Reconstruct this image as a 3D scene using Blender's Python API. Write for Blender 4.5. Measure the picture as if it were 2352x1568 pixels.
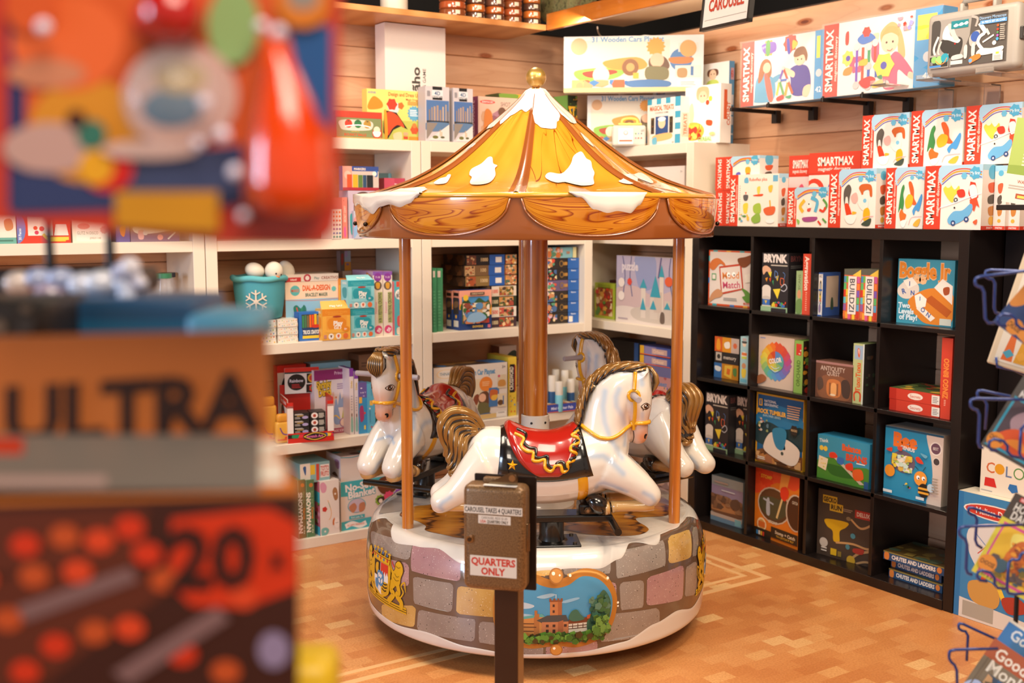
import bpy, bmesh, math, random
from mathutils import Vector, Matrix
from mathutils.bvhtree import BVHTree
from mathutils.geometry import tessellate_polygon
for o in list(bpy.data.objects): bpy.data.objects.remove(o)
SC = bpy.context.scene
COL = SC.collection
R = math.radians
# ------------------------------------------------------------ camera
FPX, CAMH, PITCH, AZ = 2580.0, 1.541, math.atan(300 / 2580.0), R(33.44)
FWD = (math.sin(AZ), math.cos(AZ)); RGT = (math.cos(AZ), -math.sin(AZ))
cd = bpy.data.cameras.new('camera'); cam = bpy.data.objects.new('camera', cd); COL.objects.link(cam)
cam.location = (0, 0, CAMH); cam.rotation_euler = (R(90) - PITCH, 0, -AZ)
cd.sensor_width = 36.0; cd.lens = FPX / 2352 * 36.0; cd.clip_start = 0.05
cd.dof.use_dof = True; cd.dof.focus_distance = 3.62; cd.dof.aperture_fstop = 3.2; cd.dof.aperture_blades = 0
SC.camera = cam
# ------------------------------------------------------------ world, lights, exposure
SC.view_settings.view_transform = 'Standard'; SC.view_settings.look = 'None'
SC.view_settings.exposure = 0.17; SC.view_settings.gamma = 1.0; SC.view_settings.use_curve_mapping = False
w = bpy.data.worlds.new('world'); SC.world = w; w.use_nodes = True
w.node_tree.nodes['Background'].inputs[0].default_value = (1.0, 0.86, 0.74, 1)
w.node_tree.nodes['Background'].inputs[1].default_value = 0.36
def area(name, loc, tgt, size, power, col, sy=None):
    l = bpy.data.lights.new(name, 'AREA'); l.energy = power; l.color = col; l.size = size
    if sy: l.shape = 'RECTANGLE'; l.size_y = sy
    o = bpy.data.objects.new(name, l); COL.objects.link(o); o.location = loc
    o.rotation_euler = (Vector(tgt) - Vector(loc)).to_track_quat('-Z', 'Y').to_euler(); return o
WARM = (1.0, 0.83, 0.64)
def spot(name, loc, tgt, power, col=WARM, ang=80, rad=.05):
    l = bpy.data.lights.new(name, 'SPOT'); l.energy = power; l.color = col; l.spot_size = R(ang); l.spot_blend = .6; l.shadow_soft_size = rad
    o = bpy.data.objects.new(name, l); COL.objects.link(o); o.location = loc
    o.rotation_euler = (Vector(tgt) - Vector(loc)).to_track_quat('-Z', 'Y').to_euler(); return o
area('ceiling_light', (1.9, 2.0, 3.05), (2.3, 3.2, 0.5), 0.7, 22, WARM)
area('ceiling_light', (0.9, 3.4, 3.05), (1.8, 4.4, 0.8), 0.9, 40, WARM)
area('ceiling_light', (2.6, 0.9, 3.05), (3.3, 2.4, 0.8), 0.9, 50, WARM)
area('ceiling_light', (0.2, -0.6, 3.0), (1.2, 1.4, 0.9), 1.2, 62, (1.0, .84, .68))
spot('track_spot', (1.55, 2.75, 3.0), (2.2, 3.4, 1.0), 42)
spot('track_spot', (2.75, 2.1, 3.0), (2.4, 3.2, .5), 62, rad=.03)
spot('track_spot', (2.75, 4.25, 3.1), (2.3, 3.3, 0), 80, ang=75, rad=.04)
spot('track_spot', (2.3, 3.7, 3.05), (3.2, 5.0, 2.0), 46, ang=120)
spot('track_spot', (2.9, 2.6, 3.05), (4.1, 3.0, 2.0), 50, ang=120)
area('window_daylight', (-3.2, 2.2, 1.9), (2.4, 3.6, 1.2), 1.1, 105, (.58, .74, 1.0), 1.3)
# ------------------------------------------------------------ a pixel of the photograph to a point on a real plane
def ray(u, v):
    a = (u - 1176) / FPX; b = (784 - v) / FPX
    F = math.cos(PITCH) + b * math.sin(PITCH); Z = -math.sin(PITCH) + b * math.cos(PITCH)
    return (F * FWD[0] + a * RGT[0], F * FWD[1] + a * RGT[1], Z)
def at(u, v, x=None, y=None, z=None, pl=None):
    r = ray(u, v)
    if pl: P, n = pl; t = (P[0] * n[0] + P[1] * n[1]) / (r[0] * n[0] + r[1] * n[1])
    elif x is not None: t = x / r[0]
    elif y is not None: t = y / r[1]
    else: t = (z - CAMH) / r[2]
    return Vector((t * r[0], t * r[1], CAMH + t * r[2]))
# ------------------------------------------------------------ materials
def lin(h):
    h = h.lstrip('#')
    if len(h) == 3: h = ''.join(c * 2 for c in h)
    o = []
    for i in (0, 2, 4):
        c = int(h[i:i + 2], 16) / 255; o.append(c / 12.92 if c <= .04045 else ((c + .055) / 1.055) ** 2.4)
    return (*o, 1)
MATS = {}
def mat(h, rough=.42, metal=0, coat=0, name=None):
    if not isinstance(h, str): return h
    k = (h, rough, metal, coat)
    if k in MATS: return MATS[k]
    m = bpy.data.materials.new(name or 'paint_' + h.strip('#')); m.use_nodes = True
    p = m.node_tree.nodes['Principled BSDF']
    p.inputs['Base Color'].default_value = lin(h); p.inputs['Roughness'].default_value = rough
    p.inputs['Metallic'].default_value = metal; p.inputs['Coat Weight'].default_value = coat
    p.inputs['Coat Roughness'].default_value = .05
    MATS[k] = m; return m
def nodemat(name, rough=.4, coat=0):
    m = bpy.data.materials.new(name); m.use_nodes = True; nt = m.node_tree
    p = nt.nodes['Principled BSDF']; p.inputs['Roughness'].default_value = rough
    p.inputs['Coat Weight'].default_value = coat; p.inputs['Coat Roughness'].default_value = .04
    return m, nt, p
def N(nt, t, **kw):
    n = nt.nodes.new(t)
    for k, v in kw.items():
        if k.startswith('i_'):
            key = k[2:]; key = int(key) if key.isdigit() else key.replace('_', ' ')
            n.inputs[key].default_value = v
        else: setattr(n, k, v)
    return n
def ramp(nt, fac, stops, interp='LINEAR'):
    r = nt.nodes.new('ShaderNodeValToRGB'); r.color_ramp.interpolation = interp
    e = r.color_ramp.elements
    while len(e) < len(stops): e.new(.5)
    for i, (p, c) in enumerate(stops): e[i].position = p; e[i].color = lin(c) if isinstance(c, str) else c
    nt.links.new(fac, r.inputs[0]); return r.outputs[0]
def mixc(nt, f, a, b, mode='MIX'):
    m = N(nt, 'ShaderNodeMix', data_type='RGBA', blend_type=mode)
    for s, v in ((0, f), (6, a), (7, b)):
        if isinstance(v, bpy.types.NodeSocket): nt.links.new(v, m.inputs[s])
        else: m.inputs[s].default_value = v if not isinstance(v, str) else lin(v)
    return m.outputs[2]
def coords(nt, scale=(1, 1, 1), rot=(0, 0, 0), kind='Object', loc=(0, 0, 0)):
    t = nt.nodes.new('ShaderNodeTexCoord'); mp = N(nt, 'ShaderNodeMapping')
    mp.inputs['Scale'].default_value = scale; mp.inputs['Rotation'].default_value = rot; mp.inputs['Location'].default_value = loc
    nt.links.new(t.outputs[kind], mp.inputs[0]); return mp.outputs[0]
def wood(name, cols, scale, rough=.4, coat=0, distort=3, kind='Object', rot=(0, 0, 0), dark=None, bands=6):
    m, nt, p = nodemat(name, rough, coat)
    c = coords(nt, scale, rot, kind)
    n1 = N(nt, 'ShaderNodeTexNoise', i_Scale=1.6, i_Detail=4.0, i_Roughness=.55); nt.links.new(c, n1.inputs['Vector'])
    wv = N(nt, 'ShaderNodeTexWave', i_Scale=bands / 6, i_Distortion=float(distort), i_Detail=2.0, i_Detail_Scale=.8); wv.bands_direction = 'X'
    nt.links.new(c, wv.inputs['Vector'])
    a = ramp(nt, wv.outputs['Fac'], [(0, cols[0]), (.5, cols[1]), (1, cols[2])])
    b = ramp(nt, n1.outputs['Fac'], [(.3, cols[0]), (.55, cols[1]), (.8, cols[2])])
    o = mixc(nt, .5, a, b)
    if dark:
        d = ramp(nt, wv.outputs['Fac'], [(0, '#ffffff'), (.06, '#ffffff'), (.0, '#000000')]) if 0 else ramp(nt, wv.outputs['Fac'], [(0, '#fff'), (.1, '#000')])
        o = mixc(nt, d, o, dark)
    nt.links.new(o, p.inputs['Base Color']); return m
# ------------------------------------------------------------ object helpers
def tag(o, label=None, cat=None, group=None, kind=None):
    if label: o['label'] = label
    if cat: o['category'] = cat
    if group: o['group'] = group
    if kind: o['kind'] = kind
    return o
def empty(name, loc=(0, 0, 0), rz=0, label=None, cat=None, group=None):
    o = bpy.data.objects.new(name, None); COL.objects.link(o); o.location = loc; o.rotation_euler = (0, 0, rz)
    o.empty_display_size = .05
    return tag(o, label, cat, group)
def kids(o): return [c for c in bpy.data.objects if c.parent == o]
def copy_tree(o, parent=None):
    c = o.copy(); COL.objects.link(c); c.parent = parent
    for k in kids(o): copy_tree(k, c)
    return c
class MB:
    def __init__(s): s.v = []; s.f = []; s.m = []; s.mats = []; s.uv = None
    def mi(s, h):
        m = mat(h)
        if m not in s.mats: s.mats.append(m)
        return s.mats.index(m)
    def add(s, vs, fs, h):
        b = len(s.v); s.v += [tuple(v) for v in vs]; i = s.mi(h)
        for f in fs: s.f.append([b + k for k in f]); s.m.append(i)
    def box(s, x0, y0, z0, x1, y1, z1, h, M=None):
        vs = [Vector((x, y, z)) for z in (z0, z1) for x, y in ((x0, y0), (x1, y0), (x1, y1), (x0, y1))]
        if M: vs = [M @ v for v in vs]
        s.add(vs, [(3, 2, 1, 0), (4, 5, 6, 7), (0, 1, 5, 4), (1, 2, 6, 5), (2, 3, 7, 6), (3, 0, 4, 7)], h); return s
    def rbox(s, x0, y0, z0, x1, y1, z1, h, r=.01, seg=3, M=None):     # box with bevelled edges
        bm = bmesh.new(); bmesh.ops.create_cube(bm, size=1)
        for v in bm.verts: v.co = Vector(((x0 + x1) / 2 + v.co.x * (x1 - x0), (y0 + y1) / 2 + v.co.y * (y1 - y0), (z0 + z1) / 2 + v.co.z * (z1 - z0)))
        bmesh.ops.bevel(bm, geom=bm.edges[:], offset=r, segments=seg, affect='EDGES', profile=.5)
        s.bm(bm, h, M); return s
    def bm(s, bm, h, M=None):
        bm.verts.index_update()
        s.add([(M @ v.co if M else v.co.copy()) for v in bm.verts], [[v.index for v in f.verts] for f in bm.faces], h); bm.free()
    def lathe(s, prof, h, seg=48, M=None, a0=0, a1=360):
        full = abs(a1 - a0 - 360) < 1e-6; n = seg if full else seg + 1
        vs = []; fs = []
        for k in range(n):
            a = R(a0 + (a1 - a0) * k / seg)
            for r, z in prof:
                v = Vector((r * math.cos(a), r * math.sin(a), z)); vs.append(M @ v if M else v)
        L = len(prof)
        for k in range(seg):
            k2 = (k + 1) % n if full else k + 1
            for j in range(L - 1): fs.append((k * L + j, k2 * L + j, k2 * L + j + 1, k * L + j + 1))
        s.add(vs, fs, h); return s
    def cyl(s, p0, p1, r0, h, r1=None, seg=20, cap=True):
        p0 = Vector(p0); p1 = Vector(p1); r1 = r0 if r1 is None else r1
        q = (p1 - p0).to_track_quat('Z', 'Y').to_matrix().to_4x4(); L = (p1 - p0).length
        M = Matrix.Translation(p0) @ q
        s.lathe(([(0, 0)] if cap else []) + [(r0, 0), (r1, L)] + ([(0, L)] if cap else []), h, seg, M); return s
    def tube(s, pts, r, h, seg=8, closed=False, sx=1.0, smooth=0):
        pts = [Vector(p) for p in pts]
        if smooth: pts = [Vector(p) for p in catmull(pts, smooth, closed)]
        n = len(pts); rr = r if isinstance(r, (list, tuple)) else [r] * n
        if len(rr) != n: rr = [rr[min(len(rr) - 1, int(i * len(rr) / n))] + 0 for i in range(n)]
        vs = []; fs = []; up = None
        for i, p in enumerate(pts):
            t = (pts[(i + 1) % n] - pts[i - 1]) if closed else (pts[min(i + 1, n - 1)] - pts[max(i - 1, 0)])
            t.normalize()
            if up is None:
                up = Vector((0, 0, 1)) if abs(t.z) < .9 else Vector((1, 0, 0))
            up = (up - t * up.dot(t)).normalized(); sd = t.cross(up)
            for k in range(seg):
                a = 2 * math.pi * k / seg
                vs.append(p + up * math.cos(a) * rr[i] + sd * math.sin(a) * rr[i] * sx)
        for i in range(n if closed else n - 1):
            j = (i + 1) % n
            for k in range(seg):
                k2 = (k + 1) % seg; fs.append((i * seg + k, i * seg + k2, j * seg + k2, j * seg + k))
        if not closed: fs += [tuple(range(seg))[::-1], tuple(range((n - 1) * seg, n * seg))]
        s.add(vs, fs, h); return s
    def ball(s, c, r, h, M=None, seg=20, sc=(1, 1, 1)):
        T = Matrix.Translation(Vector(c)) @ Matrix.Diagonal((*sc, 1)); T = M @ T if M else T
        n = seg // 2
        s.lathe([(r * math.sin(math.pi * i / n), -r * math.cos(math.pi * i / n)) for i in range(n + 1)], h, seg, T); return s
    def art(s, o, ux, uy, w, h, spec, lift=.0004, step=.00012):   # spec printed on the face with corner o, axes ux, uy
        o = Vector(o); ux = Vector(ux); uy = Vector(uy); n = ux.cross(uy)
        for k, (hx, vs, fs) in enumerate(art2d(spec, w, h)):
            d = lift + step * k
            s.add([o + ux * x + uy * y + n * d for x, y in vs], fs, hx)
        return s
    def build(s, name, parent=None, smooth=False, loc=None, rot=None, uv=None):
        me = bpy.data.meshes.new(name); me.from_pydata(s.v, [], s.f)
        for m in s.mats: me.materials.append(m)
        me.polygons.foreach_set('material_index', s.m)
        if smooth:
            me.polygons.foreach_set('use_smooth', [True] * len(s.f))
            if smooth != 'full': me.set_sharp_from_angle(angle=R(smooth if smooth is not True else 40))
        me.update(); me.validate()
        o = bpy.data.objects.new(name, me); COL.objects.link(o)
        if parent: o.parent = parent
        if loc: o.location = loc
        if rot: o.rotation_euler = rot
        return o
def catmull(p, n=6, closed=True):
    p = [tuple(q) for q in p]; L = len(p); out = []
    for i in range(L if closed else L - 1):
        g = (lambda k: p[k % L]) if closed else (lambda k: p[max(0, min(L - 1, k))])
        a, b, c, d = g(i - 1), g(i), g(i + 1), g(i + 2)
        for k in range(n):
            t = k / n
            out.append(tuple(.5 * (2 * b[j] + (c[j] - a[j]) * t + (2 * a[j] - 5 * b[j] + 4 * c[j] - d[j]) * t * t + (3 * b[j] - a[j] - 3 * c[j] + d[j]) * t ** 3) for j in range(len(b))))
    if not closed: out.append(p[-1])
    return out
# ------------------------------------------------------------ lettering and flat printed artwork, as shapes
TXT = {}
def textmesh(t, wt):
    k = (t, wt)
    if k in TXT: return TXT[k]
    cu = bpy.data.curves.new('tmp', 'FONT'); cu.body = t; cu.size = 1; cu.offset = wt * .01; cu.resolution_u = 2; cu.fill_mode = 'FRONT'
    ob = bpy.data.objects.new('tmp', cu); COL.objects.link(ob)
    me = bpy.data.meshes.new_from_object(ob.evaluated_get(bpy.context.evaluated_depsgraph_get()))
    vs = [(v.co.x, v.co.y) for v in me.vertices]; fs = [tuple(p.vertices) for p in me.polygons]
    bpy.data.objects.remove(ob); bpy.data.curves.remove(cu); bpy.data.meshes.remove(me)
    if not vs: vs = [(0, 0), (1, 0), (1, 1)]; fs = []
    x0 = min(v[0] for v in vs); x1 = max(v[0] for v in vs)
    y0, y1 = 0, .70
    TXT[k] = ([(x - (x0 + x1) / 2, y - .35) for x, y in vs], fs, x1 - x0, .70); return TXT[k]
def strip(pts, wd):
    L = []; Rr = []
    for i, p in enumerate(pts):
        a = pts[max(0, i - 1)]; b = pts[min(len(pts) - 1, i + 1)]
        dx, dy = b[0] - a[0], b[1] - a[1]; l = math.hypot(dx, dy) or 1
        nx, ny = -dy / l * wd / 2, dx / l * wd / 2
        L.append((p[0] + nx, p[1] + ny)); Rr.append((p[0] - nx, p[1] - ny))
    n = len(pts); return L + Rr, [(n + i, n + i + 1, i + 1, i) for i in range(n - 1)]
def fill(poly):
    tr = tessellate_polygon([[Vector((x, y, 0)) for x, y in poly]])
    fs = []
    for a, b, c in tr:
        A, B, C = poly[a], poly[b], poly[c]
        if (B[0] - A[0]) * (C[1] - A[1]) - (B[1] - A[1]) * (C[0] - A[0]) < 0: a, c = c, a
        fs.append((a, b, c))
    return poly, fs
def clip(poly, w, h):
    for ax, lim, sg in ((0, 0, 1), (0, w, -1), (1, 0, 1), (1, h, -1)):
        out = []
        for i in range(len(poly)):
            a, b = poly[i - 1], poly[i]; ia = (a[ax] - lim) * sg >= 0; ib = (b[ax] - lim) * sg >= 0
            if ia != ib:
                t = (lim - a[ax]) / (b[ax] - a[ax]); out.append((a[0] + (b[0] - a[0]) * t, a[1] + (b[1] - a[1]) * t))
            if ib: out.append(b)
        poly = out
        if not poly: return []
    return poly
def art2d(spec, w, h):
    out = []
    X = lambda x: float(x) / 100 * w
    Y = lambda y: (1 - float(y) / 100) * h
    P = lambda a: [(X(a[i]), Y(a[i + 1])) for i in range(0, len(a) - 1, 2)]
    def poly(hx, pts, cl=True):
        if cl: pts = clip(pts, w, h)
        if len(pts) > 2: out.append((hx, *fill(pts)))
    for line in spec.replace(';', '\n').split('\n'):
        a = line.split()
        if not a: continue
        c = a[0]; a = a[1:]
        if c == 'r': poly(a[4], [(X(a[0]), Y(a[3])), (X(a[2]), Y(a[3])), (X(a[2]), Y(a[1])), (X(a[0]), Y(a[1]))])
        elif c in 'eb':
            if c == 'e': cx, cy, rx, ry, hx = X(a[0]), Y(a[1]), X(a[2]), float(a[3]) / 100 * h, a[4]; n = 20; ry = ry or rx; rad = [1] * n
            else: cx, cy, rx, hx = X(a[0]), Y(a[1]), X(a[2]), a[4]; ry = rx; n = 2 * int(a[3]); rad = [1, .8] * int(a[3])
            poly(hx, [(cx + rx * rad[k] * math.cos(2 * math.pi * k / n), cy + ry * rad[k] * math.sin(2 * math.pi * k / n)) for k in range(n)])
        elif c == 'p': poly(a[0], P(a[1:]))
        elif c == 'c': poly(a[0], catmull(P(a[1:]), 5))
        elif c in 'lL':
            pts = P(a[2:]); pts = catmull(pts, 5, False) if c == 'l' else pts
            pts = [(min(max(x, 0), w), min(max(y, 0), h)) for x, y in pts]
            vv, ff = strip(pts, X(a[1])); out.append((a[0], [(min(max(x, 0), w), min(max(y, 0), h)) for x, y in vv], ff))
        elif c == 'k':
            x0, y0, x1, y1, n, hx = float(a[0]), float(a[1]), float(a[2]), float(a[3]), int(a[4]), a[5]
            vs = []; fs = []; rg = random.Random(int(x0 * 7 + y0 * 3))
            for k in range(n):
                yy = y0 + (y1 - y0) * (k + .25) / n; yb = yy + (y1 - y0) / n * .5; xe = x0 + (x1 - x0) * rg.uniform(.75, 1); b = len(vs)
                vs += [(X(x0), Y(yb)), (X(xe), Y(yb)), (X(xe), Y(yy)), (X(x0), Y(yy))]; fs.append((b, b + 1, b + 2, b + 3))
            out.append((hx, vs, fs))
        elif c == 'm':
            x0, y0, x1, y1, n, sd = [float(q) for q in a[:6]]; cs = a[6].split(','); rg = random.Random(int(sd))
            for k in range(int(n)):
                cx = rg.uniform(x0, x1); cy = rg.uniform(y0, y1); s_ = (x1 - x0) / 100 * w * rg.uniform(.06, .16); s2 = s_ * rg.uniform(.5, 1.2); q = rg.random() * 6; m_ = rg.choice((4, 5, 7, 9))
                pts = [(X(cx) + s_ * math.cos(q + 6.283 * j / m_), Y(cy) + s2 * math.sin(q + 6.283 * j / m_)) for j in range(m_)]
                pts = [(min(max(x, X(x0)), X(x1)), min(max(y, Y(y1)), Y(y0))) for x, y in pts]
                poly(cs[k % len(cs)], pts)
        elif c == 't':
            x, y, hh, hx, rot, mw, wt = X(a[0]), Y(a[1]), float(a[2]) / 100 * h, a[3], float(a[4]), float(a[5]) / 100 * w, float(a[6])
            vs, fs, tw, th = textmesh(' '.join(a[7:]), wt)
            s_ = hh / th; sx = s_
            if mw and tw * s_ > mw: sx = mw / tw
            if abs(rot) in (90, -90, 270) and mw:
                mw = float(a[5]) / 100 * h; hh = float(a[2]) / 100 * w; s_ = hh / th; sx = min(s_ * 1.3, mw / tw)
            ca, sa = math.cos(R(rot)), math.sin(R(rot))
            out.append((hx, [(x + px * sx * ca - py * s_ * sa, y + px * sx * sa + py * s_ * ca) for px, py in vs], fs))
    return out
def decal(mb, spec, w, h, fn, stepx, stepy, lift=.0008, dl=.00012):
    """printed artwork wrapped on a curved surface: fn(x, y, lift) -> point"""
    for k, (hx, vs, fs) in enumerate(art2d(spec, w, h)):
        bm = bmesh.new(); bv = [bm.verts.new((x, y, 0)) for x, y in vs]
        for f in fs:
            try: bm.faces.new([bv[i] for i in f])
            except ValueError: pass
        x0 = min(v[0] for v in vs); x1 = max(v[0] for v in vs); y0 = min(v[1] for v in vs); y1 = max(v[1] for v in vs)
        for ax, lo, hi, st in ((0, x0, x1, stepx), (1, y0, y1, stepy)):
            if not st: continue
            q = math.ceil(lo / st) * st
            while q < hi:
                co = (q, 0, 0) if ax == 0 else (0, q, 0); no = (1, 0, 0) if ax == 0 else (0, 1, 0)
                bmesh.ops.bisect_plane(bm, geom=bm.verts[:] + bm.edges[:] + bm.faces[:], plane_co=co, plane_no=no); q += st
        bm.verts.index_update(); L = lift + dl * k
        pts = [fn(v.co.x, v.co.y, L) for v in bm.verts]
        fs2 = [[v.index for v in f.verts] for f in bm.faces]
        keep = [f for f in fs2 if all(pts[i] is not None for i in f)]
        pts = [p if p is not None else Vector((0, 0, 0)) for p in pts]
        used = sorted({i for f in keep for i in f}); mp = {u: i for i, u in enumerate(used)}
        if used: mb.add([pts[u] for u in used], [[mp[i] for i in f] for f in keep], hx)
        bm.free()
# ------------------------------------------------------------ setting: floor, walls, ceiling
WX, WY = 4.09, 5.09
def mat_floor():
    m, nt, p = nodemat('end_grain_wood_floor', .34)
    c = coords(nt)
    br = N(nt, 'ShaderNodeTexBrick', i_Scale=1.0, i_Mortar_Size=.0006, i_Brick_Width=.10, i_Row_Height=.06, i_Bias=0.0)
    br.offset = .5; br.inputs['Color1'].default_value = (0, 0, 0, 1); br.inputs['Color2'].default_value = (1, 1, 1, 1); br.inputs['Mortar'].default_value = (.35, .35, .35, 1)
    nt.links.new(c, br.inputs['Vector'])
    base = ramp(nt, br.outputs['Color'], [(0, '#cf8a50'), (.5, '#da995c'), (.85, '#dfa165'), (.96, '#e8b577'), (1, '#f2cc92')])
    ns = N(nt, 'ShaderNodeTexNoise', i_Scale=140.0, i_Detail=3.0); nt.links.new(c, ns.inputs['Vector'])
    g = ramp(nt, ns.outputs['Fac'], [(.35, '#eee4da'), (.6, '#ffffff')])
    n2 = N(nt, 'ShaderNodeTexNoise', i_Scale=1.5); nt.links.new(c, n2.inputs['Vector'])
    g2 = ramp(nt, n2.outputs['Fac'], [(.3, '#e6d6c8'), (.7, '#ffffff')])
    o = mixc(nt, 1.0, base, g, 'MULTIPLY'); o = mixc(nt, 1.0, o, g2, 'MULTIPLY')
    nt.links.new(o, p.inputs['Base Color']); return m
def mat_plank():
    m, nt, p = nodemat('knotty_cedar_plank', .38)
    c = coords(nt)
    sp = N(nt, 'ShaderNodeSeparateXYZ'); nt.links.new(c, sp.inputs[0])
    ad = N(nt, 'ShaderNodeMath', operation='ADD'); nt.links.new(sp.outputs[0], ad.inputs[0]); nt.links.new(sp.outputs[1], ad.inputs[1])
    cb = N(nt, 'ShaderNodeCombineXYZ'); nt.links.new(ad.outputs[0], cb.inputs[0]); nt.links.new(sp.outputs[2], cb.inputs[2])
    # row number shifts the grain of every plank
    rw = N(nt, 'ShaderNodeMath', operation='DIVIDE', i_1=.146); nt.links.new(sp.outputs[2], rw.inputs[0])
    fl = N(nt, 'ShaderNodeMath', operation='FLOOR'); nt.links.new(rw.outputs[0], fl.inputs[0])
    ml = N(nt, 'ShaderNodeMath', operation='MULTIPLY', i_1=3.7); nt.links.new(fl.outputs[0], ml.inputs[0])
    nt.links.new(ml.outputs[0], cb.inputs[1])
    mp = N(nt, 'ShaderNodeMapping'); mp.inputs['Scale'].default_value = (1.1, 1, 9); nt.links.new(cb.outputs[0], mp.inputs[0])
    n1 = N(nt, 'ShaderNodeTexNoise', i_Scale=1.0, i_Detail=2.5, i_Distortion=.4); nt.links.new(mp.outputs[0], n1.inputs['Vector'])
    wn = N(nt, 'ShaderNodeMath', operation='MULTIPLY', i_1=9.0); nt.links.new(n1.outputs['Fac'], wn.inputs[0])
    fr = N(nt, 'ShaderNodeMath', operation='FRACT'); nt.links.new(wn.outputs[0], fr.inputs[0])
    g = ramp(nt, fr.outputs[0], [(0, '#c08a66'), (.12, '#d2a17e'), (.6, '#deb08c'), (1, '#cd9b78')])
    b = ramp(nt, n1.outputs['Fac'], [(.35, '#c8906a'), (.5, '#dcab86'), (.68, '#e8bf9c')])
    o = mixc(nt, .62, g, b)
    vo = N(nt, 'ShaderNodeTexVoronoi', i_Scale=1.0, i_Randomness=.9); mp2 = N(nt, 'ShaderNodeMapping'); mp2.inputs['Scale'].default_value = (1.7, 1, 5.2)
    nt.links.new(cb.outputs[0], mp2.inputs[0]); nt.links.new(mp2.outputs[0], vo.inputs['Vector'])
    kn = ramp(nt, vo.outputs['Distance'], [(0, '#7a452c'), (.035, '#8a5236'), (.05, '#c99a78'), (.065, '#b88664'), (.10, '#fff')])
    o = mixc(nt, 1.0, o, kn, 'MULTIPLY')
    rn = N(nt, 'ShaderNodeTexWhiteNoise', noise_dimensions='1D'); nt.links.new(fl.outputs[0], rn.inputs['W'])
    rr = ramp(nt, rn.outputs['Value'], [(0, '#f0e2d8'), (1, '#ffffff')])
    o = mixc(nt, 1.0, o, rr, 'MULTIPLY')
    nt.links.new(o, p.inputs['Base Color']); return m
PLANK = mat_plank()
WHITE_LAM = mat('#e6d9c6', .32, name='white_laminate')
BLACKW = mat('#1a1413', .28, name='black_brown_laminate')
f = MB(); f.box(-4.5, -3, -.05, WX + .3, WY + .3, 0, mat_floor())
f = f.build('floor'); tag(f, kind='structure')
INL = mat('#e3b47c', .3)
def ring(x0, y0, x1, y1, w):
    g = MB()
    for a in ((x0, y0, x1, y0 + w), (x0, y1 - w, x1, y1), (x0, y0 + w, x0 + w, y1 - w), (x1 - w, y0 + w, x1, y1 - w)):
        g.box(a[0], a[1], 0, a[2], a[3], .0012, INL)
    return g
o = ring(1.2, 3.235, 3.455, 6.2, .03); o.v = [(x, min(y, 5.09), z) for x, y, z in o.v]; o = o.build('trim_1'); tag(o, kind='structure')
o = ring(1.32, 3.31, 3.385, 6.1, .022); o.v = [(x, min(y, 5.09), z) for x, y, z in o.v]; o = o.build('trim_2'); tag(o, kind='structure')
def plankwall(name, horizontal_x, L0, L1, c, top):
    g = MB(); ph = .146; z = 0; k = 0; rg = random.Random(5)
    while z < top - .01:
        z1 = min(z + ph, top); b = .004
        prof = [(0, z), (-.018 + b, z), (-.018, z + b), (-.018, z1 - b - .002), (-.018 + b, z1 - .002), (0, z1 - .002)]
        def P(t, q): return (t, c + q[0], q[1]) if horizontal_x else (c + q[0], t, q[1])
        vs = [P(L0, q) for q in prof] + [P(L1, q) for q in prof]; n = len(prof)
        fs = [(i, i + 1, n + i + 1, n + i) for i in range(n - 1)] + [tuple(range(n)), tuple(range(n, 2 * n))[::-1]]
        if not horizontal_x: fs = [q[::-1] for q in fs]
        g.add(vs, fs, PLANK); z = z1
    if horizontal_x: g.box(L0, c, 0, L1, c + .06, top, mat('#3a2a20'))
    else: g.box(c, L0, 0, c + .06, L1, top, mat('#3a2a20'))
    o = g.build(name); tag(o, kind='structure'); return o
plankwall('wall_back', True, -2.5, WX - .001, WY + .018, 2.49)
plankwall('wall_right', False, -1.2, WY, WX + .018, 2.49)
DARK = mat('#17120f', .8)
o = MB().box(-4.5, -3, 3.3, WX + 1.4, WY + 1.4, 3.35, DARK).build('ceiling'); tag(o, kind='structure')
o = MB().box(-2.5, WY + .95, 2.4, WX + 1.3, WY + 1.0, 3.3, DARK).build('wall_behind'); tag(o, kind='structure')
o = MB().box(WX + 1.3, -1.2, 2.4, WX + 1.35, WY + 1.0, 3.3, DARK).build('wall_beyond'); tag(o, kind='structure')
o = MB().box(-2.5, WY + .02, 2.44, WX + .08, WY + .95, 2.485, DARK).build('trim_3'); tag(o, kind='structure')
# ------------------------------------------------------------ white open shelving units
def unit(name, label, w, d=.385, M=None, lower=True):
    """origin: front left bottom corner, front faces -y"""
    r = empty('shelving_unit', label=label, cat='shelf unit', group=None)
    for x in (0, w - .05): MB().rbox(x, 0, 0, x + .05, d, 1.868, WHITE_LAM, .0015, 1).build('side_panel', r)
    MB().rbox(.05, 0, 1.818, w - .05, d, 1.868, WHITE_LAM, .0015, 1).build('top_panel', r)
    MB().rbox(.05, .004, 0, w - .05, d, .047, WHITE_LAM, .0015, 1).build('bottom_panel', r)
    for z in (.497, .955, 1.414): MB().rbox(.05, .004, z - .046, w - .05, d, z, WHITE_LAM, .0015, 1).build('shelf', r)
    return r
for k, (x0, x1, lb) in enumerate(((.50, 1.543, 'white open shelving unit at far left behind the blurred packages'), (1.547, 2.588, 'white open shelving unit holding the blue snowflake bucket'), (2.592, 3.609, 'white open shelving unit of puzzles behind the carousel column'))):
    u = unit('u', lb, x1 - x0); u.location = (x0, 4.698, 0)
u = unit('u', 'white open shelving unit turned to stand beside the black cube shelf', .965); u.location = (3.717, 5.02, 0); u.rotation_euler = (0, 0, R(-90))
KX = 3.717
k = empty('cube_shelf', (KX, 4.05, 0), R(-90), 'black four by four cube shelf of board games', 'shelf unit')
W4 = 1.498
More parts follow.
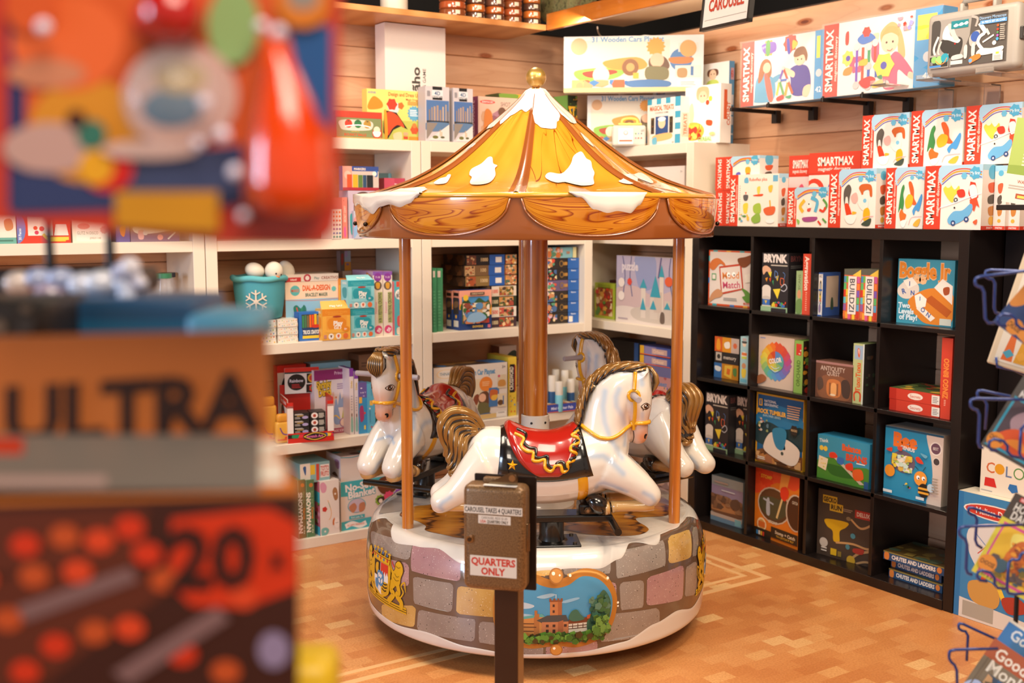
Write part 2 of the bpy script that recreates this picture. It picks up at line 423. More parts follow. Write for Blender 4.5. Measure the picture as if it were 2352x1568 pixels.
for x in (0, W4 - .044): MB().rbox(x, 0, 0, x + .044, .39, 1.47, BLACKW, .001, 1).build('side_panel', k)
MB().rbox(.044, 0, 1.426, W4 - .044, .39, 1.47, BLACKW, .001, 1).build('top_panel', k)
MB().rbox(.044, -.004, 0, W4 - .044, .39, .04, BLACKW, .001, 1).build('bottom_panel', k)
for z in (.373, .725, 1.075): MB().rbox(.044, .003, z, W4 - .044, .39, z + .017, BLACKW, .001, 1).build('shelf', k)
for y in (3.66, 3.302, 2.948): MB().rbox(4.05 - y - .008, .003, .04, 4.05 - y + .008, .39, 1.426, BLACKW, .001, 1).build('divider', k)
# ------------------------------------------------------------ carousel
CC = Vector((2.3817, 3.4473, 0)); CAZ = AZ + R(1.2)
NV = Vector((math.sin(CAZ), math.cos(CAZ), 0)); TV = Vector((math.cos(CAZ), -math.sin(CAZ), 0))
# carousel-local axes: +x right as seen from the coin box, -y towards it
car = empty('carousel', CC, -CAZ, 'coin operated kiddie carousel with three white horses under a wooden peaked roof', 'carousel')
def pp(phi, r, z): a = R(phi); return Vector((r * math.sin(a), -r * math.cos(a), z))
GLOSS = 1.0
def gl(h, r=.25): return mat(h, r, 0, .8)
# base drum profile (r, z)
BP = [(.615, .07), (.632, .082), (.636, .11), (.640, .17), (.641, .23), (.639, .30), (.633, .345), (.620, .385), (.603, .412), (.585, .423), (.565, .425)]
def bprof(s):   # s arclength-like param 0..1 by z for the wall, returns r, z, and outward normal
    t = max(0, min(.99999, s)) * (len(BPS) - 1); i = int(t); f_ = t - i
    a, b = BPS[i], BPS[i + 1]; r = a[0] + (b[0] - a[0]) * f_; z = a[1] + (b[1] - a[1]) * f_
    dr, dz = b[0] - a[0], b[1] - a[1]; l = math.hypot(dr, dz); return r, z, dz / l, -dr / l
_c = catmull(BP, 8, False)
_L = [0]
for i in range(1, len(_c)): _L.append(_L[-1] + math.hypot(_c[i][0] - _c[i - 1][0], _c[i][1] - _c[i - 1][1]))
TL = _L[-1]; BPS = []
for k in range(81):
    q = TL * k / 80; i = max(j for j in range(len(_L)) if _L[j] <= q + 1e-9); i = min(i, len(_c) - 2); f_ = (q - _L[i]) / (_L[i + 1] - _L[i])
    BPS.append((_c[i][0] + (_c[i + 1][0] - _c[i][0]) * f_, _c[i][1] + (_c[i + 1][1] - _c[i][1]) * f_))
def drumfn(phi0, deg):   # art of width deg*? x in degrees, y = arclength metres
    def fn(x, y, L):
        r, z, nr, nz = bprof(y / TL); return pp(phi0 + x, r + L * nr, z + L * nz)
    return fn
def mat_stone(name, c1, c2):
    m, nt, p = nodemat(name, .3, .7)
    c = coords(nt)
    n1 = N(nt, 'ShaderNodeTexNoise', i_Scale=230.0, i_Detail=2.0); nt.links.new(c, n1.inputs['Vector'])
    n2 = N(nt, 'ShaderNodeTexNoise', i_Scale=9.0, i_Detail=2.0); nt.links.new(c, n2.inputs['Vector'])
    b = ramp(nt, n2.outputs['Fac'], [(.3, c1), (.7, c2)])
    vo = N(nt, 'ShaderNodeTexVoronoi', i_Scale=75.0); nt.links.new(c, vo.inputs['Vector'])
    s1 = ramp(nt, vo.outputs['Distance'], [(.0, '#1c1512'), (.11, '#1c1512'), (.15, '#ffffff')])
    rr = ramp(nt, vo.outputs['Color'], [(.45, '#fff'), (.5, '#000')])
    o = mixc(nt, mixc(nt, 1.0, rr, '#000', 'MIX') if 0 else .0, b, b)
    k = mixc(nt, rr, s1, '#ffffff'); o = mixc(nt, 1.0, b, k, 'MULTIPLY')
    w = ramp(nt, n1.outputs['Fac'], [(.66, '#000'), (.72, '#cfc6bb')]); o = mixc(nt, 1.0, o, w, 'SCREEN')
    nt.links.new(o, p.inputs['Base Color']); return m
ST = {'g': mat_stone('painted_grey_stone', '#8b7f77', '#9c9086'), 'p': mat_stone('painted_pink_stone', '#a1777c', '#b58e8c'), 'y': mat_stone('painted_yellow_stone', '#b98e45', '#d6b168')}
MATS[('#stg', .42, 0, 0)] = ST['g']; MATS[('#stp', .42, 0, 0)] = ST['p']; MATS[('#sty', .42, 0, 0)] = ST['y']
SNOW = gl('#ddd7ce'); MATS[('#snow', .42, 0, 0)] = SNOW
MORT = gl('#66503f')
base = MB(); base.lathe([(0, .07)] + BPS, MORT, 128)
base = base.build('base_drum', car, smooth='full')
# painted stones on the drum: rows of rounded blocks (angle, height range), snow borders
g = MB(); rg = random.Random(11)
rows = [(.0, .062), (.076, .172), (.186, .288), (.302, .42)]
cols_ = 'gpygggpygpgyggpygg'
btree0 = BVHTree.FromPolygons([v.co for v in base.data.vertices], [tuple(q.vertices) for q in base.data.polygons])
def drum_at(x, y):
    Rm = Matrix.Rotation(CAZ, 4, 'Z'); o_ = Rm @ (Vector((0, 0, CAMH)) - CC); o_.z = CAMH; d_ = (Rm @ Vector(ray(830 + x / 2.904, 1080 + y / 2.904))).normalized()
    h = btree0.ray_cast(o_, d_)[0]
    if h is None: return None
    k = min(range(len(BPS)), key=lambda q: abs(BPS[q][1] - h.z)); return math.degrees(math.atan2(h.x, -h.y)), k / 80 * TL
BRK = [('g', (60, 400), (345, 480), (320, 600), (75, 520)), ('p', (347, 470), (665, 540), (662, 738), (330, 672)), ('g', (680, 550), (880, 575), (878, 740), (678, 730)), ('y', (895, 575), (1335, 575), (1335, 690), (893, 720)), ('g', (1347, 572), (1662, 560), (1662, 690), (1347, 700)), ('g', (1690, 540), (2018, 460), (2030, 640), (1702, 725)), ('y', (2042, 445), (2190, 385), (2200, 588), (2047, 622)), ('g', (2204, 390), (2240, 370), (2242, 560), (2208, 580)),
       ('g', (52, 560), (112, 575), (112, 745), (56, 715)), ('p', (125, 570), (320, 625), (318, 780), (125, 730)), ('g', (345, 700), (617, 760), (605, 945), (350, 890)), ('y', (640, 772), (1000, 800), (1000, 985), (632, 955)), ('g', (1015, 760), (1300, 770), (1300, 930), (1015, 930)), ('p', (1320, 760), (1700, 745), (1700, 930), (1320, 935)), ('g', (1720, 750), (1885, 733), (1880, 915), (1730, 937)), ('p', (1905, 710), (2150, 628), (2142, 862), (1900, 900)), ('g', (2163, 640), (2236, 600), (2236, 820), (2155, 850)),
       ('g', (55, 765), (120, 800), (122, 990), (62, 940)), ('y', (135, 885), (367, 905), (355, 1050), (140, 990)), ('g', (380, 922), (762, 988), (757, 1145), (370, 1068)), ('g', (785, 1005), (1000, 1020), (1000, 1180), (783, 1150)), ('y', (1020, 960), (1300, 960), (1300, 1130), (1020, 1130)), ('g', (1320, 960), (1600, 965), (1590, 1110), (1320, 1130)), ('g', (1620, 958), (1990, 918), (1985, 1085), (1592, 1150)), ('g', (2010, 890), (2236, 830), (2222, 1010), (2007, 1068)),
       ('g', (130, 1010), (360, 1080), (362, 1140), (150, 1080)), ('p', (380, 1090), (560, 1130), (560, 1180), (380, 1150)), ('g', (580, 1140), (1000, 1195), (1000, 1240), (580, 1200)), ('g', (1020, 1150), (1215, 1165), (1212, 1240), (1018, 1240)), ('p', (1230, 1165), (1577, 1135), (1572, 1215), (1230, 1240)), ('g', (1595, 1165), (1980, 1105), (1975, 1160), (1590, 1215))]
for c_, *qd in BRK:
    P_ = []
    for k in range(4):
        a, b, c = qd[k - 1], qd[k], qd[(k + 1) % 4]; la = math.hypot(a[0] - b[0], a[1] - b[1]); lc = math.hypot(c[0] - b[0], c[1] - b[1]); f1, f2 = min(.3, 26 / la), min(.3, 26 / lc)
        P_ += [(b[0] + (a[0] - b[0]) * f1, b[1] + (a[1] - b[1]) * f1), (b[0] + ((a[0] - b[0]) * f1 + (c[0] - b[0]) * f2) * .28, b[1] + ((a[1] - b[1]) * f1 + (c[1] - b[1]) * f2) * .28), (b[0] + (c[0] - b[0]) * f2, b[1] + (c[1] - b[1]) * f2)]
    Q_ = [drum_at(*q) for q in P_]
    if any(q is None for q in Q_): continue
    decal(g, 'p #st%s ' % c_ + ' '.join('%.3f %.3f' % ((x + 180) / 3.8, (1 - y / TL) * 100) for x, y in Q_), 380, TL, drumfn(-180, 1), 2.5, .02, lift=.0006)
for j, (a0, a1) in enumerate(rows):
    ph = 84 + (9 if j % 2 else 0); k = j * 5
    while ph < 262:
        wdt = rg.uniform(20, 30); x0, x1 = ph + .6, min(ph + wdt - .6, 282); ph += wdt; k += 1
        rx, ry = 2.0, .018
        pts = []
        for cx, cy, q0 in ((x1 - rx, a1 - ry, 0), (x0 + rx, a1 - ry, 90), (x0 + rx, a0 + ry, 180), (x1 - rx, a0 + ry, 270)):
            for t in range(0, 91, 18): pts.append((cx + rx * math.cos(R(q0 + t)), cy + ry * math.sin(R(q0 + t))))
        decal(g, 'p #st%s ' % cols_[k % len(cols_)] + ' '.join('%.3f %.3f' % (x / 3.8, (1 - y / TL) * 100) for x, y in pts), 380, TL, drumfn(0, 1), 2.5, .02, lift=.0006)
g.build('painted_stones', base, smooth='full')
g = MB()
def band(top, fn_edge, name):    # snow: from rim to a wavy edge
    n = 360; vs = []; fs = []; rowsn = 14
    for i in range(n):
        ph = -180 + i; e = fn_edge(ph)
        for j in range(rowsn + 1):
            q = (e + (TL * 1.0 - e) * j / rowsn) if top else (e * j / rowsn)
            r, z, nr, nz = bprof(q / TL); L = .0016 * (1 if 0 < j < rowsn else .4)
            vs.append(pp(ph, r + L * nr, z + L * nz))
    for i in range(n):
        for j in range(rowsn):
            a = i * (rowsn + 1) + j; b = ((i + 1) % n) * (rowsn + 1) + j; fs.append((a, b, b + 1, a + 1))
    gg = MB(); gg.add(vs, fs, SNOW); return gg.build(name, base, smooth='full')
def interp(tab):
    def f(x):
        x = (x + 180) % 360 - 180
        for i in range(len(tab)):
            a = tab[i]; b = tab[(i + 1) % len(tab)]; bx = b[0] + (360 if b[0] < a[0] else 0); xx = x if x >= a[0] else x + 360
            if a[0] <= xx < bx:
                t = (xx - a[0]) / (bx - a[0]); t = t * t * (3 - 2 * t); return a[1] + (b[1] - a[1]) * t
        return tab[0][1]
    return f
band(True, interp([(-180, .33), (-150, .40), (-120, .34), (-98, .41), (-80, .33), (-66, .405), (-52, .332), (-41, .345), (-33, .355), (-22, .318), (-8, .30), (4, .315), (11, .318), (20, .31), (27, .332), (34, .385), (43, .352), (51, .395), (60, .382), (72, .40), (82, .34), (100, .40), (130, .34), (155, .40)]), 'snow_edge')
band(False, interp([(-180, .05), (-140, .09), (-100, .12), (-88, .11), (-70, .05), (-50, .046), (-35, .06), (-20, .04), (-5, .030), (14, .034), (28, .048), (40, .085), (50, .10), (62, .075), (75, .10), (88, .085), (120, .05), (150, .09)]), 'snow_foot')
# deck: white textured plate with painted planks, held by a thin seam
def mat_deck():
    m, nt, p = nodemat('snow_white_tread_plate', .35, .4)
    c = coords(nt); vo = N(nt, 'ShaderNodeTexVoronoi', i_Scale=70.0); nt.links.new(c, vo.inputs['Vector'])
    bp = N(nt, 'ShaderNodeBump', i_Strength=.25, i_Distance=.004); nt.links.new(vo.outputs['Distance'], bp.inputs['Height']); nt.links.new(bp.outputs[0], p.inputs['Normal'])
    n2 = N(nt, 'ShaderNodeTexNoise', i_Scale=6.0); nt.links.new(c, n2.inputs['Vector'])
    nt.links.new(ramp(nt, n2.outputs['Fac'], [(.35, '#b5ada3'), (.6, '#d2cabf')]), p.inputs['Base Color']); return m
DECK = mat_deck()
g = MB(); g.lathe([(0, .4262), (.575, .4262), (.578, .4245)], DECK, 96); deck = g.build('deck', car, smooth=40)
PLNK = wood('painted_golden_plank', ['#8a4e14', '#b9761f', '#cf9230'], (3, 30, 3), .3, .5, 4, dark='#4a2508', bands=5)
MATS[('#plk', .42, 0, 0)] = PLNK
DG = gl('#a39890'); MATS[('#dg', .42, 0, 0)] = DG
g = MB()
def dloc(x, y, s_=2.904, ox=830, oy=1080):
    p_ = at(ox + x / s_, oy + y / s_, z=.4265) - CC; return (p_.dot(TV) + .58) / 1.16 * 100, (1 - (p_.dot(NV) + .58) / 1.16) * 100
dk = ''
for c_, pts in (('#dg', [(110, 285), (140, 235), (200, 200), (270, 180), (300, 255), (200, 280)]), ('#dg', [(1900, 150), (2000, 175), (2060, 215), (2040, 250), (1900, 240)]), ('#dg', [(520, 150), (700, 110), (700, 150), (560, 190)]),
    ('#plk', [(255, 300), (290, 262), (370, 238), (480, 225), (700, 160), (1000, 140), (1500, 150), (1900, 200), (2050, 238), (2040, 300), (1850, 315), (1842, 340), (1895, 372), (1915, 400), (1850, 430), (1700, 438), (1500, 425), (1350, 400), (1150, 420), (900, 470), (660, 452), (560, 432), (430, 402), (430, 372), (380, 342), (310, 322)])):
    dk += 'c %s ' % c_ + ' '.join('%.2f %.2f' % dloc(*q) for q in pts) + ';'
decal(g, dk, 1.16, 1.16, lambda x, y, L: Vector((x - .58, y - .58, .4264 + L)), 0, 0)
g.build('deck_painting', deck)
# under-frame and shadow gap
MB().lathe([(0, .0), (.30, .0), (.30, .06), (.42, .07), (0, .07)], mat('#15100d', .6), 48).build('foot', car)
# centre column, hub, poles
POLEW = wood('glossy_brown_wood_grain', ['#9c5016', '#c87526', '#da9240'], (11, 11, 1.3), .22, 1.0, 4, bands=5)
PLS = gl('#dcd2c4', .3)
MB().lathe([(.15, .426), (.15, .44), (.125, .46), (.118, .60), (.112, .66), (.098, .69), (.066, .703), (.053, .71), (.053, .775), (.048, .778)], PLS, 48).build('hub', car, smooth=50)
for a in (45, -15, 105, 165, 225): MB().cyl(pp(a, .052, .752), pp(a, .0555, .752), .0045, mat('#17110e'), seg=10).build('collar_screw', car)
MB().lathe([(.0455, .775), (.0455, 1.47)], POLEW, 40).build('column', car, smooth='full')
for a in (-54.7, 65.3, 185.3):
    p0 = pp(a, .552, .4266); o = MB().lathe([(0, 0), (.0205, 0), (.0205, 1.05), (0, 1.05)], POLEW, 24).build('pole', car, smooth=40); o.location = p0
# roof
RP = [(.012, 1.985), (.03, 1.972), (.09, 1.915), (.174, 1.846), (.271, 1.768), (.367, 1.703), (.464, 1.653), (.55, 1.622), (.615, 1.603), (.648, 1.594)]
RPS = catmull(RP, 6, False)
RL = [0]
for i in range(1, len(RPS)): RL.append(RL[-1] + math.hypot(RPS[i][0] - RPS[i - 1][0], RPS[i][1] - RPS[i - 1][1]))
RTL = RL[-1]
RIB0, NR = -5.5, 8
def roofpt(phi, s, L=0):
    q = max(0, min(RTL - 1e-6, s)); i = max(j for j in range(len(RL)) if RL[j] <= q); i = min(i, len(RPS) - 2); f_ = (q - RL[i]) / (RL[i + 1] - RL[i])
    r = RPS[i][0] + (RPS[i + 1][0] - RPS[i][0]) * f_; z = RPS[i][1] + (RPS[i + 1][1] - RPS[i][1]) * f_
    dr = RPS[i + 1][0] - RPS[i][0]; dz = RPS[i + 1][1] - RPS[i][1]; l = math.hypot(dr, dz)
    d = abs(((phi - RIB0 + 22.5) % 45) - 22.5)       # 0 at a rib
    t = d / 22.5; sag = (t ** .8) * .022 * min(1, r / .4) * (1 - .75 * max(0, (q / RTL - .75) / .25))
    k = math.exp(-(d * r / .02) ** 4) * .004
    o = L + k - sag
    return pp(phi, r - dz / l * o, z + dr / l * o)
def mat_roof():
    m, nt, p = nodemat('painted_golden_shingle', .22, 1.0)
    uv = N(nt, 'ShaderNodeUVMap', uv_map='UVMap'); mp = N(nt, 'ShaderNodeMapping'); mp.inputs['Scale'].default_value = (26, 1.6, 1); nt.links.new(uv.outputs[0], mp.inputs[0])
    n1 = N(nt, 'ShaderNodeTexNoise', i_Scale=1.0, i_Detail=2.0, i_Distortion=.35); nt.links.new(mp.outputs[0], n1.inputs['Vector'])
    o = ramp(nt, n1.outputs['Fac'], [(.3, '#a05a12'), (.38, '#c47f1e'), (.5, '#d38a26'), (.7, '#da9630'), (.8, '#c07c20')])
    mp2 = N(nt, 'ShaderNodeMapping'); mp2.inputs['Scale'].default_value = (44, 2.6, 1); nt.links.new(uv.outputs[0], mp2.inputs[0])
    n2 = N(nt, 'ShaderNodeTexNoise', i_Scale=1.0, i_Detail=0.0, i_Distortion=.2); nt.links.new(mp2.outputs[0], n2.inputs['Vector'])
    st = ramp(nt, n2.outputs['Fac'], [(.485, '#fff'), (.497, '#96501a'), (.503, '#96501a'), (.515, '#fff')])
    mp3 = N(nt, 'ShaderNodeMapping'); mp3.inputs['Scale'].default_value = (8, 2.2, 1); nt.links.new(uv.outputs[0], mp3.inputs[0])
    n3 = N(nt, 'ShaderNodeTexNoise', i_Scale=1.0, i_Detail=0.0); nt.links.new(mp3.outputs[0], n3.inputs['Vector'])
    msk = ramp(nt, n3.outputs['Fac'], [(.52, '#000'), (.58, '#fff')])
    st = mixc(nt, msk, '#ffffff', st); o = mixc(nt, 1.0, o, st, 'MULTIPLY')
    nt.links.new(o, p.inputs['Base Color']); return m
ROOF = mat_roof(); BRN = gl('#8a4a1e', .25)
nphi, ns = 320, 44; vs = []; fs = []; uvs = []
for i in range(nphi):
    for j in range(ns + 1): vs.append(roofpt(i * 360 / nphi, RTL * j / ns))
for i in range(nphi):
    for j in range(ns):
        a = i * (ns + 1) + j; b = ((i + 1) % nphi) * (ns + 1) + j; fs.append((a, a + 1, b + 1, b)); uvs.append([(i / nphi, j / ns), (i / nphi, (j + 1) / ns), ((i + 1) / nphi, (j + 1) / ns), ((i + 1) / nphi, j / ns)])
g = MB(); g.add(vs, fs, ROOF); roof = g.build('roof', car, smooth='full')
ul = roof.data.uv_layers.new(name='UVMap')
ul.data.foreach_set('uv', [c for f_ in uvs for q in f_ for c in q])
for k in range(NR):      # brown ribs widening to the brim
    ph = RIB0 + 45 * k; vs = []; fs = []; nn = 40
    for j in range(nn + 1):
        s_ = RTL * (.06 + .94 * j / nn); r = max(.02, roofpt(ph, s_).to_2d().length); hw = math.degrees((.011 + .017 * (j / nn) ** 1.3) / r)
        for q in (-1, -.5, 0, .5, 1): vs.append(roofpt(ph + q * hw, s_, .003 + .002 * (1 - q * q)))
    for j in range(nn):
        for q in range(4): a = j * 5 + q; fs.append((a, a + 5, a + 6, a + 1))
    gg = MB(); gg.add(vs, fs, BRN); gg.build('rib', roof, smooth='full')
# brim lip and valance with half-round shield panels
LIP = gl('#d6912a', .25)
MB().lathe([(.640, 1.597), (.650, 1.599), (.655, 1.594), (.656, 1.586), (.651, 1.581), (.640, 1.581)], LIP, 160).build('brim', roof, smooth='full')
val = MB().lathe([(.646, 1.59), (.648, 1.56), (.650, 1.50), (.652, 1.455), (.650, 1.449), (.640, 1.449), (.637, 1.455), (.636, 1.585)], BRN, 160).build('valance', car, smooth='full')
def mat_lobe():
    m, nt, p = nodemat('swirled_amber_wood', .2, 1.0)
    uv = N(nt, 'ShaderNodeUVMap', uv_map='UVMap'); mp = N(nt, 'ShaderNodeMapping'); mp.inputs['Scale'].default_value = (1.3, 3.2, 1); nt.links.new(uv.outputs[0], mp.inputs[0])
    n1 = N(nt, 'ShaderNodeTexNoise', i_Scale=1.0, i_Detail=.5, i_Distortion=.5); nt.links.new(mp.outputs[0], n1.inputs['Vector'])
    o = ramp(nt, n1.outputs['Fac'], [(.3, '#b2620f'), (.5, '#d28a22'), (.7, '#c07218')])
    mu = N(nt, 'ShaderNodeMath', operation='MULTIPLY', i_1=11.0); nt.links.new(n1.outputs['Fac'], mu.inputs[0]); fr = N(nt, 'ShaderNodeMath', operation='FRACT'); nt.links.new(mu.outputs[0], fr.inputs[0])
    ln = ramp(nt, fr.outputs[0], [(0, '#a86a3a'), (.07, '#c89468'), (.3, '#fff'), (.9, '#fff'), (1, '#a86a3a')])
    o = mixc(nt, 1.0, o, ln, 'MULTIPLY'); nt.links.new(o, p.inputs['Base Color']); return m
LOBE = mat_lobe()
for k in range(NR):
    c0 = RIB0 + 22.5 + 45 * k; vs = []; fs = []; nx, ny = 40, 12
    def edge(t): return 1.583 - .118 * math.sqrt(max(0, 1 - abs(t) ** 2.3))
    for i in range(nx + 1):
        t = -1 + 2 * i / nx; e = edge(t)
        for j in range(ny + 1):
            q = j / ny; z = 1.583 + (e - 1.583) * q
            L = .004 + .010 * math.sin(math.pi * min(1, q * .5 + .5)) * math.sqrt(max(0, 1 - t * t)) + .003 * (1 - q)
            vs.append(pp(c0 + t * 20.6, .650 + (L if q < 1 else .0), z))
    for i in range(nx):
        for j in range(ny): a = i * (ny + 1) + j; fs.append((a, a + 1, a + ny + 2, a + ny + 1))
    gg = MB(); gg.add(vs, fs, LOBE); lb = gg.build('shield_panel', val, smooth='full'); ul = lb.data.uv_layers.new(name='UVMap'); ul.data.foreach_set('uv', [c for lp in lb.data.loops for c in (k * 1.7 + (lp.vertex_index // (ny + 1)) / nx, (lp.vertex_index % (ny + 1)) / ny)])
    gg = MB(); gg.tube([pp(c0 + (-1 + 2 * i / 40) * 20.9, .653, edge(-1 + 2 * i / 40) - .003) for i in range(41)], .0035, BRN, 8); gg.build('panel_rim', lb, smooth='full')
for ph in (-62, -84, 84, 106, 150, -130): MB().ball(pp(ph, .664, 1.495), .008, mat('#3a3029', .3, 1), seg=14).build('screw', val, smooth='full')
# snow on the roof: painted patches, x in degrees, y up the slope from the brim
rtree = BVHTree.FromPolygons([v.co for v in roof.data.vertices], [tuple(q.vertices) for q in roof.data.polygons])
def roof_at(u, v):    # where a traced pixel meets the roof: angle and slope fraction from the peak
    Rm = Matrix.Rotation(CAZ, 4, 'Z'); o_ = Rm @ (Vector((0, 0, CAMH)) - CC); o_.z = CAMH; d_ = (Rm @ Vector(ray(u, v))).normalized()
    h = rtree.ray_cast(o_, d_)[0]
    if h is None: return None
    ph = math.degrees(math.atan2(h.x, -h.y)); r_ = math.hypot(h.x, h.y)
    i = min(range(len(RPS)), key=lambda k: abs(RPS[k][0] - r_)); return ph, RL[i] / RTL
c28 = lambda pts: [q for q in (roof_at(820 + x / 2.8, 140 + y / 2.8) for x, y in pts) if q]
def rfn(x, y, L): return roofpt(x, RTL - y, .0022 + L)
def snowpatch(pts): # (phi, s-from-top fraction)
    if len(pts) < 4: return
    sp = 'c #snow ' + ' '.join('%.3f %.3f' % ((ph + 180) / 3.6, s_ * 100) for ph, s_ in pts)
    g = MB(); decal(g, sp, 360, RTL, lambda x, y, L: rfn(x - 180, y, L), 2.0, .015, lift=.0022); g.build('snow_patch', roof, smooth='full')
for t_ in ([(1210, 750), (1240, 735), (1310, 740), (1350, 710), (1385, 680), (1390, 620), (1420, 595), (1455, 605), (1470, 630), (1505, 655), (1515, 695), (1530, 730), (1520, 760), (1532, 800), (1510, 810), (1460, 812), (1400, 805), (1340, 790), (1290, 790), (1240, 775)],
           [(720, 740), (740, 700), (790, 680), (830, 645), (865, 638), (875, 670), (897, 690), (880, 710), (885, 750), (850, 790), (790, 803), (740, 800), (720, 790), (728, 765)],
           [(500, 785), (530, 765), (560, 760), (575, 745), (598, 745), (585, 775), (560, 798), (520, 803), (505, 795)],
           [(1680, 780), (1700, 760), (1705, 738), (1740, 730), (1790, 740), (1840, 735), (1880, 760), (1905, 792), (1850, 780), (1815, 770), (1780, 790), (1730, 797)],
           [(692, 588), (705, 570), (735, 552), (772, 532), (762, 552), (722, 575)], [(1440, 473), (1466, 492), (1500, 525), (1515, 553), (1486, 535), (1453, 502)]): snowpatch(c28(t_))
for a in (100, 150, -110, -160): snowpatch([(a - 8, .8), (a, .74), (a + 8, .78), (a + 9, .88), (a, .93), (a - 9, .9)])
# cap of snow at the peak with drooping lobes
g = MB(); vs = []; fs = []; n = 360
ce_ = sorted(c28([(865, 432), (930, 405), (1000, 345), (1055, 322), (1090, 325), (1122, 312), (1130, 360), (1150, 410), (1190, 440), (1230, 450), (1275, 442), (1298, 405), (1300, 360), (1290, 330), (1330, 365), (1390, 415), (1422, 420)]))
capf = interp(sorted([q for q in ((-180, .2), (-150, .36), (-120, .18), (-98, .30), (95, .2), (130, .33), (155, .2)) if q[0] < ce_[0][0] - 4 or q[0] > ce_[-1][0] + 4] + ce_))
for i in range(n):
    ph = -180 + 360 * i / n; e = capf(ph)
    for j in range(15): q = j / 14; vs.append(roofpt(ph, RTL * (.01 + (e - .01) * q), .008 if 0 < j < 14 else .003))
for i in range(n):
    for j in range(14): a = i * 15 + j; b = ((i + 1) % n) * 15 + j; fs.append((a, a + 1, b + 1, b))
g.add(vs, fs, SNOW)
g.build('snow_cap', roof, smooth='full')
# snow hanging over the brim
def hang(a0, a1, tab, ups):
    vs = []; fs = []; n = 60; f_ = interp(sorted(tab)); fu = interp(sorted(ups))
    for i in range(n + 1):
        ph = a0 + (a1 - a0) * i / n; d = f_(ph)
        up = max(.004, fu(ph)); path = []
        for j in range(9):
            q = j / 8
            if q < .5: path.append(roofpt(ph, RTL - up * (1 - q * 2), .008 if j else .003))
            else: z = 1.600 - (q - .5) * 2 * d; path.append(pp(ph, .662 + (.008 if q < 1 else -.002), z))
        vs += path
    for i in range(n):
        for j in range(8): a = i * 9 + j; fs.append((a, a + 1, a + 10, a + 9))
    g = MB(); g.add(vs, fs, SNOW); g.build('hanging_snow', roof, smooth='full')
hang(9, 32, [(9, .004), (12, .02), (16, .062), (20, .072), (23, .066), (27, .07), (30, .045), (32, .006)], [(9, .004), (12, .012), (20, .02), (30, .012), (32, .004)])
hang(-84, -34, [(-84, .02), (-80, .035), (-74, .05), (-68, .042), (-62, .06), (-57, .07), (-52, .045), (-47, .038), (-42, .05), (-38, .04), (-34, .006)], [(-84, .01), (-70, .03), (-60, .05), (-50, .08), (-44, .11), (-40, .09), (-38, .04), (-34, .004)])
GOLD = mat('#b8924a', .34, .65, .5, name='gold_ball_paint')
MB().ball((0, 0, 2.024), .0375, GOLD, seg=40).build('finial_ball', car, smooth='full')
# ------------------------------------------------------------ horses
HPHI, HRAD = 5.3, .48
_a = R(HPHI); HO = CC + TV * math.sin(_a) * HRAD - NV * math.cos(_a) * HRAD
HT = TV * math.cos(_a) + NV * math.sin(_a); HN = Vector((-HT.y, HT.x, 0))
def hp(u, v):      # side-view trace to horse coordinates (x forward, z up), in the horse's own middle plane
    p = at(u, v, pl=(HO, HN)); return ((p - HO).dot(HT), p.z)
PXM = .00149
def ell_loft(g, secs, h='#fff', seg=20):
    """secs: (x, z, angle of section, half height, half width, y)"""
    vs = []; fs = []
    for x, z, an, hh, hw, y in secs:
        for k in range(seg):
            a = 2 * math.pi * k / seg; q = math.cos(a) * hh
            vs.append((x + math.sin(an) * q * -1, y + math.sin(a) * hw, z + math.cos(an) * q))
    n = len(secs)
    for i in range(n - 1):
        for k in range(seg): k2 = (k + 1) % seg; fs.append((i * seg + k, i * seg + k2, (i + 1) * seg + k2, (i + 1) * seg + k))
    fs += [tuple(range(seg))[::-1], tuple(range((n - 1) * seg, n * seg))]
    g.add(vs, fs, h)
def refine(secs, n=5): return catmull(secs, n, False)
bodyg = MB()
T = []
for u, vt, vb, hw in ((1066, 1050, 1080, .02), (1071, 1028, 1098, .05), (1080, 1008, 1116, .072), (1095, 990, 1130, .088), (1120, 978, 1143, .1), (1160, 980, 1150, .106), (1210, 994, 1154, .106), (1260, 999, 1154, .106), (1300, 992, 1150, .106), (1335, 978, 1143, .106), (1372, 972, 1132, .102), (1402, 980, 1118, .09), (1422, 1000, 1102, .072), (1433, 1020, 1085, .05), (1438, 1040, 1068, .02)):
    a, b = hp(u, vt), hp(u, vb); T.append(((a[0] + b[0]) / 2, (a[1] + b[1]) / 2, 0, (a[1] - b[1]) / 2, hw, 0))
ell_loft(bodyg, refine(T))
T = []
for u, v, an, hh, hw in ((1380, 1050, 62, 66, .088), (1386, 1015, 68, 62, .078), (1391, 980, 75, 58, .067), (1397, 945, 74, 55, .058), (1408, 912, 64, 52, .052), (1425, 886, 48, 43, .047), (1446, 872, 30, 33, .042), (1462, 868, 12, 27, .036)):
    x, z = hp(u, v); T.append((x, z, R(an), hh * PXM, hw, 0))
ell_loft(bodyg, refine(T))
T = []
for v, ul, ur, hw in ((838, 1462, 1486, .018), (848, 1440, 1492, .034), (865, 1430, 1495, .042), (885, 1422, 1497, .048), (905, 1418, 1498, .051), (928, 1418, 1497, .050), (947, 1426, 1494, .044), (965, 1438, 1490, .036), (982, 1443, 1488, .034), (998, 1445, 1488, .034), (1010, 1448, 1484, .030), (1018, 1455, 1476, .018)):
    a, b = hp(ul, v), hp(ur, v); T.append(((a[0] + b[0]) / 2, a[1], R(90), (b[0] - a[0]) / 2, hw, 0))
ell_loft(bodyg, refine(T))
legc = []
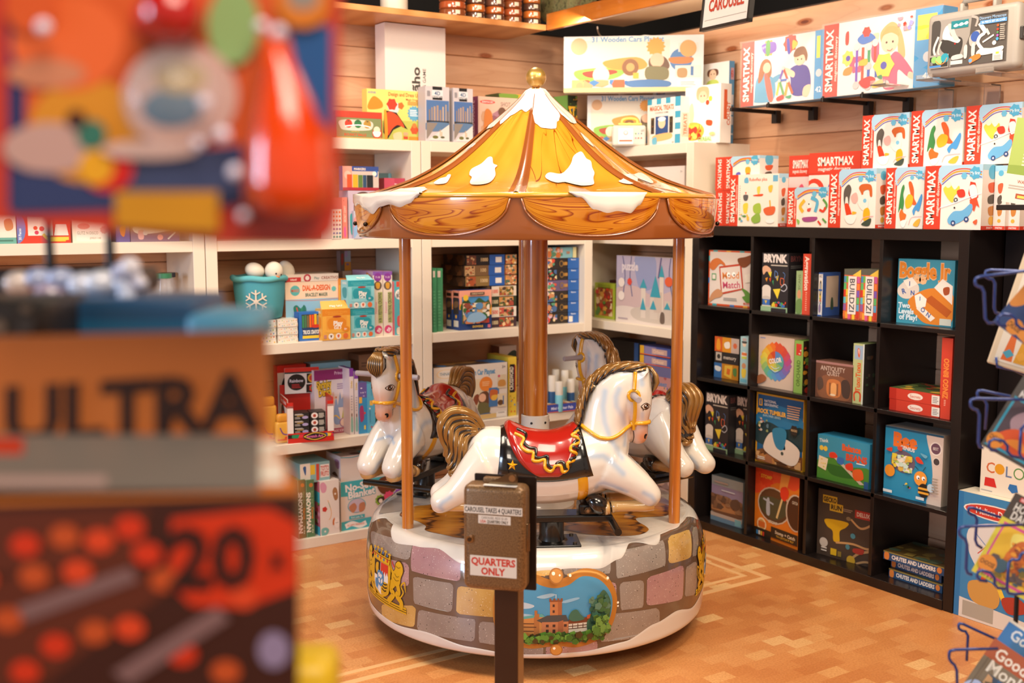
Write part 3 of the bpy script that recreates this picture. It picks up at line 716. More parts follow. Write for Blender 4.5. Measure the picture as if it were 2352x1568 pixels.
for s in (-1, 1):
    def leg(pts, hwf, y):
        T = []
        for u, v, an, r_, hw in pts: x, z = hp(u, v); T.append((x, z, R(an), r_ * PXM, hw, s * y * hwf))
        return refine(T, 4)
    ell_loft(bodyg, leg(((1385, 1062, -25, 50, .05), (1415, 1078, -35, 44, .052), (1445, 1096, -38, 36, .05), (1470, 1113, -40, 31, .046), (1488, 1130, -40, 27, .042), (1496, 1138, -42, 22, .034), (1502, 1143, -42, 12, .02)), 1, .055))
    ell_loft(bodyg, leg(((1120, 1060, 30, 62, .055), (1090, 1085, 35, 50, .055), (1062, 1108, 32, 38, .052), (1038, 1126, 26, 30, .048), (1015, 1140, 20, 27, .045), (1000, 1146, 16, 23, .038), (990, 1149, 14, 12, .02)), 1, .055))
    # ear
    T = []
    for u, v, r_, hw in ((1468, 868, 13, .012), (1477, 856, 11, .013), (1486, 846, 8, .010), (1493, 838, 4, .005), (1496, 834, 1, .002)): x, z = hp(u, v); T.append((x, z, R(-50), r_ * PXM, hw, s * .033))
    ell_loft(bodyg, refine(T, 3), seg=12)
tmp = bodyg.build('tmp')
md = tmp.modifiers.new('r', 'REMESH'); md.mode = 'VOXEL'; md.voxel_size = .0048; md.use_smooth_shade = True
md = tmp.modifiers.new('s', 'SMOOTH'); md.factor = .6; md.iterations = 9
dg = bpy.context.evaluated_depsgraph_get(); dg.update()
bme = bpy.data.meshes.new_from_object(tmp.evaluated_get(dg)); bpy.data.objects.remove(tmp)
bme.name = 'horse'
# airbrushed coat: white with blue strokes, tan muzzle and blush (paint on the horse itself)
def seg_d(px, pz, pts):
    d = 9
    for (ax, az), (bx, bz) in zip(pts, pts[1:]):
        t = max(0, min(1, ((px - ax) * (bx - ax) + (pz - az) * (bz - az)) / ((bx - ax) ** 2 + (bz - az) ** 2 + 1e-12)))
        d = min(d, math.hypot(px - ax - t * (bx - ax), pz - az - t * (bz - az)))
    return d
def c3(pts): return [hp(1120 + x / 3.41, 780 + y / 3.41) for x, y in pts]
STR = [(c3(p), w_) for p, w_ in (([(905, 390), (885, 500), (895, 620), (935, 740), (990, 830), (1020, 880)], 4), ([(1010, 370), (985, 430), (990, 500), (1040, 580), (1055, 640)], 4), ([(780, 860), (870, 860), (940, 910), (1020, 990)], 4),
    ([(825, 1110), (840, 1080), (880, 1070), (960, 1095), (1050, 1135)], 3), ([(1180, 1140), (1240, 1170), (1275, 1220), (1240, 1260)], 3), ([(1065, 700), (1055, 800)], 3), ([(1195, 560), (1200, 620)], 3), ([(1180, 260), (1190, 330)], 4))]
STR.append(([hp(1034, 1124), hp(1016, 1136), hp(1010, 1146), hp(1016, 1155)], 3))
WHT, BLU, TAN, PNK, GLD = [Vector(lin(c)[:3]) for c in ('#e0d8cc', '#76a8d4', '#c8703a', '#e8a890', '#d9a860')]
muz = hp(1474, 1000); chk = hp(1440, 955); earp = hp(1484, 852); fcp = hp(1492, 960)
ca = bme.color_attributes.new('coat', 'FLOAT_COLOR', 'POINT')
buf = []
for v in bme.vertices:
    x, y, z = v.co; c = WHT.copy()
    for pts, w_ in STR:
        if abs(x - pts[0][0]) > .3: continue
        d = seg_d(x, z, pts); c = c.lerp(BLU, .5 * math.exp(-(d / (w_ * 1.9 * PXM)) ** 2))
    if abs(y) < .05 and x > .2 and .6 < z < .8: d = abs((z - .70) + 1.2 * abs(y) * .3); c = c.lerp(BLU, .6 * math.exp(-(d / .006) ** 2) * (1 if x > .26 else 0))
    dm = math.hypot(x - muz[0], (z - muz[1])) / .042; c = c.lerp(TAN, .9 * math.exp(-dm * dm * 1.2))
    dm = math.hypot(x - fcp[0], (z - fcp[1]) * .6) / .022; c = c.lerp(TAN, .55 * math.exp(-dm * dm))
    dm = math.hypot(x - chk[0], z - chk[1]) / .05; c = c.lerp(PNK, .35 * math.exp(-dm * dm))
    dm = math.hypot(x - earp[0] - .004, z - earp[1]) / .012
    if abs(y) > .036 and v.normal.x > -.2: c = c.lerp(TAN, .8 * math.exp(-dm * dm))
    if z < .56 and x > -.3: c = c.lerp(PNK, .18 * min(1, (.56 - z) / .02))
    buf += [c.x, c.y, c.z, 1]
ca.data.foreach_set('color', buf)
m, nt, p_ = nodemat('airbrushed_horse_coat', .2, .9)
at_ = N(nt, 'ShaderNodeAttribute', attribute_name='coat'); nt.links.new(at_.outputs['Color'], p_.inputs['Base Color'])
bme.materials.clear(); bme.materials.append(m)
bme.polygons.foreach_set('use_smooth', [True] * len(bme.polygons))
bvh = BVHTree.FromPolygons([v.co for v in bme.vertices], [tuple(p.vertices) for p in bme.polygons])
def side_hit(x, z, s, L=0, tree=None):
    h = (tree or bvh).ray_cast(Vector((x, s * 1.0, z)), Vector((0, -s, 0)))
    return h[0] + h[1] * L if h[0] else None
def in_hit(x, an, zc, L, tree=None):   # from outside towards the body axis; an 0 = top
    d = Vector((0, math.sin(an), math.cos(an))); h = (tree or bvh).ray_cast(Vector((x, 0, zc)) + d * .6, -d)
    return h[0] + d * L if h[0] else Vector((x, 0, zc)) + d * (.1 + L)
YEL = gl('#e0a012', .25); BLK = gl('#16110f', .2); RED = gl('#a51c14', .2); HAIR = mat('#94692f', .3, .3, .7, name='antique_gold_hair'); HBL = gl('#1d130c', .35)
horse = bpy.data.objects.new('horse', bme); COL.objects.link(horse); horse.parent = car
# saddle blanket and saddle
zc = hp(1245, 1066)[1]
def wrap(name, hx, xf, amax, off, ns_=48, nt_=30, thick=.006, tree=None):
    vs = []; fs = []
    for i in range(ns_ + 1):
        s = -1 + 2 * i / ns_; xl, xr = xf(abs(s))
        for j in range(nt_ + 1):
            t = j / nt_; x = xl + (xr - xl) * t; edge = min(1, min(t, 1 - t) * 12, (1 - abs(s)) * 14 + .0)
            vs.append(in_hit(x, R(amax(t)) * s, zc, .001 + off(abs(s), t) * (edge ** .5), tree))
    for i in range(ns_):
        for j in range(nt_): a = i * (nt_ + 1) + j; fs.append((a, a + 1, a + nt_ + 2, a + nt_ + 1))
    gg = MB(); gg.add(vs, fs, hx); return gg.build(name, horse, smooth='full')
X_ = lambda u, v=1000: hp(u, v)[0]
bl = wrap('saddle_blanket', BLK, lambda s: (X_(1150) - .012 * s - .006 * s * s, X_(1331) + .004 * s + .030 * s ** 2), lambda t: 100 + 9 * math.sin(math.pi * t), lambda s, t: .009)
def sx(s): q = math.sqrt(max(0.0, 1 - s ** 2.2)); m_ = X_(1258) ; return (m_ - (m_ - X_(1156)) * q, m_ + (X_(1329) - m_) * q)
sd = wrap('saddle', RED, sx, lambda t: 101, lambda s, t: .018 + .016 * abs(2 * t - 1) ** 2.5 * (1 - s) , 60, 40)
stree = BVHTree.FromPolygons([v.co for v in sd.data.vertices], [tuple(p.vertices) for p in sd.data.polygons])
btree = BVHTree.FromPolygons([v.co for v in bl.data.vertices], [tuple(p.vertices) for p in bl.data.polygons])
sq = [(195, 700), (240, 720), (268, 742), (243, 785), (285, 822), (335, 832), (330, 885), (375, 892), (420, 882), (422, 940), (465, 965), (500, 925), (540, 925), (555, 968), (590, 950), (595, 900), (645, 885), (662, 840), (620, 815), (635, 780), (682, 765), (675, 728), (640, 715), (690, 688)]
def on(tree, pts, s, L):
    out = []
    for q in pts:
        h_ = side_hit(q[0], q[1], s, L, tree)
        if h_: out.append(h_)
    return out
g = MB()
for s in (-1, 1):
    for dx, dy, m_, L in ((22, -24, BLK, .0004), (0, 0, YEL, .0012)):
        pts = catmull([hp(1120 + (x + dx) / 3.41, 780 + (y + dy) / 3.41) for x, y in sq], 4, False)
        P_ = on(stree, pts, s, L)
        if len(P_) > 3: g.tube(P_, .0058, m_, 8)
g.build('saddle_trim', horse, smooth='full')
for s in (-1, 1):
    g = MB(); cx, cz = hp(1171, 1051); c0 = side_hit(cx, cz, s, .006, btree)
    if c0:
        vs = [c0 + Vector((0, s * .004, 0))]
        for k in range(10): a = R(36 * k + 6); r_ = .018 if k % 2 == 0 else .0075; h_ = side_hit(cx + r_ * math.sin(a), cz + r_ * math.cos(a), s, .0015, btree) or c0; vs.append(h_)
        fs = [(0, 1 + k, 1 + (k + 1) % 10) for k in range(10)]
        g.add(vs, fs, YEL); o = g.build('star', horse)
# girth strap
vs = []; fs = []
for i in range(64):
    a = 2 * math.pi * i / 64
    for k in range(5):
        q = -1 + k / 2; x = X_(1334) + .017 * q - .045 * ((1 + math.cos(a)) * .5) ** 2; vs.append(in_hit(x, a, zc, .0035 if abs(q) < 1 else .0005))
for i in range(64):
    for k in range(4): a = i * 5 + k; b = ((i + 1) % 64) * 5 + k; fs.append((a, a + 1, b + 1, b))
gg = MB(); gg.add(vs, fs, YEL); gg.build('girth', horse, smooth='full')
# bridle
g = MB(); Pk = mat('#b9b0b4', .3)
for s in (-1, 1):
    def rc(pts, r_, m_=YEL, n=6):
        q = [side_hit(a, b, s, .0025) for a, b in catmull([hp(u, v) for u, v in pts], n, False)]; q = [k for k in q if k]
        if len(q) > 2: g.tube(q, r_, m_, 8, sx=1.3)
    rc([(1455, 852), (1453, 870), (1451, 890)], .007); rc([(1452, 914), (1453, 935), (1453, 955), (1452, 972), (1452, 982)], .007)
    rc([(1452, 968), (1465, 967), (1478, 967), (1486, 967)], .0068)
    rc([(1452, 969), (1442, 973), (1431, 978), (1413, 990), (1393, 997), (1369, 995), (1349, 984), (1333, 972)], .0068)
    ring_ = [side_hit(*hp(1450 + 12 * math.cos(q / 12 * 6.283), 903 + 12 * math.sin(q / 12 * 6.283)), s, .0005) for q in range(12)]
    g.tube([q for q in ring_ if q], .0058, YEL, 8, closed=True)
    c0 = side_hit(*hp(1452, 969), s, 0); g.ball(c0, .0135, YEL, sc=(1, .55, 1)); g.ball(c0 + Vector((0, s * .004, 0)), .006, mat('#e8dccb', .3), sc=(1, .6, 1))
a, b = hp(1438, 967), hp(1491, 967); ce = ((a[0] + b[0]) / 2, a[1])
g.tube([(ce[0] + (b[0] - a[0]) / 2 * 1.0 * math.cos(t / 24 * 6.283), .0365 * math.sin(t / 24 * 6.283), ce[1]) for t in range(24)], .0062, YEL, 8, closed=True)
g.build('bridle', horse, smooth='full')
hx_, hz_ = hp(1450, 903)
for s in (-1, 1):
    g = MB(); g.lathe([(0, 0), (.0105, 0), (.0105, .098), (.009, .102), (0, .102)], mat('#a59a9c', .35), 20, Matrix.Translation((hx_, s * .035, hz_)) @ Matrix.Rotation(R(-90 * s), 4, 'X')); g.build('handle', horse, smooth=50)
# eyes, nostrils, mouth
for s in (-1, 1):
    g = MB()
    # each feature drawn in side view about a point, cast on the face
    def eyeart(cx, cz, spec, w_, h_):
        decal(g, spec, w_, h_, lambda x, y, L: side_hit(cx + (x - w_ / 2), cz + y - h_ / 2, s, L), .004, .004, lift=.0006, dl=.0003)
    cx, cz = hp(1478, 928)
    eyeart(cx, cz, '''c #3a2418 2 48 20 24 45 10 70 18 96 50 78 78 50 90 22 78
c #d8cabb 8 50 24 30 46 18 68 26 88 50 74 70 50 80 26 72
e 54 50 24 30 #5e3418;e 54 50 14 18 #170d08;e 46 40 6 8 #ffffff;e 60 56 4 5 #ffffff;l #3a2418 6 2 46 14 60 22 80 26 98''', .038, .030)
    g.build('painted_eye', horse, smooth='full'); g = MB()
    cx, cz = hp(1479, 998); eyeart(cx, cz, 'c #120a08 30 96 10 60 22 20 60 4 92 14 96 40 70 50 60 70 62 92', .013, .018)
    g.build('painted_nostril', horse, smooth='full'); g = MB()
    q = [side_hit(a, b, s, .0003) for a, b in catmull([hp(1452, 986), hp(1453, 1000), hp(1451, 1016)], 6, False)]; g.tube([k for k in q if k], .0016, BLK, 6)
    g.build('mouth_line', horse, smooth='full')
# mane
crest = [(1322, 972), (1324, 950), (1327, 928), (1336, 897), (1350, 872), (1370, 853), (1394, 840), (1424, 834), (1457, 833), (1484, 838)]
inner = [(1330, 968), (1336, 945), (1343, 925), (1354, 900), (1368, 882), (1386, 866), (1408, 853), (1432, 849), (1458, 850), (1480, 846)]
CR = catmull([hp(*q) for q in crest], 8, False); IN = catmull([hp(*q) for q in inner], 8, False); n = len(CR)
g = MB(); vs = []; fs = []
for i in range(n):      # crest body: cap over the neck edge
    (ax, az), (bx, bz) = CR[i], IN[i]; tw = .6 + .4 * math.sin(math.pi * i / (n - 1)); ex = ((ax - bx) ** 2 + (az - bz) ** 2) ** .5
    hw = (side_hit(bx, bz, 1) or Vector((0, .02, 0))).y
    for k in range(13):
        q = -1 + k / 6; c_ = 1 - abs(q) ** 2.2; yy = (hw + .006) * math.copysign(abs(q) ** .8, q)
        rip = .0015 * math.sin(i * 1.9 + abs(q) * 9)
        vs.append((bx + (ax - bx) * c_ + rip * .4, yy, bz + (az - bz) * c_ + .003 + rip))
for i in range(n - 1):
    for k in range(12): a = i * 13 + k; fs.append((a, a + 1, a + 14, a + 13))
g.add(vs, fs, HAIR)
for s in (-1, 1):
    for j in range(10):
        i0 = int((n - 1) * (1 - j / 10)); P_ = []
        for k in range(7):
            t = k / 6; i = max(0, min(n - 1, int(i0 - t * n * .24))); c_ = 1 - t * .92
            bx, bz = IN[i]; ax, az = CR[i]; hw = (side_hit(bx, bz, s) or Vector((0, s * .02, 0))).y
            P_.append(Vector((bx + (ax - bx) * c_, hw * (.25 + .75 * t ** .6) + s * .007, bz + (az - bz) * c_ + .002)))
        g.tube(P_, [.002, .006, .0085, .009, .008, .006, .001], HAIR, 8)
        g.tube([p + Vector((.004, s * .0035, -.004)) for p in P_], [.001, .0035, .0052, .0058, .0052, .0035, .001], HBL, 6)
    e = [(side_hit(bx, bz, s) or Vector((bx, s * .02, bz))) for bx, bz in IN[::2]]; g.tube([p + Vector((0, s * .001, -.002)) for p in e], .0026, HBL, 6)
# forelock
for j in range(7):
    y = -.028 + j * .0093; k_ = 1 - abs(j - 3) / 4.5
    P_ = [Vector((hp(u, v)[0], y * f_, hp(u, v)[1])) for u, v, f_ in ((1482, 840, .2), (1495, 846, .6), (1504, 860, .95), (1506, 876, 1.05), (1501, 888 + 6 * k_, .8), (1497, 894 + 10 * k_, .5))]
    g.tube(P_, [.004, .007, .0078, .007, .0045, .001], HAIR, 8)
    if j < 6: g.tube([p + Vector((.0055, .0046, .000)) for p in P_], [.001, .002, .0026, .0026, .0018, .0006], HBL, 6)
for s in (-1, 1): g.tube([Vector((hp(u, v)[0], s * y, hp(u, v)[1])) for u, v, y in ((1488, 842, .012), (1493, 856, .034), (1495, 876, .036), (1496, 890, .022))], [.001, .003, .003, .001], HBL, 6)
g.build('mane', horse, smooth='full')
# tail
c1 = lambda x, y: hp(860 + x / 5.6, 920 + y / 5.6)
ST_ = [[(1400, 335), (1300, 205), (1150, 125), (1000, 130), (890, 215), (850, 340), (880, 500), (925, 610), (900, 700)],
       [(1370, 350), (1240, 220), (1110, 190), (980, 230), (915, 340), (925, 480), (960, 600), (915, 710)],
       [(1350, 365), (1200, 270), (1080, 270), (985, 345), (985, 490), (1005, 620), (950, 740), (985, 800)],
       [(1340, 375), (1180, 330), (1065, 370), (1040, 490), (1050, 620), (1025, 750), (940, 870)],
       [(1330, 390), (1190, 385), (1110, 450), (1100, 580), (1100, 710), (1050, 850), (960, 920)],
       [(1320, 410), (1210, 430), (1155, 520), (1150, 650), (1125, 800), (1060, 930)]]
g = MB()
for li, (y0, rs) in enumerate(((0, 1.15), (-.026, .95), (.026, .95))):
    for j, st in enumerate(ST_):
        pts = catmull([c1(*q) for q in st], 6, False); m_ = len(pts)
        P_ = [Vector((x, y0 * math.sin(math.pi * min(1, .12 + .85 * i / m_)) ** .7 + .004 * math.sin(i * .4 + j), z)) for i, (x, z) in enumerate(pts)]
        rr = [.0125 * rs * math.sin(math.pi * (.1 + .86 * i / m_)) ** .5 for i in range(m_)]
        g.tube(P_, rr, HAIR, 10)
        if li and j < 5:
            s = 1 if y0 > 0 else -1; nx_ = catmull([c1(*q) for q in ST_[j + 1]], 6, False)
            m2 = min(m_, len(nx_)); g.tube([Vector(((pts[i][0] + nx_[i][0]) / 2, P_[i].y + s * .0055, (pts[i][1] + nx_[i][1]) / 2)) for i in range(4, m2 - 4)], .0042, HBL, 6)
core = [c1(*q) for q in [(1330, 380), (1180, 290), (1050, 350), (1000, 520), (1020, 700), (1000, 850)]]
g.tube([(x, 0, z) for x, z in catmull(core, 6, False)], [.018 + .0 * i for i in range(31)], HBL, 12, sx=1.3)
for k in range(2): x, z = c1(1010 + 10 * k, 935 + 16 * k); g.ball((x, 0, z), .017, HAIR, sc=(1, 1.3, .6))
g.build('tail', horse, smooth='full')
# folded lower legs with hooves
TNL = gl('#cda264', .28)
for s in (-1, 1):
    P2 = lambda u, v: (lambda q: Vector((q[0], s * .057, q[1])))(hp(u, v))
    g = MB(); hf = MB()
    g.tube([P2(1492, 1146), P2(1470, 1150), P2(1440, 1151), P2(1412, 1152), P2(1398, 1154)], [.022, .021, .019, .0185, .021], TNL, 16, sx=1.15, smooth=0)
    g.tube([P2(1393, 1155), P2(1383, 1156)], [.0225, .024], TNL, 16, sx=1.1)
    hf.tube([P2(1397, 1155), P2(1394, 1155)], .0185, BLK, 16)
    hf.tube([P2(1384, 1155), P2(1376, 1152), P2(1362, 1146), P2(1350, 1143), P2(1344, 1146)], [.022, .030, .032, .026, .014], BLK, 16, sx=1.05)
    g.build('front_pastern', horse, smooth='full'); hf.build('front_hoof', horse, smooth='full'); g = MB(); hf = MB()
    g.tube([P2(1010, 1150), P2(1045, 1150), P2(1085, 1152), P2(1112, 1154)], [.018, .020, .0185, .021], TNL, 16, sx=1.15)
    hf.tube([P2(1113, 1154), P2(1120, 1154), P2(1135, 1148), P2(1150, 1146), P2(1158, 1149)], [.0225, .030, .031, .025, .014], BLK, 16)
    g.build('hind_pastern', horse, smooth='full'); hf.build('hind_hoof', horse, smooth='full')
horse.location = pp(HPHI, HRAD, 0); horse.rotation_euler = (0, 0, R(HPHI))
# ride mount under a horse
BKM = mat('#14110f', .3, .2, .5)
mt = MB().rbox(-.085, -.075, .4266, .105, .06, .434, BKM, .002, 2).build('mount', car)
g = MB(); g.lathe([(.055, .434), (.045, .437), (.042, .45), (.042, .505), (.046, .51), (0, .51)], BKM, 32, Matrix.Translation((.012, 0, 0))); g.build('post', mt, smooth=50)
g = MB(); g.rbox(-.19, -.045, .503, .215, .045, .527, BKM, .006, 3); g.rbox(.10, -.04, .522, .17, .04, .566, BKM, .012, 3); g.rbox(-.15, -.04, .522, -.09, .04, .556, BKM, .012, 3); g.build('beam', mt)
for x in (.215, -.19): MB().cyl((x, -.15, .497), (x, .15, .497), .0125, BKM).build('foot_bar', mt, smooth=50)
for s in (-1, 1): MB().cyl((.128, s * .036, .545), (.128, s * .05, .545), .0115, mat('#6f675d', .3, 1), seg=6).cyl((.128, s * .05, .545), (.128, s * .056, .545), .006, mat('#a89a88', .25, 1), seg=6).build('bolt', mt)
for x in (-.065, .085):
    for y in (-.055, .045): MB().cyl((x, y, .434), (x, y, .439), .007, mat('#6f675d', .3, 1), seg=6).build('bolt', mt)
mt.location = pp(HPHI, HRAD, 0); mt.rotation_euler = (0, 0, R(HPHI))
for a in (HPHI + 120, HPHI - 120):
    for src in (horse, mt): c_ = copy_tree(src, car); c_.location = pp(a, HRAD, 0); c_.rotation_euler = (0, 0, R(a))
# ------------------------------------------------------------ coat of arms and castle medallion painted on the drum
def drum_art(name, phi0, phi1, s0, s1, spec, lift=.0022):
    wd = R(phi1 - phi0) * .64; hd = s1 - s0; g = MB()
    decal(g, spec, wd, hd, lambda x, y, L: drumfn(0, 1)(phi0 + (phi1 - phi0) * x / wd, s0 + y, L), .025, .03, lift=lift)
    return g.build(name, base, smooth='full')
YG = '#d9a818'; DKB = '#4a2c08'
lion = lambda f: '\n'.join('%s %s ' % (c, col) + (w_ + ' ' if w_ else '') + ' '.join('%.1f %.1f' % ((x if not f else 100 - x), y) for x, y in pts) for c, col, w_, pts in (
 ('c', DKB, '', ((80, 24), (86, 19), (93, 22), (96, 32), (92, 44), (91, 54), (84, 60), (76, 58), (72, 50), (73, 40), (79, 34))),
 ('c', YG, '', ((81, 25), (86, 20.5), (92, 24), (94.5, 33), (91, 44), (89.5, 53), (84, 58.5), (77, 56.5), (73.5, 50), (74.5, 41), (80, 34))),
 ('l', YG, '4.2', ((76, 40), (71, 33), (69, 25), (67, 20))), ('l', YG, '4.2', ((76, 52), (71, 57), (66, 60))),
 ('l', YG, '6.5', ((79, 56), (72, 66), (78, 72), (70, 83), (66, 88))), ('l', YG, '6.5', ((86, 56), (88, 66), (84, 72), (92, 80), (91, 90))),
 ('l', YG, '1.8', ((90, 74), (96, 64), (92, 55), (98, 48), (99, 56), (101, 62))), ('l', '#c22', '1.4', ((79, 31), (75, 27), (74, 24))),
 ('l', DKB, '.5', ((80, 40), (84, 44), (88, 42))), ('l', DKB, '.5', ((78, 46), (83, 50), (88, 48))), ('l', DKB, '.5', ((82, 28), (86, 30), (90, 28)))))
arms = 'p %s 0 86 100 86 100 96 0 96\nl %s .8 0 89.5 100 89.5\nl %s .8 0 93 100 93\n' % (YG, DKB, DKB) + lion(0) + '\n' + lion(1) + '''
c #d9a818 30 30 70 30 70 66 66 78 50 86 34 78 30 66;p #e8e4dc 32.5 33 67.5 33 67.5 66 64 76 50 83 36 76 32.5 66
p #1d1712 32.5 33 49 33 49 56 32.5 56;c #d9a818 38 38 44 36 44 44 46 50 40 53 36 46;p #cf3020 50 33 67.5 33 67.5 50 65 44 62.5 51 60 44 57.5 51 55 44 52.5 51 50 45
p #3a86b8 36 62 44 60 40 70 44 78 38 74;c #3a86b8 36 64 42 62 44 70 40 76 36 72;p #d9a818 51 60 67.5 60 67.5 66 64 76 51 82
l #1d1712 1.6 54 62 60 64 66 62;l #1d1712 1.6 54 67 60 69 66 67;l #1d1712 1.6 54 72 60 74 64 72
c #3a86b8 43 48 57 48 57 64 50 70 43 64;p #e8e4dc 44 52 48 49 50 54 46 58;p #e8e4dc 51 50 55 52 52 58 49 56;p #e8e4dc 45 60 49 58 50 64 47 66;p #e8e4dc 52 60 56 56 56 62 52 66
p #d9a818 29 22 71 22 70 31 30 31;l #7a2018 .8 29 24 71 24;e 34 26.5 1.6 0 #c22;e 42 27 1.6 0 #3a6ea8;e 50 27 1.6 0 #c22;e 58 27 1.6 0 #3a6ea8;e 66 26.5 1.6 0 #c22
l #d9a818 1.6 30 22 31 14;l #d9a818 1.6 40 22 40 12;l #d9a818 1.6 50 22 50 11;l #d9a818 1.6 60 22 60 12;l #d9a818 1.6 70 22 69 14
l #d9a818 1.2 28 16 34 16;l #d9a818 1.2 37 14.5 43 14.5;l #d9a818 1.2 47 13.5 53 13.5;l #d9a818 1.2 57 14.5 63 14.5;l #d9a818 1.2 66 16 72 16;e 35 19 1.5 0 #3a6ea8;e 45 18 1.5 0 #3a6ea8;e 55 18 1.5 0 #3a6ea8;e 65 19 1.5 0 #3a6ea8'''
drum_art('coat_of_arms', -72, -43.5, .09, .325, arms)
drum_art('coat_of_arms', 64, 93, .10, .325, arms)
rg = random.Random(3)
def bush(x0, x1, y0, y1, n, cs, sd):
    rg = random.Random(sd); o = ''
    for k in range(n):
        x = rg.uniform(x0, x1); y = rg.uniform(y0, y1); r_ = rg.uniform(1.2, 3.2)
        o += '\nb %.1f %.1f %.1f 5 %s' % (x, y, r_, rg.choice(cs))
    return o
cast = '''c #b8772c 3 50 5 28 14 10 30 5 42 12 50 15 58 12 72 3 88 10 97 30 99 50 95 74 84 90 68 97 56 95 44 95 30 97 14 90 5 74
c #4f93b8 8 50 9 30 16 17 29 14 40 21 50 24 60 21 71 12 84 17 93 33 95 50 91 72 82 85 68 91 56 89 44 89 30 91 16 84 9 70
c #b9c6cf 10 44 22 40 34 44 30 48 16 48;c #a9c0cf 8 56 20 54 34 56 30 62 10 64;c #9fbccb 36 34 46 30 50 32 42 36;c #8db4cc 54 40 66 36 68 38 58 42
c #7ea0a8 7 70 20 66 30 70 20 76 8 76
p #c27a48 46 38 55 38 55 62 46 62;p #a8633a 52 38 55 38 55 62 52 62;p #8f5230 45.5 36 47 36 47 38 48.5 38 48.5 36 50 36 50 38 51.5 38 51.5 36 53 36 53 38 54 38 54 36 55.5 36 55.5 40 45.5 40;r 48 43 49.5 46 #4a3028;r 48 50 49.5 53 #4a3028;l #ddd .5 50.5 36 50.5 31
p #5fa39a 17 60 40 54 44 60 22 63;p #c98648 15 63 38 58 42 58 42 76 24 84 13 80;p #b06f3c 34 58 37 54 38 54 38 80 34 80;r 34.5 50 36.5 60 #b06f3c;r 19 55 20.5 60 #b06f3c
p #4d4a47 36 62 44 56 58 56 60 64 40 65;p #c27a50 40 64 60 64 60 82 40 82;p #a8633f 52 64 56 62 56 82 52 82
k 20 65 38 67 1 #5a3626;k 18 69 38 71 1 #5a3626;k 17 74 36 76 1 #5a3626;r 43 67 45 70 #4a3028;r 48 67 50 70 #4a3028;r 43 73 45 77 #4a3028;r 48 73 50 77 #4a3028;r 56.5 67 58.5 70 #4a3028
p #7a3f24 60 62 74 60 80 66 60 67;p #d8c9b4 60 67 80 66 80 77 60 78;l #5a3626 .6 60 70 80 69;l #5a3626 .6 60 73 80 72;L #5a3626 .5 63 67 63 73;L #5a3626 .5 67 67 67 73;L #5a3626 .5 71 67 71 73;L #5a3626 .5 75 67 75 73;p #c05a34 74 58 80 55 82 62 74 62
c #3f6b55 60 60 62 52 66 50 69 56 72 62 64 64
c #41654a 76 80 74 66 78 58 76 50 82 42 84 34 88 30 93 44 92 64 86 80;c #4f7a34 10 74 20 78 34 82 44 78 54 80 66 78 76 76 86 72 86 82 70 89 50 88 30 90 16 83'''
cast += bush(77, 90, 36, 66, 60, ('#2f4f3e', '#5d8068', '#3f6b55', '#456a3a'), 1) + bush(15, 86, 77, 86, 130, ('#2f4f1e', '#5a8a30', '#3f6a22', '#6d9c3c', '#4a3a18'), 2) + bush(78, 90, 58, 76, 50, ('#4f7a30', '#6d9440', '#39581f'), 4)
cast += '\ne 50 9.5 5.2 0 #a5682a;e 50 9.5 4.4 0 #c8873a;e 48 7 1.2 0 #fff0d8;e 52.5 9 .7 0 #fff0d8;e 50 93 4.6 0 #a5682a;e 50 93 3.8 0 #c8873a;e 48.5 91 1 0 #fff0d8;l #d9a050 1.2 58 9 68 6 80 9 88 17;l #d9a050 1.2 42 9 30 6 18 9;e 60 9.5 1 0 #fff0d8;e 88 15 1 0 #fff0d8;e 95.5 43 .9 0 #fff0d8;e 95.5 47 .7 0 #fff0d8'
drum_art('castle_medallion', -13.5, 25.5, .044, .324, cast, lift=.0026)
# ------------------------------------------------------------ boxes and other goods
class W:    # a wall frame: goods stand with their printed front on the plane at distance d
    def __init__(s, kind): s.k = kind
    def pt(s, u, v, d): return at(u, v, y=d) if s.k == 'B' else at(u, v, x=d)
    def a(s, p): return p.x if s.k == 'B' else -p.y
BK, RT = W('B'), W('R')
def card(name, label, cat, w, h, dp, col, front='', left='', right='', top='', group=None, loc=(0, 0, 0), rz=0, rx=0, bevel=0, front2=''):
    g = MB(); c = mat(col)
    if bevel: g.rbox(0, 0, 0, w, dp, h, c, bevel, 2)
    else: g.box(0, 0, 0, w, dp, h, c)
    if front: g.art((0, 0, 0), (1, 0, 0), (0, 0, 1), w, h, front)
    if left: g.art((0, dp, 0), (0, -1, 0), (0, 0, 1), dp, h, left)
    if right: g.art((w, 0, 0), (0, 1, 0), (0, 0, 1), dp, h, right)
    if top: g.art((0, 0, h), (1, 0, 0), (0, 1, 0), w, dp, top)
    o = g.build(name); o.location = loc; o.rotation_euler = (rx, 0, rz)
    return tag(o, label, cat, group)
def bx(F, name, label, d, u0, u1, vt, z0, dp, col, front='', side='', top='', cat='box', group=None, yaw=0, h=None, w=None, z1=None, lean=0):
    """box standing on z0 whose front spans pixel columns u0..u1 and reaches up to row vt"""
    um = (u0 + u1) / 2
    vb = vt + 60
    p0, p1 = F.pt(u0, vb, d), F.pt(u1, vb, d)
    ww = w or abs(F.a(p1) - F.a(p0)) / math.cos(R(yaw)); hh = h or F.pt(um, vt, d).z - z0
    if F.k == 'B': loc, rz = (p0.x, d, z0), yaw
    else: loc, rz = (d, p0.y, z0), -90 + yaw
    kw = {'left': side} if F.k == 'B' else {'right': side}
    o = card(name, label, cat, ww, hh, dp, col, front, top=top, group=group, loc=loc, rz=R(rz), rx=R(lean), **kw)
    o['_h'] = hh; return o
def top_of(o): return o.location.z + o['_h']
Z1, Z2, Z3, Z4, ZT = 1.4142, .9552, .4972, .0472, 1.8682
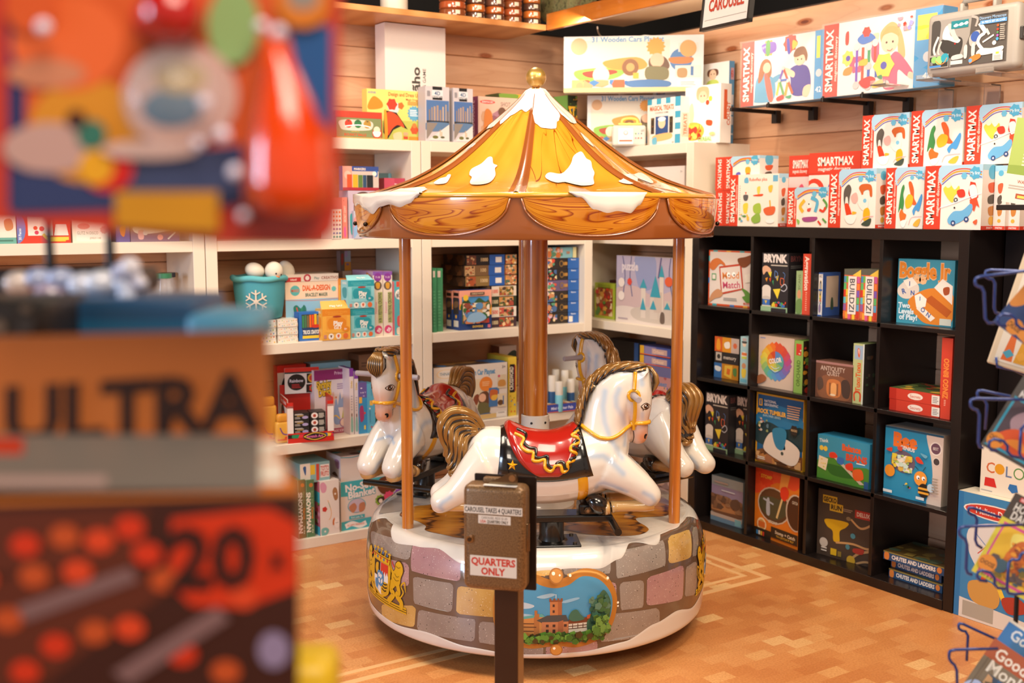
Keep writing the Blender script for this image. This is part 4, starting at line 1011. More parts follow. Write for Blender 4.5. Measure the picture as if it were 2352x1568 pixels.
# ---- top of the back units
bx(BK, 'tall_carton', 'tall white carton with sideways grey lettering on top of the back shelving', 4.90, 884, 1023, 58, ZT, .10, '#e9dfd8',
   't 50 50 13 #4a4540 90 30 3 Cãho;t 64 54 5 #6a645e 90 36 1 STACKING GAME', group=None)
bx(BK, 'ornament_box', 'red topped box of bouncy ball ornaments beside the yellow dragon box', 4.72, 770, 878, 256, ZT, .05, '#a83424',
   'r 0 0 100 22 #d3402c;r 2 24 98 96 #7f8a5c;u;c #d9cfc0 12 34 74 34 78 62 60 70 20 70 10 60;e 28 46 8 0 #c83a28;e 48 46 8 0 #2f7a4a;e 68 46 8 0 #b08a3a;r 26 34 30 38 #4a4a3a;r 46 34 50 38 #4a4a3a;r 66 34 70 38 #4a4a3a;l #fff 2 20 56 50 50 74 56;t 42 86 9 #d9502c 0 72 2 BOUNCY BALLS;t 42 75 4 #e9c86a 0 50 1 ORNAMENTS;e 88 78 10 0 #c83020;e 88 66 7 0 #f0dcc0;c #f4eee4 80 72 96 72 94 88 88 92 82 88;r 0 96 100 100 #e8a04a')
bx(BK, 'craft_box', 'yellow craft box with orange dragon mask print on top of the shelving', 4.80, 843, 971, 207, ZT, .05, '#f0d069',
   'r 0 0 100 100 #f2d877;p #b9bf5c 0 62 100 58 100 100 0 100;c #e88a2a 2 30 12 14 26 24 26 36 4 40;t 66 8 7 #d8602a 0 56 2 Design and Dress Up;t 82 17 4 #b03a20 0 28 1 Magic Dragon;t 9 7 4 #2f6fb0 0 14 1.5 AVENIR;c #cfd6d8 36 24 56 26 54 44 40 42;b 44 28 10 6 #d8402a;b 60 30 6 5 #e07030;p #1f1a18 30 40 52 44 72 76 60 70 46 78 36 96 28 84;c #d9502a 34 46 52 48 66 72 54 68 44 76 36 88;c #efa030 30 44 34 44 36 88 31 96;b 84 44 13 14 #5fa3c4;k 76 36 92 50 4 #e8eef2;b 84 76 8 6 #d8502a;e 84 68 4 0 #d07a3a;r 74 90 98 100 #e88a2a;c #f0c8a0 46 86 60 82 60 98 48 98;r 64 82 72 88 #e8a080;r 64 90 72 95 #c8402c;k 72 20 96 28 4 #c89a4a')
city = lambda a, b: 'r 0 0 100 100 #c9c2c6;r 30 0 70 6 #1c1c20;r 28 6 74 20 #d8d8dc;t 50 12 7 #4a6a90 0 30 2 4D;t 50 19 4 #333 0 44 1.5 CITYSCAPE;r 30 20 70 24 #1c1c20;r 4 25 98 62 %s;%s;r 4 62 98 66 #2f3238;c #5a7aa0 4 66 98 66 60 80 4 80;p #8a8078 4 66 50 66 4 96;p #d8d4d2 98 68 98 98 8 98;e 40 92 12 3 #6f6f3a;e 70 92 9 2 #5a5a3a;l #c8a878 3 60 90 60 78;l #c8a878 3 66 90 66 82;k 6 8 22 18 5 #8a8a90' % (a, b)
sky1 = 'r 14 42 20 62 #8a7a70;r 24 38 30 62 #a08a78;r 34 36 42 62 #b09884;r 46 34 54 62 #a89080;r 58 42 66 62 #9a8474;r 70 36 76 62 #c0a890;r 82 32 88 62 #a89a90;r 90 44 96 62 #7a7270'
for u0, u1, vt, c_, s_, lb in ((976, 1032, 199, '#4f74a8', sky1, 'city skyline puzzle box in clear film beside the yellow dragon box'), (1040, 1086, 203, '#4a6ea6', sky1, 'city skyline puzzle box in clear film beside the purple spined craft box')):
    bx(BK, 'puzzle_box', lb, 4.72, u0 + 1, u1, vt, ZT, .07, '#b9b2b6', city(c_, s_), group='skyline puzzle boxes')
bx(BK, 'craft_box', 'pale craft box with purple spine and two children beside the roof peak', 4.80, 1098, 1205, 224, ZT, .10, '#7a4a6e',
   'r 0 0 100 100 #c9a79a;r 3 0 100 100 #d4b5a4;e 20 11 16 4 #d8504a;t 20 11 3 #fff 0 24 1 SCRATCH ART;t 70 14 9 #8a7068 0 44 1 SHOT of GO;m 6 24 96 96 26 5 #b88a6a,#8a5a6a,#c89a7a,#a87a8a,#6f5a50;e 50 30 8 0 #6a4a3a;c #7a5a8a 42 44 60 44 62 80 44 80;c #c8783a 14 30 28 34 30 80 12 90',
   side='r 0 0 100 100 #7a3a5c;t 50 50 34 #c8a0b0 90 84 2 KALEIDOSCOPE')
jg = 'r 0 0 100 100 #2f3a1c;m 0 0 100 100 46 %d #4f7a34,#c8941c,#1f2a14,#7a9a3a,#e0b030,#2a5a80;t %d 30 17 #f0b82a 0 70 4 %s'
bx(BK, 'board_game_box', 'dark green jungle game box behind the roof peak', 4.95, 1143, 1298, 219, ZT, .12, '#3a4a24', jg % (3, 72, 'FOREST'), group='jungle game boxes')
bx(BK, 'board_game_box', 'narrow jungle game box right of the roof peak', 4.80, 1304, 1325, 219, ZT, .14, '#5a8a3a', jg % (9, 40, 'ST'), side='r 0 0 100 100 #6a9a4a', group='jungle game boxes')
plays = '''r 0 0 100 100 %s;r 4 8 76 92 %s;t 46 6 9 %s 0 60 3 31 Wooden Cars Playset;c #f0ddc8 6 16 14 14 18 20 15 26 24 50 8 60;e 11 18 6 0 %s;c #8ab84a 8 62 30 56 44 62 36 76 14 80;c #a8402a 14 64 34 60 38 66 20 74;e 27 69 6 0 #f2e2c0;c #d8953f 30 44 52 38 60 50 56 60 38 60 30 54;e 48 56 6 0 #8a5a34;e 48 56 3 0 #c89a5a;b 66 20 7 14 #e89a34;c #6a4a34 62 40 72 38 76 56 70 64 62 58;e 67 44 5 0 #e8b898;c #77704a 60 56 74 58 74 78 60 78;c #4a74a8 44 82 60 78 76 82 74 92 50 92;e 84 44 8 0 #4a7ab0;c #c8783a 76 40 92 40 90 50 78 50;r 82 14 96 30 %s;e 89 24 6 0 #d8a05a;r 80 54 98 74 %s;c #b08a5a 82 60 88 60 88 74 82 74;l #4a74a8 2 92 56 92 72;r 82 80 99 92 #eee;k 84 82 96 90 3 #999;r 50 66 54 76 #e8b040;r 42 80 46 84 #3a70b0;m 6 78 44 94 10 4 #e8b070,#c8a070,#d8603a,#4a80b8;r 0 92 100 100 %s'''
f1 = plays % ('#e6e2dc', '#e3d9c8', '#6aa0c8', '#d8a87a', '#e4dccf', '#e4dccf', '#dcc48a')
o = bx(BK, 'playset_box', 'white wooden car playset box under its twin in the corner', 4.84, 1346, 1466, 228, ZT, .07, '#2f74b4', f1,
   side='r 0 0 100 100 #2f74b4;e 50 48 40 0 #e89a4a;b 40 20 20 4 #e8e8f0;k 30 40 70 56 4 #f4dcc0', yaw=-38)
q = bx(BK, 'playset_box', 'white wooden car playset box topmost in the corner, standing on its twin', 4.80, 1293, 1477, 101, top_of(o) + .001, .07, '#e6e2de', f1, yaw=-40)
for z_ in (o, q): z_.location.x -= .055; z_.location.y -= .083
# ---- the corner unit's top (faces left)
g = MB(); g.rbox(0, 0, 0, .17, .11, .105, mat('#cfc8bd', .15), .012, 3); g.art((.03, 0, .01), (1, 0, 0), (0, 0, 1), .075, .08, 'r 0 0 100 100 #f2ede6;e 50 30 16 0 #e8a0a0;e 50 28 9 0 #f2ede6;k 24 52 76 62 2 #7ab0c8;r 6 74 94 84 #d8603a', lift=.002)
g.art((.112, 0, .01), (1, 0, 0), (0, 0, 1), .05, .075, 'e 12 30 7 0 #5aa05a;e 40 30 7 0 #5a90c0;e 70 30 7 0 #777;e 12 60 7 0 #c85a8a;e 40 60 7 0 #d8502a;e 70 60 7 0 #d83a2a;t 80 10 14 #777 0 30 1 LIST', lift=.002)
t = g.build('tote_box'); tag(t, 'clear plastic tote box with yellow handle on the corner shelving top', 'box'); p_ = at(1412, 335, z=ZT); t.location = (p_.x, p_.y + .02, ZT); t.rotation_euler = (0, 0, R(-36))
g = MB(); g.rbox(.03, .012, .105, .15, .09, .117, mat('#e8cf62', .35), .005, 2); g.tube([(.05, .05, .115), (.055, .05, .135), (.09, .05, .142), (.125, .05, .135), (.13, .05, .115)], .007, mat('#e8cf62', .35), 8, smooth=4); g.build('handle', t)
kid = lambda x, y, s, hair, shirt: 'c %s %.1f %.1f %.1f %.1f %.1f %.1f %.1f %.1f;c %s %.1f %.1f %.1f %.1f %.1f %.1f %.1f %.1f;e %.1f %.1f %.1f 0 #edc4a4;e %.1f %.1f %.1f 0 #5a3a2a;e %.1f %.1f %.1f 0 #5a3a2a' % (shirt, x - s * 1.3, y + s * 1.6, x + s * 1.3, y + s * 1.6, x + s * 1.6, y + s * 5, x - s * 1.6, y + s * 5, hair, x - s * 1.1, y - s * 1.2, x + s * 1.1, y - s * 1.2, x + s * 1.15, y + s * .3, x - s * 1.15, y + s * .3, x, y, s * .9, x - s * .35, y - s * .15, s * .12, x + s * .35, y - s * .15, s * .12)
bx(RT, 'building_block_box', 'large white and blue block set box behind the cereal box in the corner', 4.03, 1500, 1674, 153, ZT, .035, '#4b93c4',
   'r 0 0 100 100 #efe9e2;r 5 12 17 30 #3a6ab0;r 6.5 13 15.5 29 #e8d8d8;t 11 18 7 #d0402c 0 8 2.5 MEGA;t 11 25 7 #d0402c 0 8 2.5 BLOKS;t 25 19 8 #c8a06a 0 12 2 First;p #eecf55 54 26 60 20 66 22 66 30 54 30;' + kid(43, 18, 6, '#7a5238', '#f2ece6') + ';' + kid(80, 14, 5, '#6a4434', '#c8d86a') + ';r 26 40 32 50 #e8703a;r 8 42 14 50 #d8402c;r 5 50 9 60 #4a90c8;r 3 62 10 84 #e8c84a;r 14 52 18 60 #e8c84a',
   side='r 0 0 100 100 #5a9ccc;r 30 8 90 22 #c8a0a8;t 60 15 8 #d0402c 0 50 1 MEGA;r 25 40 90 52 #d8e0e8;r 25 54 90 64 #c8d8e8;r 25 66 90 76 #d8e0e8;r 30 86 90 88 #e8f0f4')
bx(RT, 'cereal_game_box', 'white box with a baby and a bowl of coloured cereal', 3.86, 1574, 1655, 196, ZT, .07, '#f0e9e2',
   'r 0 0 100 100 #f1ebe4;' + kid(50, 20, 13, '#d8b088', '#f4efe8') + ';c #edc4a4 14 34 22 30 26 50 20 66 14 60;e 72 24 5 0 #d8d04a;e 64 30 5 0 #d84a2a;c #d8502a 62 60 78 62 76 70 62 68;e 24 78 32 16 #d8b84a;m 4 66 48 92 44 8 #d83a2a,#e8902a,#c8c84a,#e8d060,#b83a20;e 80 84 8 3 #e8c888;t 60 92 7 #8ac05a 0 60 2 CEREAL', side='r 0 0 100 100 #ece4da;r 30 10 60 60 #d8603a;t 75 50 30 #d8603a 90 40 2 COUNT')
bx(RT, 'cooking_game_box', 'blue striped cooking game box in front of the tall white block set', 3.80, 1487, 1563, 225, ZT, .06, '#efe4da',
   'r 0 0 100 100 #e9ddd2;r 0 0 14 12 #3f9ab8;r 28 0 42 12 #3f9ab8;r 56 0 70 12 #3f9ab8;r 84 0 100 100 #3f9ab8;r 84 20 100 30 #e8e0d8;r 84 44 100 54 #e8e0d8;r 84 68 100 78 #e8e0d8;t 44 20 10 #d8704a 0 72 3 MAGICAL TREATS;t 44 30 4 #888 0 44 1 COOKING GAME;r 26 38 64 82 #2a4a80;e 45 52 11 0 #e8c4a0;e 45 44 12 5 #f2f2f0;c #e8b070 20 78 70 74 72 86 24 90;r 12 40 22 74 #3a3028;r 68 40 78 74 #3a3028;m 14 42 20 72 5 3 #e8a040,#c84a2a;m 70 42 76 72 5 4 #e8a040,#c8c04a;c #6ab0c8 18 84 30 82 30 96 18 96;t 80 94 4 #444 0 20 1 6+', side='r 0 0 100 100 #ece0d4;r 10 34 90 84 #e0c8b8;t 50 58 34 #d8704a 90 44 2 TREATS')
# wall outlet strip
g = MB(); g.rbox(4.052, 4.76, 2.02, 4.071, 4.83, 2.16, mat('#e6dccc', .4), .004, 2); g.rbox(4.03, 4.77, 2.04, 4.055, 4.80, 2.09, mat('#eee6da', .4), .004, 2)
tag(g.build('wall_outlet'), 'cream electric outlet on the planks beside the stacked corner playset boxes', 'outlet')
# ------------------------------------------------------------ right wall: magnetic construction sets
HD = 'c #a9cfe6 0 0 100 0 100 22 60 12 30 14 0 30;l #e8a030 3.5 2 26 30 12 62 10 98 16;l #d84a30 2.5 2 22 30 8.5 62 6.5 98 12;l #6a5aa8 2 2 30 30 16 62 13.5 98 20;b 82 13 15 7 #4fa9cf;t 82 13 5 #e8f4f8 0 22 1 My first;b 56 17 8 6 #6ab8da;'
def spine(w_, t1=46, sub=True): # red spine at the left of the face, w_ percent wide
    s = 'r 0 0 %d 100 #d5402a;t %.1f 50 %.1f #f6ebe4 90 %d 3 SMARTMAX' % (w_, w_ * (.38 if sub else .5), w_ * t1 / 100, 86)
    if sub: s += ';t %.1f 48 %.1f #f0d8cc 90 62 2 magnetic discovery' % (w_ * .80, w_ * .17)
    return s + ';'
def art_in(spec, x0, x1):   # squeeze a spec into columns x0..x1 percent
    out = []
    k = (x1 - x0) / 100
    def fx(v): return '%.2f' % (x0 + float(v) * k)
    for line in spec.replace(';', '\n').split('\n'):
        a = line.split()
        if not a: continue
        c = a[0]
        if c in 'rk': a[1] = fx(a[1]); a[3] = fx(a[3])
        elif c == 'm': a[1] = fx(a[1]); a[3] = fx(a[3])
        elif c == 'e':
            if float(a[4]) == 0: a[4] = '0'
            a[1] = fx(a[1]); a[3] = '%.2f' % (float(a[3]) * k)
        elif c == 't': a[1] = fx(a[1]); a[6] = '%.2f' % (float(a[6]) * (k if a[5] == '0' else 1))
        elif c == 'b': a[1] = fx(a[1]); a[3] = '%.2f' % (float(a[3]) * k)
        elif c in 'cp': a[2::2] = [fx(v) for v in a[2::2]]
        elif c in 'lL': a[2] = '%.2f' % (float(a[2]) * k); a[3::2] = [fx(v) for v in a[3::2]]
        out.append(' '.join(a))
    return ';'.join(out)
FARM = HD + '''c #5a544e 10 34 22 26 30 34 26 48 24 62 20 48 14 48 12 62 8 48;c #c8622a 52 32 62 26 86 28 90 46 84 46 80 36 66 38 64 48 58 40;c #e8b0a8 30 46 44 40 50 50 44 58 34 56
c #efe8e0 50 56 62 44 78 48 80 62 72 70 60 68;e 70 54 5 0 #7ac0e0;c #d8401f 12 62 20 58 28 66 34 80 22 84;c #f0f0ee 14 80 46 78 40 92 22 92;c #f0b020 68 70 80 66 86 76 80 88 68 86;c #e8b030 36 72 48 74 36 78;c #3a4a40 62 94 78 86 90 84 84 96;l #e8a8b0 1.5 60 90 70 82 96 80'''
DINO = HD + '''c #3f8a4a 18 36 26 28 30 34 26 44 30 58 24 74 18 66 10 74 12 58;c #e8602a 44 26 54 24 64 36 66 50 76 60 60 60 54 46;c #f0b82a 34 54 46 44 62 48 60 60 50 66 38 66
c #4a9ad8 66 66 78 58 92 44 96 50 90 66 84 72 74 70 68 78 62 72;c #e8702a 14 76 22 68 30 74 40 78 30 90 20 88;c #eee 20 88 42 86 34 97 24 97;c #e8b040 66 94 78 86 92 84 84 96;l #e8a8b0 1.5 50 94 60 82 96 80'''
VEH = HD + '''c #f0d04a 6 36 22 30 34 38 44 32 46 40 34 48 30 58 16 50;e 18 30 7 0 #f4e8d0;c #d83a2a 40 40 56 38 60 48 46 50;e 38 54 5 0 #4a4a50;e 38 54 2.4 0 #ddd;p #d8402a 72 26 84 28 92 50 76 56 68 44;c #e8e8ea 70 34 84 32 90 48 76 52;p #e05030 72 54 88 50 96 66 88 62 84 72 74 64
c #6ab0dc 20 84 34 72 56 70 74 60 80 66 72 78 46 90 26 92;e 34 90 6 0 #2a4a80;e 66 84 6 0 #2a4a80;e 34 90 2.6 0 #ccd;e 66 84 2.6 0 #ccd;e 36 66 2 0 #222;l #d8eaf4 2 0 66 30 60 70 50 100 44;c #d8603a 82 88 92 84 90 92'''
RINGS = HD + '''l #e8b83a 9 22 62 12 48 26 32;l #5ab0d8 9 46 26 66 36 60 62;e 42 46 8 0 #f0ece8;e 40 42 2 0 #222;c #d8504a 36 54 46 52 44 60 36 60;e 44 70 22 8 #f0ece8;c #a04a8a 22 76 66 74 60 84 28 86;l #5a9a4a 6 84 30 96 44 90 56;l #d8402a 6 74 56 86 60 92 50;l #d8402a 5 70 84 80 94;l #5a9a4a 5 84 78 96 88;c #8ac05a 2 80 12 84 8 94'''
SHAPE = HD + 'c #5a5ab0 14 50 30 48 30 70 16 70;c #e8a02a 50 34 66 34 66 50 50 50;c #e8602a 50 54 66 52 66 78 50 78;c #4fa05a 78 66 96 70 80 82'
def sideA(cap='r 0 94 100 100 #d5402a;t 50 97 3 #fff 0 60 1 SMARTMAX'): return 'r 0 0 100 100 #e9e0d8;r 0 0 100 9 #a9d4e8;e 50 12 22 0 #5fb4d6;c #d8603a 30 30 70 28 60 42 36 42;c #5a5248 30 50 60 46 66 58 34 60;c #c8823a 34 66 70 64 66 76 40 78;e 50 86 14 0 #e8b040;' + cap
def smax(label, d, u0, u1, us, vt, z0, dp, artspec, **kw):
    return bx(RT, 'magnetic_toy_box', label, d, u0, u1, vt, z0, dp, '#eee7df', spine(round(100 * (us - u0) / (u1 - u0))) + art_in(artspec, 100 * (us - u0) / (u1 - u0), 100), side=sideA(), cat='toy box', **kw)
KT = 1.471
G1 = 'magnetic toy boxes with red spines on the black cube shelf'
a1 = smax('magnetic toy box with ring toy print, smallest of the front row on the cube shelf', 3.74, 1808, 1902, 1830, 430, KT, .07, RINGS, group=G1)
a2 = smax('magnetic toy box with grey horse and orange cow print in the lower row', 3.74, 1904, 2012, 1933, 388, KT, .085, FARM, group=G1)
a3 = smax('magnetic toy box with green dinosaur print in the lower row', 3.76, 2034, 2122, 2060, 384, KT, .08, DINO, group=G1)
a4 = smax('magnetic toy box with yellow plane and blue car print in the lower row', 3.73, 2124, 2256, 2163, 379, KT, .12, VEH, group=G1)
smax('magnetic toy box with grey horse and orange cow print in the upper row', 3.80, 1980, 2087, 2008, 262, top_of(a2) + .001, .08, FARM, group=G1)
smax('magnetic toy box with green dinosaur print in the upper row', 3.80, 2092, 2212, 2124, 251, top_of(a3) + .001, .08, DINO, group=G1)
smax('magnetic toy box with yellow plane and blue car print in the upper row', 3.80, 2218, 2346, 2256, 239, top_of(a4) + .001, .08, VEH, group=G1)
for u0, u1, vt, d, lb in ((2284, 2312, 380, 3.80, 'plain white side of a magnetic toy box right of the blue car print'), (2314, 2345, 384, 3.82, 'white magnetic toy box with red foot under the green hanging package')):
    bx(RT, 'magnetic_toy_box', lb, d, u0, u1, vt, KT, .10, '#ebe3da', sideA(), side=sideA(), cat='toy box', group=G1)
smax('magnetic toy box with robot animal print left in the front row', 3.76, 1676, 1788, 1696, 400, KT, .06, 'r 0 0 100 100 #efe8e0;t 50 10 6 #d85a3a 0 66 2 Roboflex plus;r 86 3 98 15 #6ab0d8;c #6ab4da 16 8 24 6 26 16 16 16;k 4 20 6 80 14 #999;e 20 44 6 0 #eee;c #5a5a60 14 40 26 40 24 50 16 50;p #d84a2a 18 34 22 34 20 40;c #f0d04a 14 58 26 56 24 74 16 74;c #a0c04a 40 60 56 56 58 74 42 74;c #f0d05a 48 26 56 24 54 38 50 38;c #d8502a 40 40 62 38 60 42 42 42;c #e8c04a 76 24 86 22 84 34 78 34;l #e8b040 3 80 50 82 66;c #d8643a 66 66 92 62 90 76 72 78;m 4 76 30 92 8 4 #e8c040,#5a9a5a,#6ab0d8;c #8ab04a 36 84 54 74 58 90 42 94;e 82 90 10 4 #eee', group=G1)
b1 = bx(RT, 'magnetic_toy_box', 'red spined toy box, lower of the two stacked at far left of the row', 3.80, 1643, 1684, 438, KT, .12, '#ece4dc', 'r 0 0 100 100 #d5402a;t 26 50 20 #f6ebe4 -90 88 2 SMARTMAX;l #b8301c 2 50 0 50 100;t 72 50 20 #f6ebe4 90 88 2 SMARTMAX', side=sideA(), cat='toy box', group=G1)
bx(RT, 'magnetic_toy_box', 'red spined toy box with small block print, upper of the two stacked at far left', 3.80, 1643, 1744, 359, top_of(b1) + .001, .12, '#ece4dc', 'r 0 0 40 100 #d5402a;t 10 50 8 #f6ebe4 -90 88 2 SMARTMAX;l #b8301c 1 20 0 20 100;t 30 50 8 #f6ebe4 90 88 2 SMARTMAX;' + art_in(SHAPE, 40, 100), side=sideA(), cat='toy box', group=G1)
for u0, u1, vt, d, lb, sp in ((1812, 1862, 357, 3.93, 'tall red topped window box with pink flower behind the front row', 'r 0 30 100 100 #e4d0d0;c #e05a7a 60 40 80 60 50 80 30 60;l #e05a7a 3 50 50 90 90;c #d84a6a 60 70 90 66 80 90 60 90;b 20 50 8 5 #5a5ab0;b 14 84 8 5 #d84a2a'),
                              (1858, 1976, 349, 3.90, 'wide red topped window box with blue toy behind the front row', 'r 0 30 100 100 #e8dcd4;e 12 52 20 0 #d5402a;e 10 52 13 0 #ecdfd6;c #2f5fb8 40 44 56 30 70 40 66 70 70 84 44 74 36 60;r 60 30 78 60 #e8b83a;r 78 34 90 60 #e8a03a;c #4a4ab0 10 80 30 78 28 96 10 96')):
    bx(RT, 'window_toy_box', lb, d, u0, u1, vt, KT, .07, '#d5402a', sp + ';r 0 0 100 28 #d5402a;t 52 12 11 #f8ece4 0 70 3 SMARTMAX;t 50 22 5 #f8ece4 0 66 1 magnetic discovery', side='r 0 0 100 28 #d5402a;r 0 28 100 100 #e4d8d0', cat='toy box')
# shrink-wrapped big sets on black display arms
KIDS = '''r 0 0 100 100 #eee6e2;b 24 14 11 6 #e8a03a;c #7a5ab8 12 8 34 6 36 20 18 22;c #5a9a4a 20 4 26 4 26 24 20 24;b 60 12 12 8 #d84a3a;c #4a4ab8 54 6 58 6 60 26 56 26;c #e8c03a 64 8 72 14 64 22
c #5fa4c8 2 88 4 62 14 52 26 56 36 66 34 94 4 96;c #d86a5a 18 56 26 56 34 92 26 94;c #a8683a 8 54 12 36 20 30 28 36 30 52 26 60 20 50 14 62 8 66;e 22 44 6.5 0 #f0c8a8;c #5fa4c8 30 62 44 56 46 62 32 70
c #4b3f96 60 52 72 46 88 50 94 70 90 90 66 90 62 66;c #f0c8a8 54 48 68 56 66 64 52 54;c #f0c8a8 84 80 94 78 90 94 82 92;e 76 36 9 0 #f0c8a8;c #8a5a34 66 32 70 22 82 20 88 32 86 42 82 32 72 34;e 73 38 1 0 #3a2a20;e 79 38 1 0 #3a2a20
L #7a5ab8 3 50 48 44 66;L #d8502a 3 50 48 58 68;L #e8c03a 3 44 66 40 88;L #5aa05a 3.5 44 66 52 90;L #e8a03a 3.5 58 68 54 90;L #d8602a 3.5 58 68 66 88;L #4a6ab8 2.5 44 66 58 66;e 50 48 2.4 0 #ccc;e 44 66 2.2 0 #ccc;e 58 68 2.2 0 #ccc;c #d83a2a 40 92 50 88 52 94 42 97;c #3a9a6a 54 92 64 90 62 95'''
GIRL = '''r 0 0 100 100 #eee6e2;c #d8b070 56 22 70 10 82 24 88 56 80 60 76 34 60 40;e 68 36 11 0 #f2cbac;c #d8a860 56 30 64 16 76 18 80 30 70 24 60 26;e 64 36 1.2 0 #5a3a2a;e 72 36 1.2 0 #5a3a2a;l #c8705a 1 65 46 69 47.5 72 45
c #e0607e 46 34 54 34 56 54 66 58 78 50 98 78 92 84 80 74 78 96 62 96 60 70 46 56;c #f2cbac 44 24 54 22 52 34 46 36;c #f2cbac 94 78 100 82 98 88 92 84
b 14 50 9 7 #f0d25a;e 14 50 3 0 #5a4ab0;b 26 60 10 6 #e05a7a;e 26 60 3 0 #f6e6e6;c #e8903a 10 64 20 62 18 72 8 72;c #4a7ac8 26 26 38 18 50 28 34 34;b 38 18 6 6 #d83a2a;c #d83a2a 10 16 14 14 14 30 10 30
L #7a4ab8 3 26 38 26 84;L #d8502a 3.5 34 38 34 84;L #3a9a5a 3.5 42 42 42 62;L #3a5ab8 3.5 42 66 42 86;L #d8402a 3 50 38 50 60;L #3a5ab0 3 52 66 52 80;e 26 36 4 0 #dcd8d6;e 42 38 4 0 #dcd8d6;e 50 34 4 0 #dcd8d6;e 42 64 4 0 #c8c4c2;e 26 88 4 0 #c8c4c2;e 42 91 4 0 #c8c4c2;e 66 91 4 0 #c8c4c2
c #f0b83a 30 56 40 54 40 62 30 62;b 62 66 14 6 #f2cf4a;e 62 66 4 0 #4a4ab0;c #c8302a 30 84 44 78 52 84 40 94;c #f0c23a 48 90 60 84 62 92 50 94;c #3a8a5a 54 80 60 78 60 84;m 74 6 98 24 9 3 #e8a0b0,#f0d060,#d84a3a,#a0a0e0'''
WRAP, wnt, wp = nodemat('clear_shrink_wrap', .06); wp.inputs['Transmission Weight'].default_value = 0; wp.inputs['Alpha'].default_value = .10; wp.inputs['Coat Weight'].default_value = 1; wp.inputs['Base Color'].default_value = (1, 1, 1, 1)
def big(label, u0, us, ub, u1, vt, artspec, z0, d=3.78):
    W_ = u1 - u0; s0, s1 = 100 * (us - u0) / W_, 100 * (ub - u0) / W_
    o = bx(RT, 'magnetic_toy_box', label, d, u0, u1, vt, z0, .085, '#4f97cc', spine(round(s0)) + art_in(artspec, s0, s1) + ';r %.1f 0 100 100 #4f9ccf;r %.1f 8 96 40 #f0d04a;e %.1f 62 3.4 0 #c8ccd0;t %.1f 86 8 #e8f0f4 0 8 2 42' % (s1, s1 + 2, (s1 + 100) / 2, (s1 + 100) / 2), side='r 0 0 100 100 #4f97cc;e 50 30 20 0 #e8f0f4', cat='toy box')
    w_ = o.dimensions.x if 0 else max(v.co.x for v in o.data.vertices); h_ = o['_h']
    g = MB(); n = 12; vs = []; fs = []
    for i in range(n + 1):
        for j in range(9): x = -.004 + (w_ + .008) * i / n; z = -.004 + (h_ + .010) * j / 8; vs.append((x, -.006 - .003 * math.sin(i * 1.3 + j) * math.sin(j * .9 + 1) - (.004 if j == 8 else 0), z))
    for i in range(n):
        for j in range(8): a = i * 9 + j; fs.append((a, a + 9, a + 10, a + 1))
    g.add(vs, fs, WRAP); k = len(vs) and 0
    g.box(-.004, -.005, h_ + .002, w_ + .004, .088, h_ + .003, WRAP); g.build('shrink_wrap', o, smooth=False); return o
big('shrink wrapped magnetic toy box with two children building, left on the black arms', 1704, 1735, 1874, 1893, 84, KIDS, 2.018, 3.80)
big('shrink wrapped magnetic toy box with smiling girl in pink, right on the black arms', 1893, 1930, 2108, 2165, 36, GIRL, 2.018, 3.78)
for y in (3.853, 3.625, 3.313, 3.107):
    g = MB(); g.rbox(3.755, y - .006, 1.998, 4.072, y + .006, 2.016, mat('#17120f', .4), .002, 1); g.rbox(4.04, y - .017, 1.955, 4.072, y + .017, 2.016, mat('#17120f', .4), .002, 1)
    g.cyl((3.765, y, 2.01), (3.765, y, 2.022), .005, mat('#17120f', .4), seg=10)
    tag(g.build('wall_bracket'), 'black metal display arm holding the shrink wrapped magnetic toy boxes', 'bracket', 'black display arms under the shrink wrapped boxes')
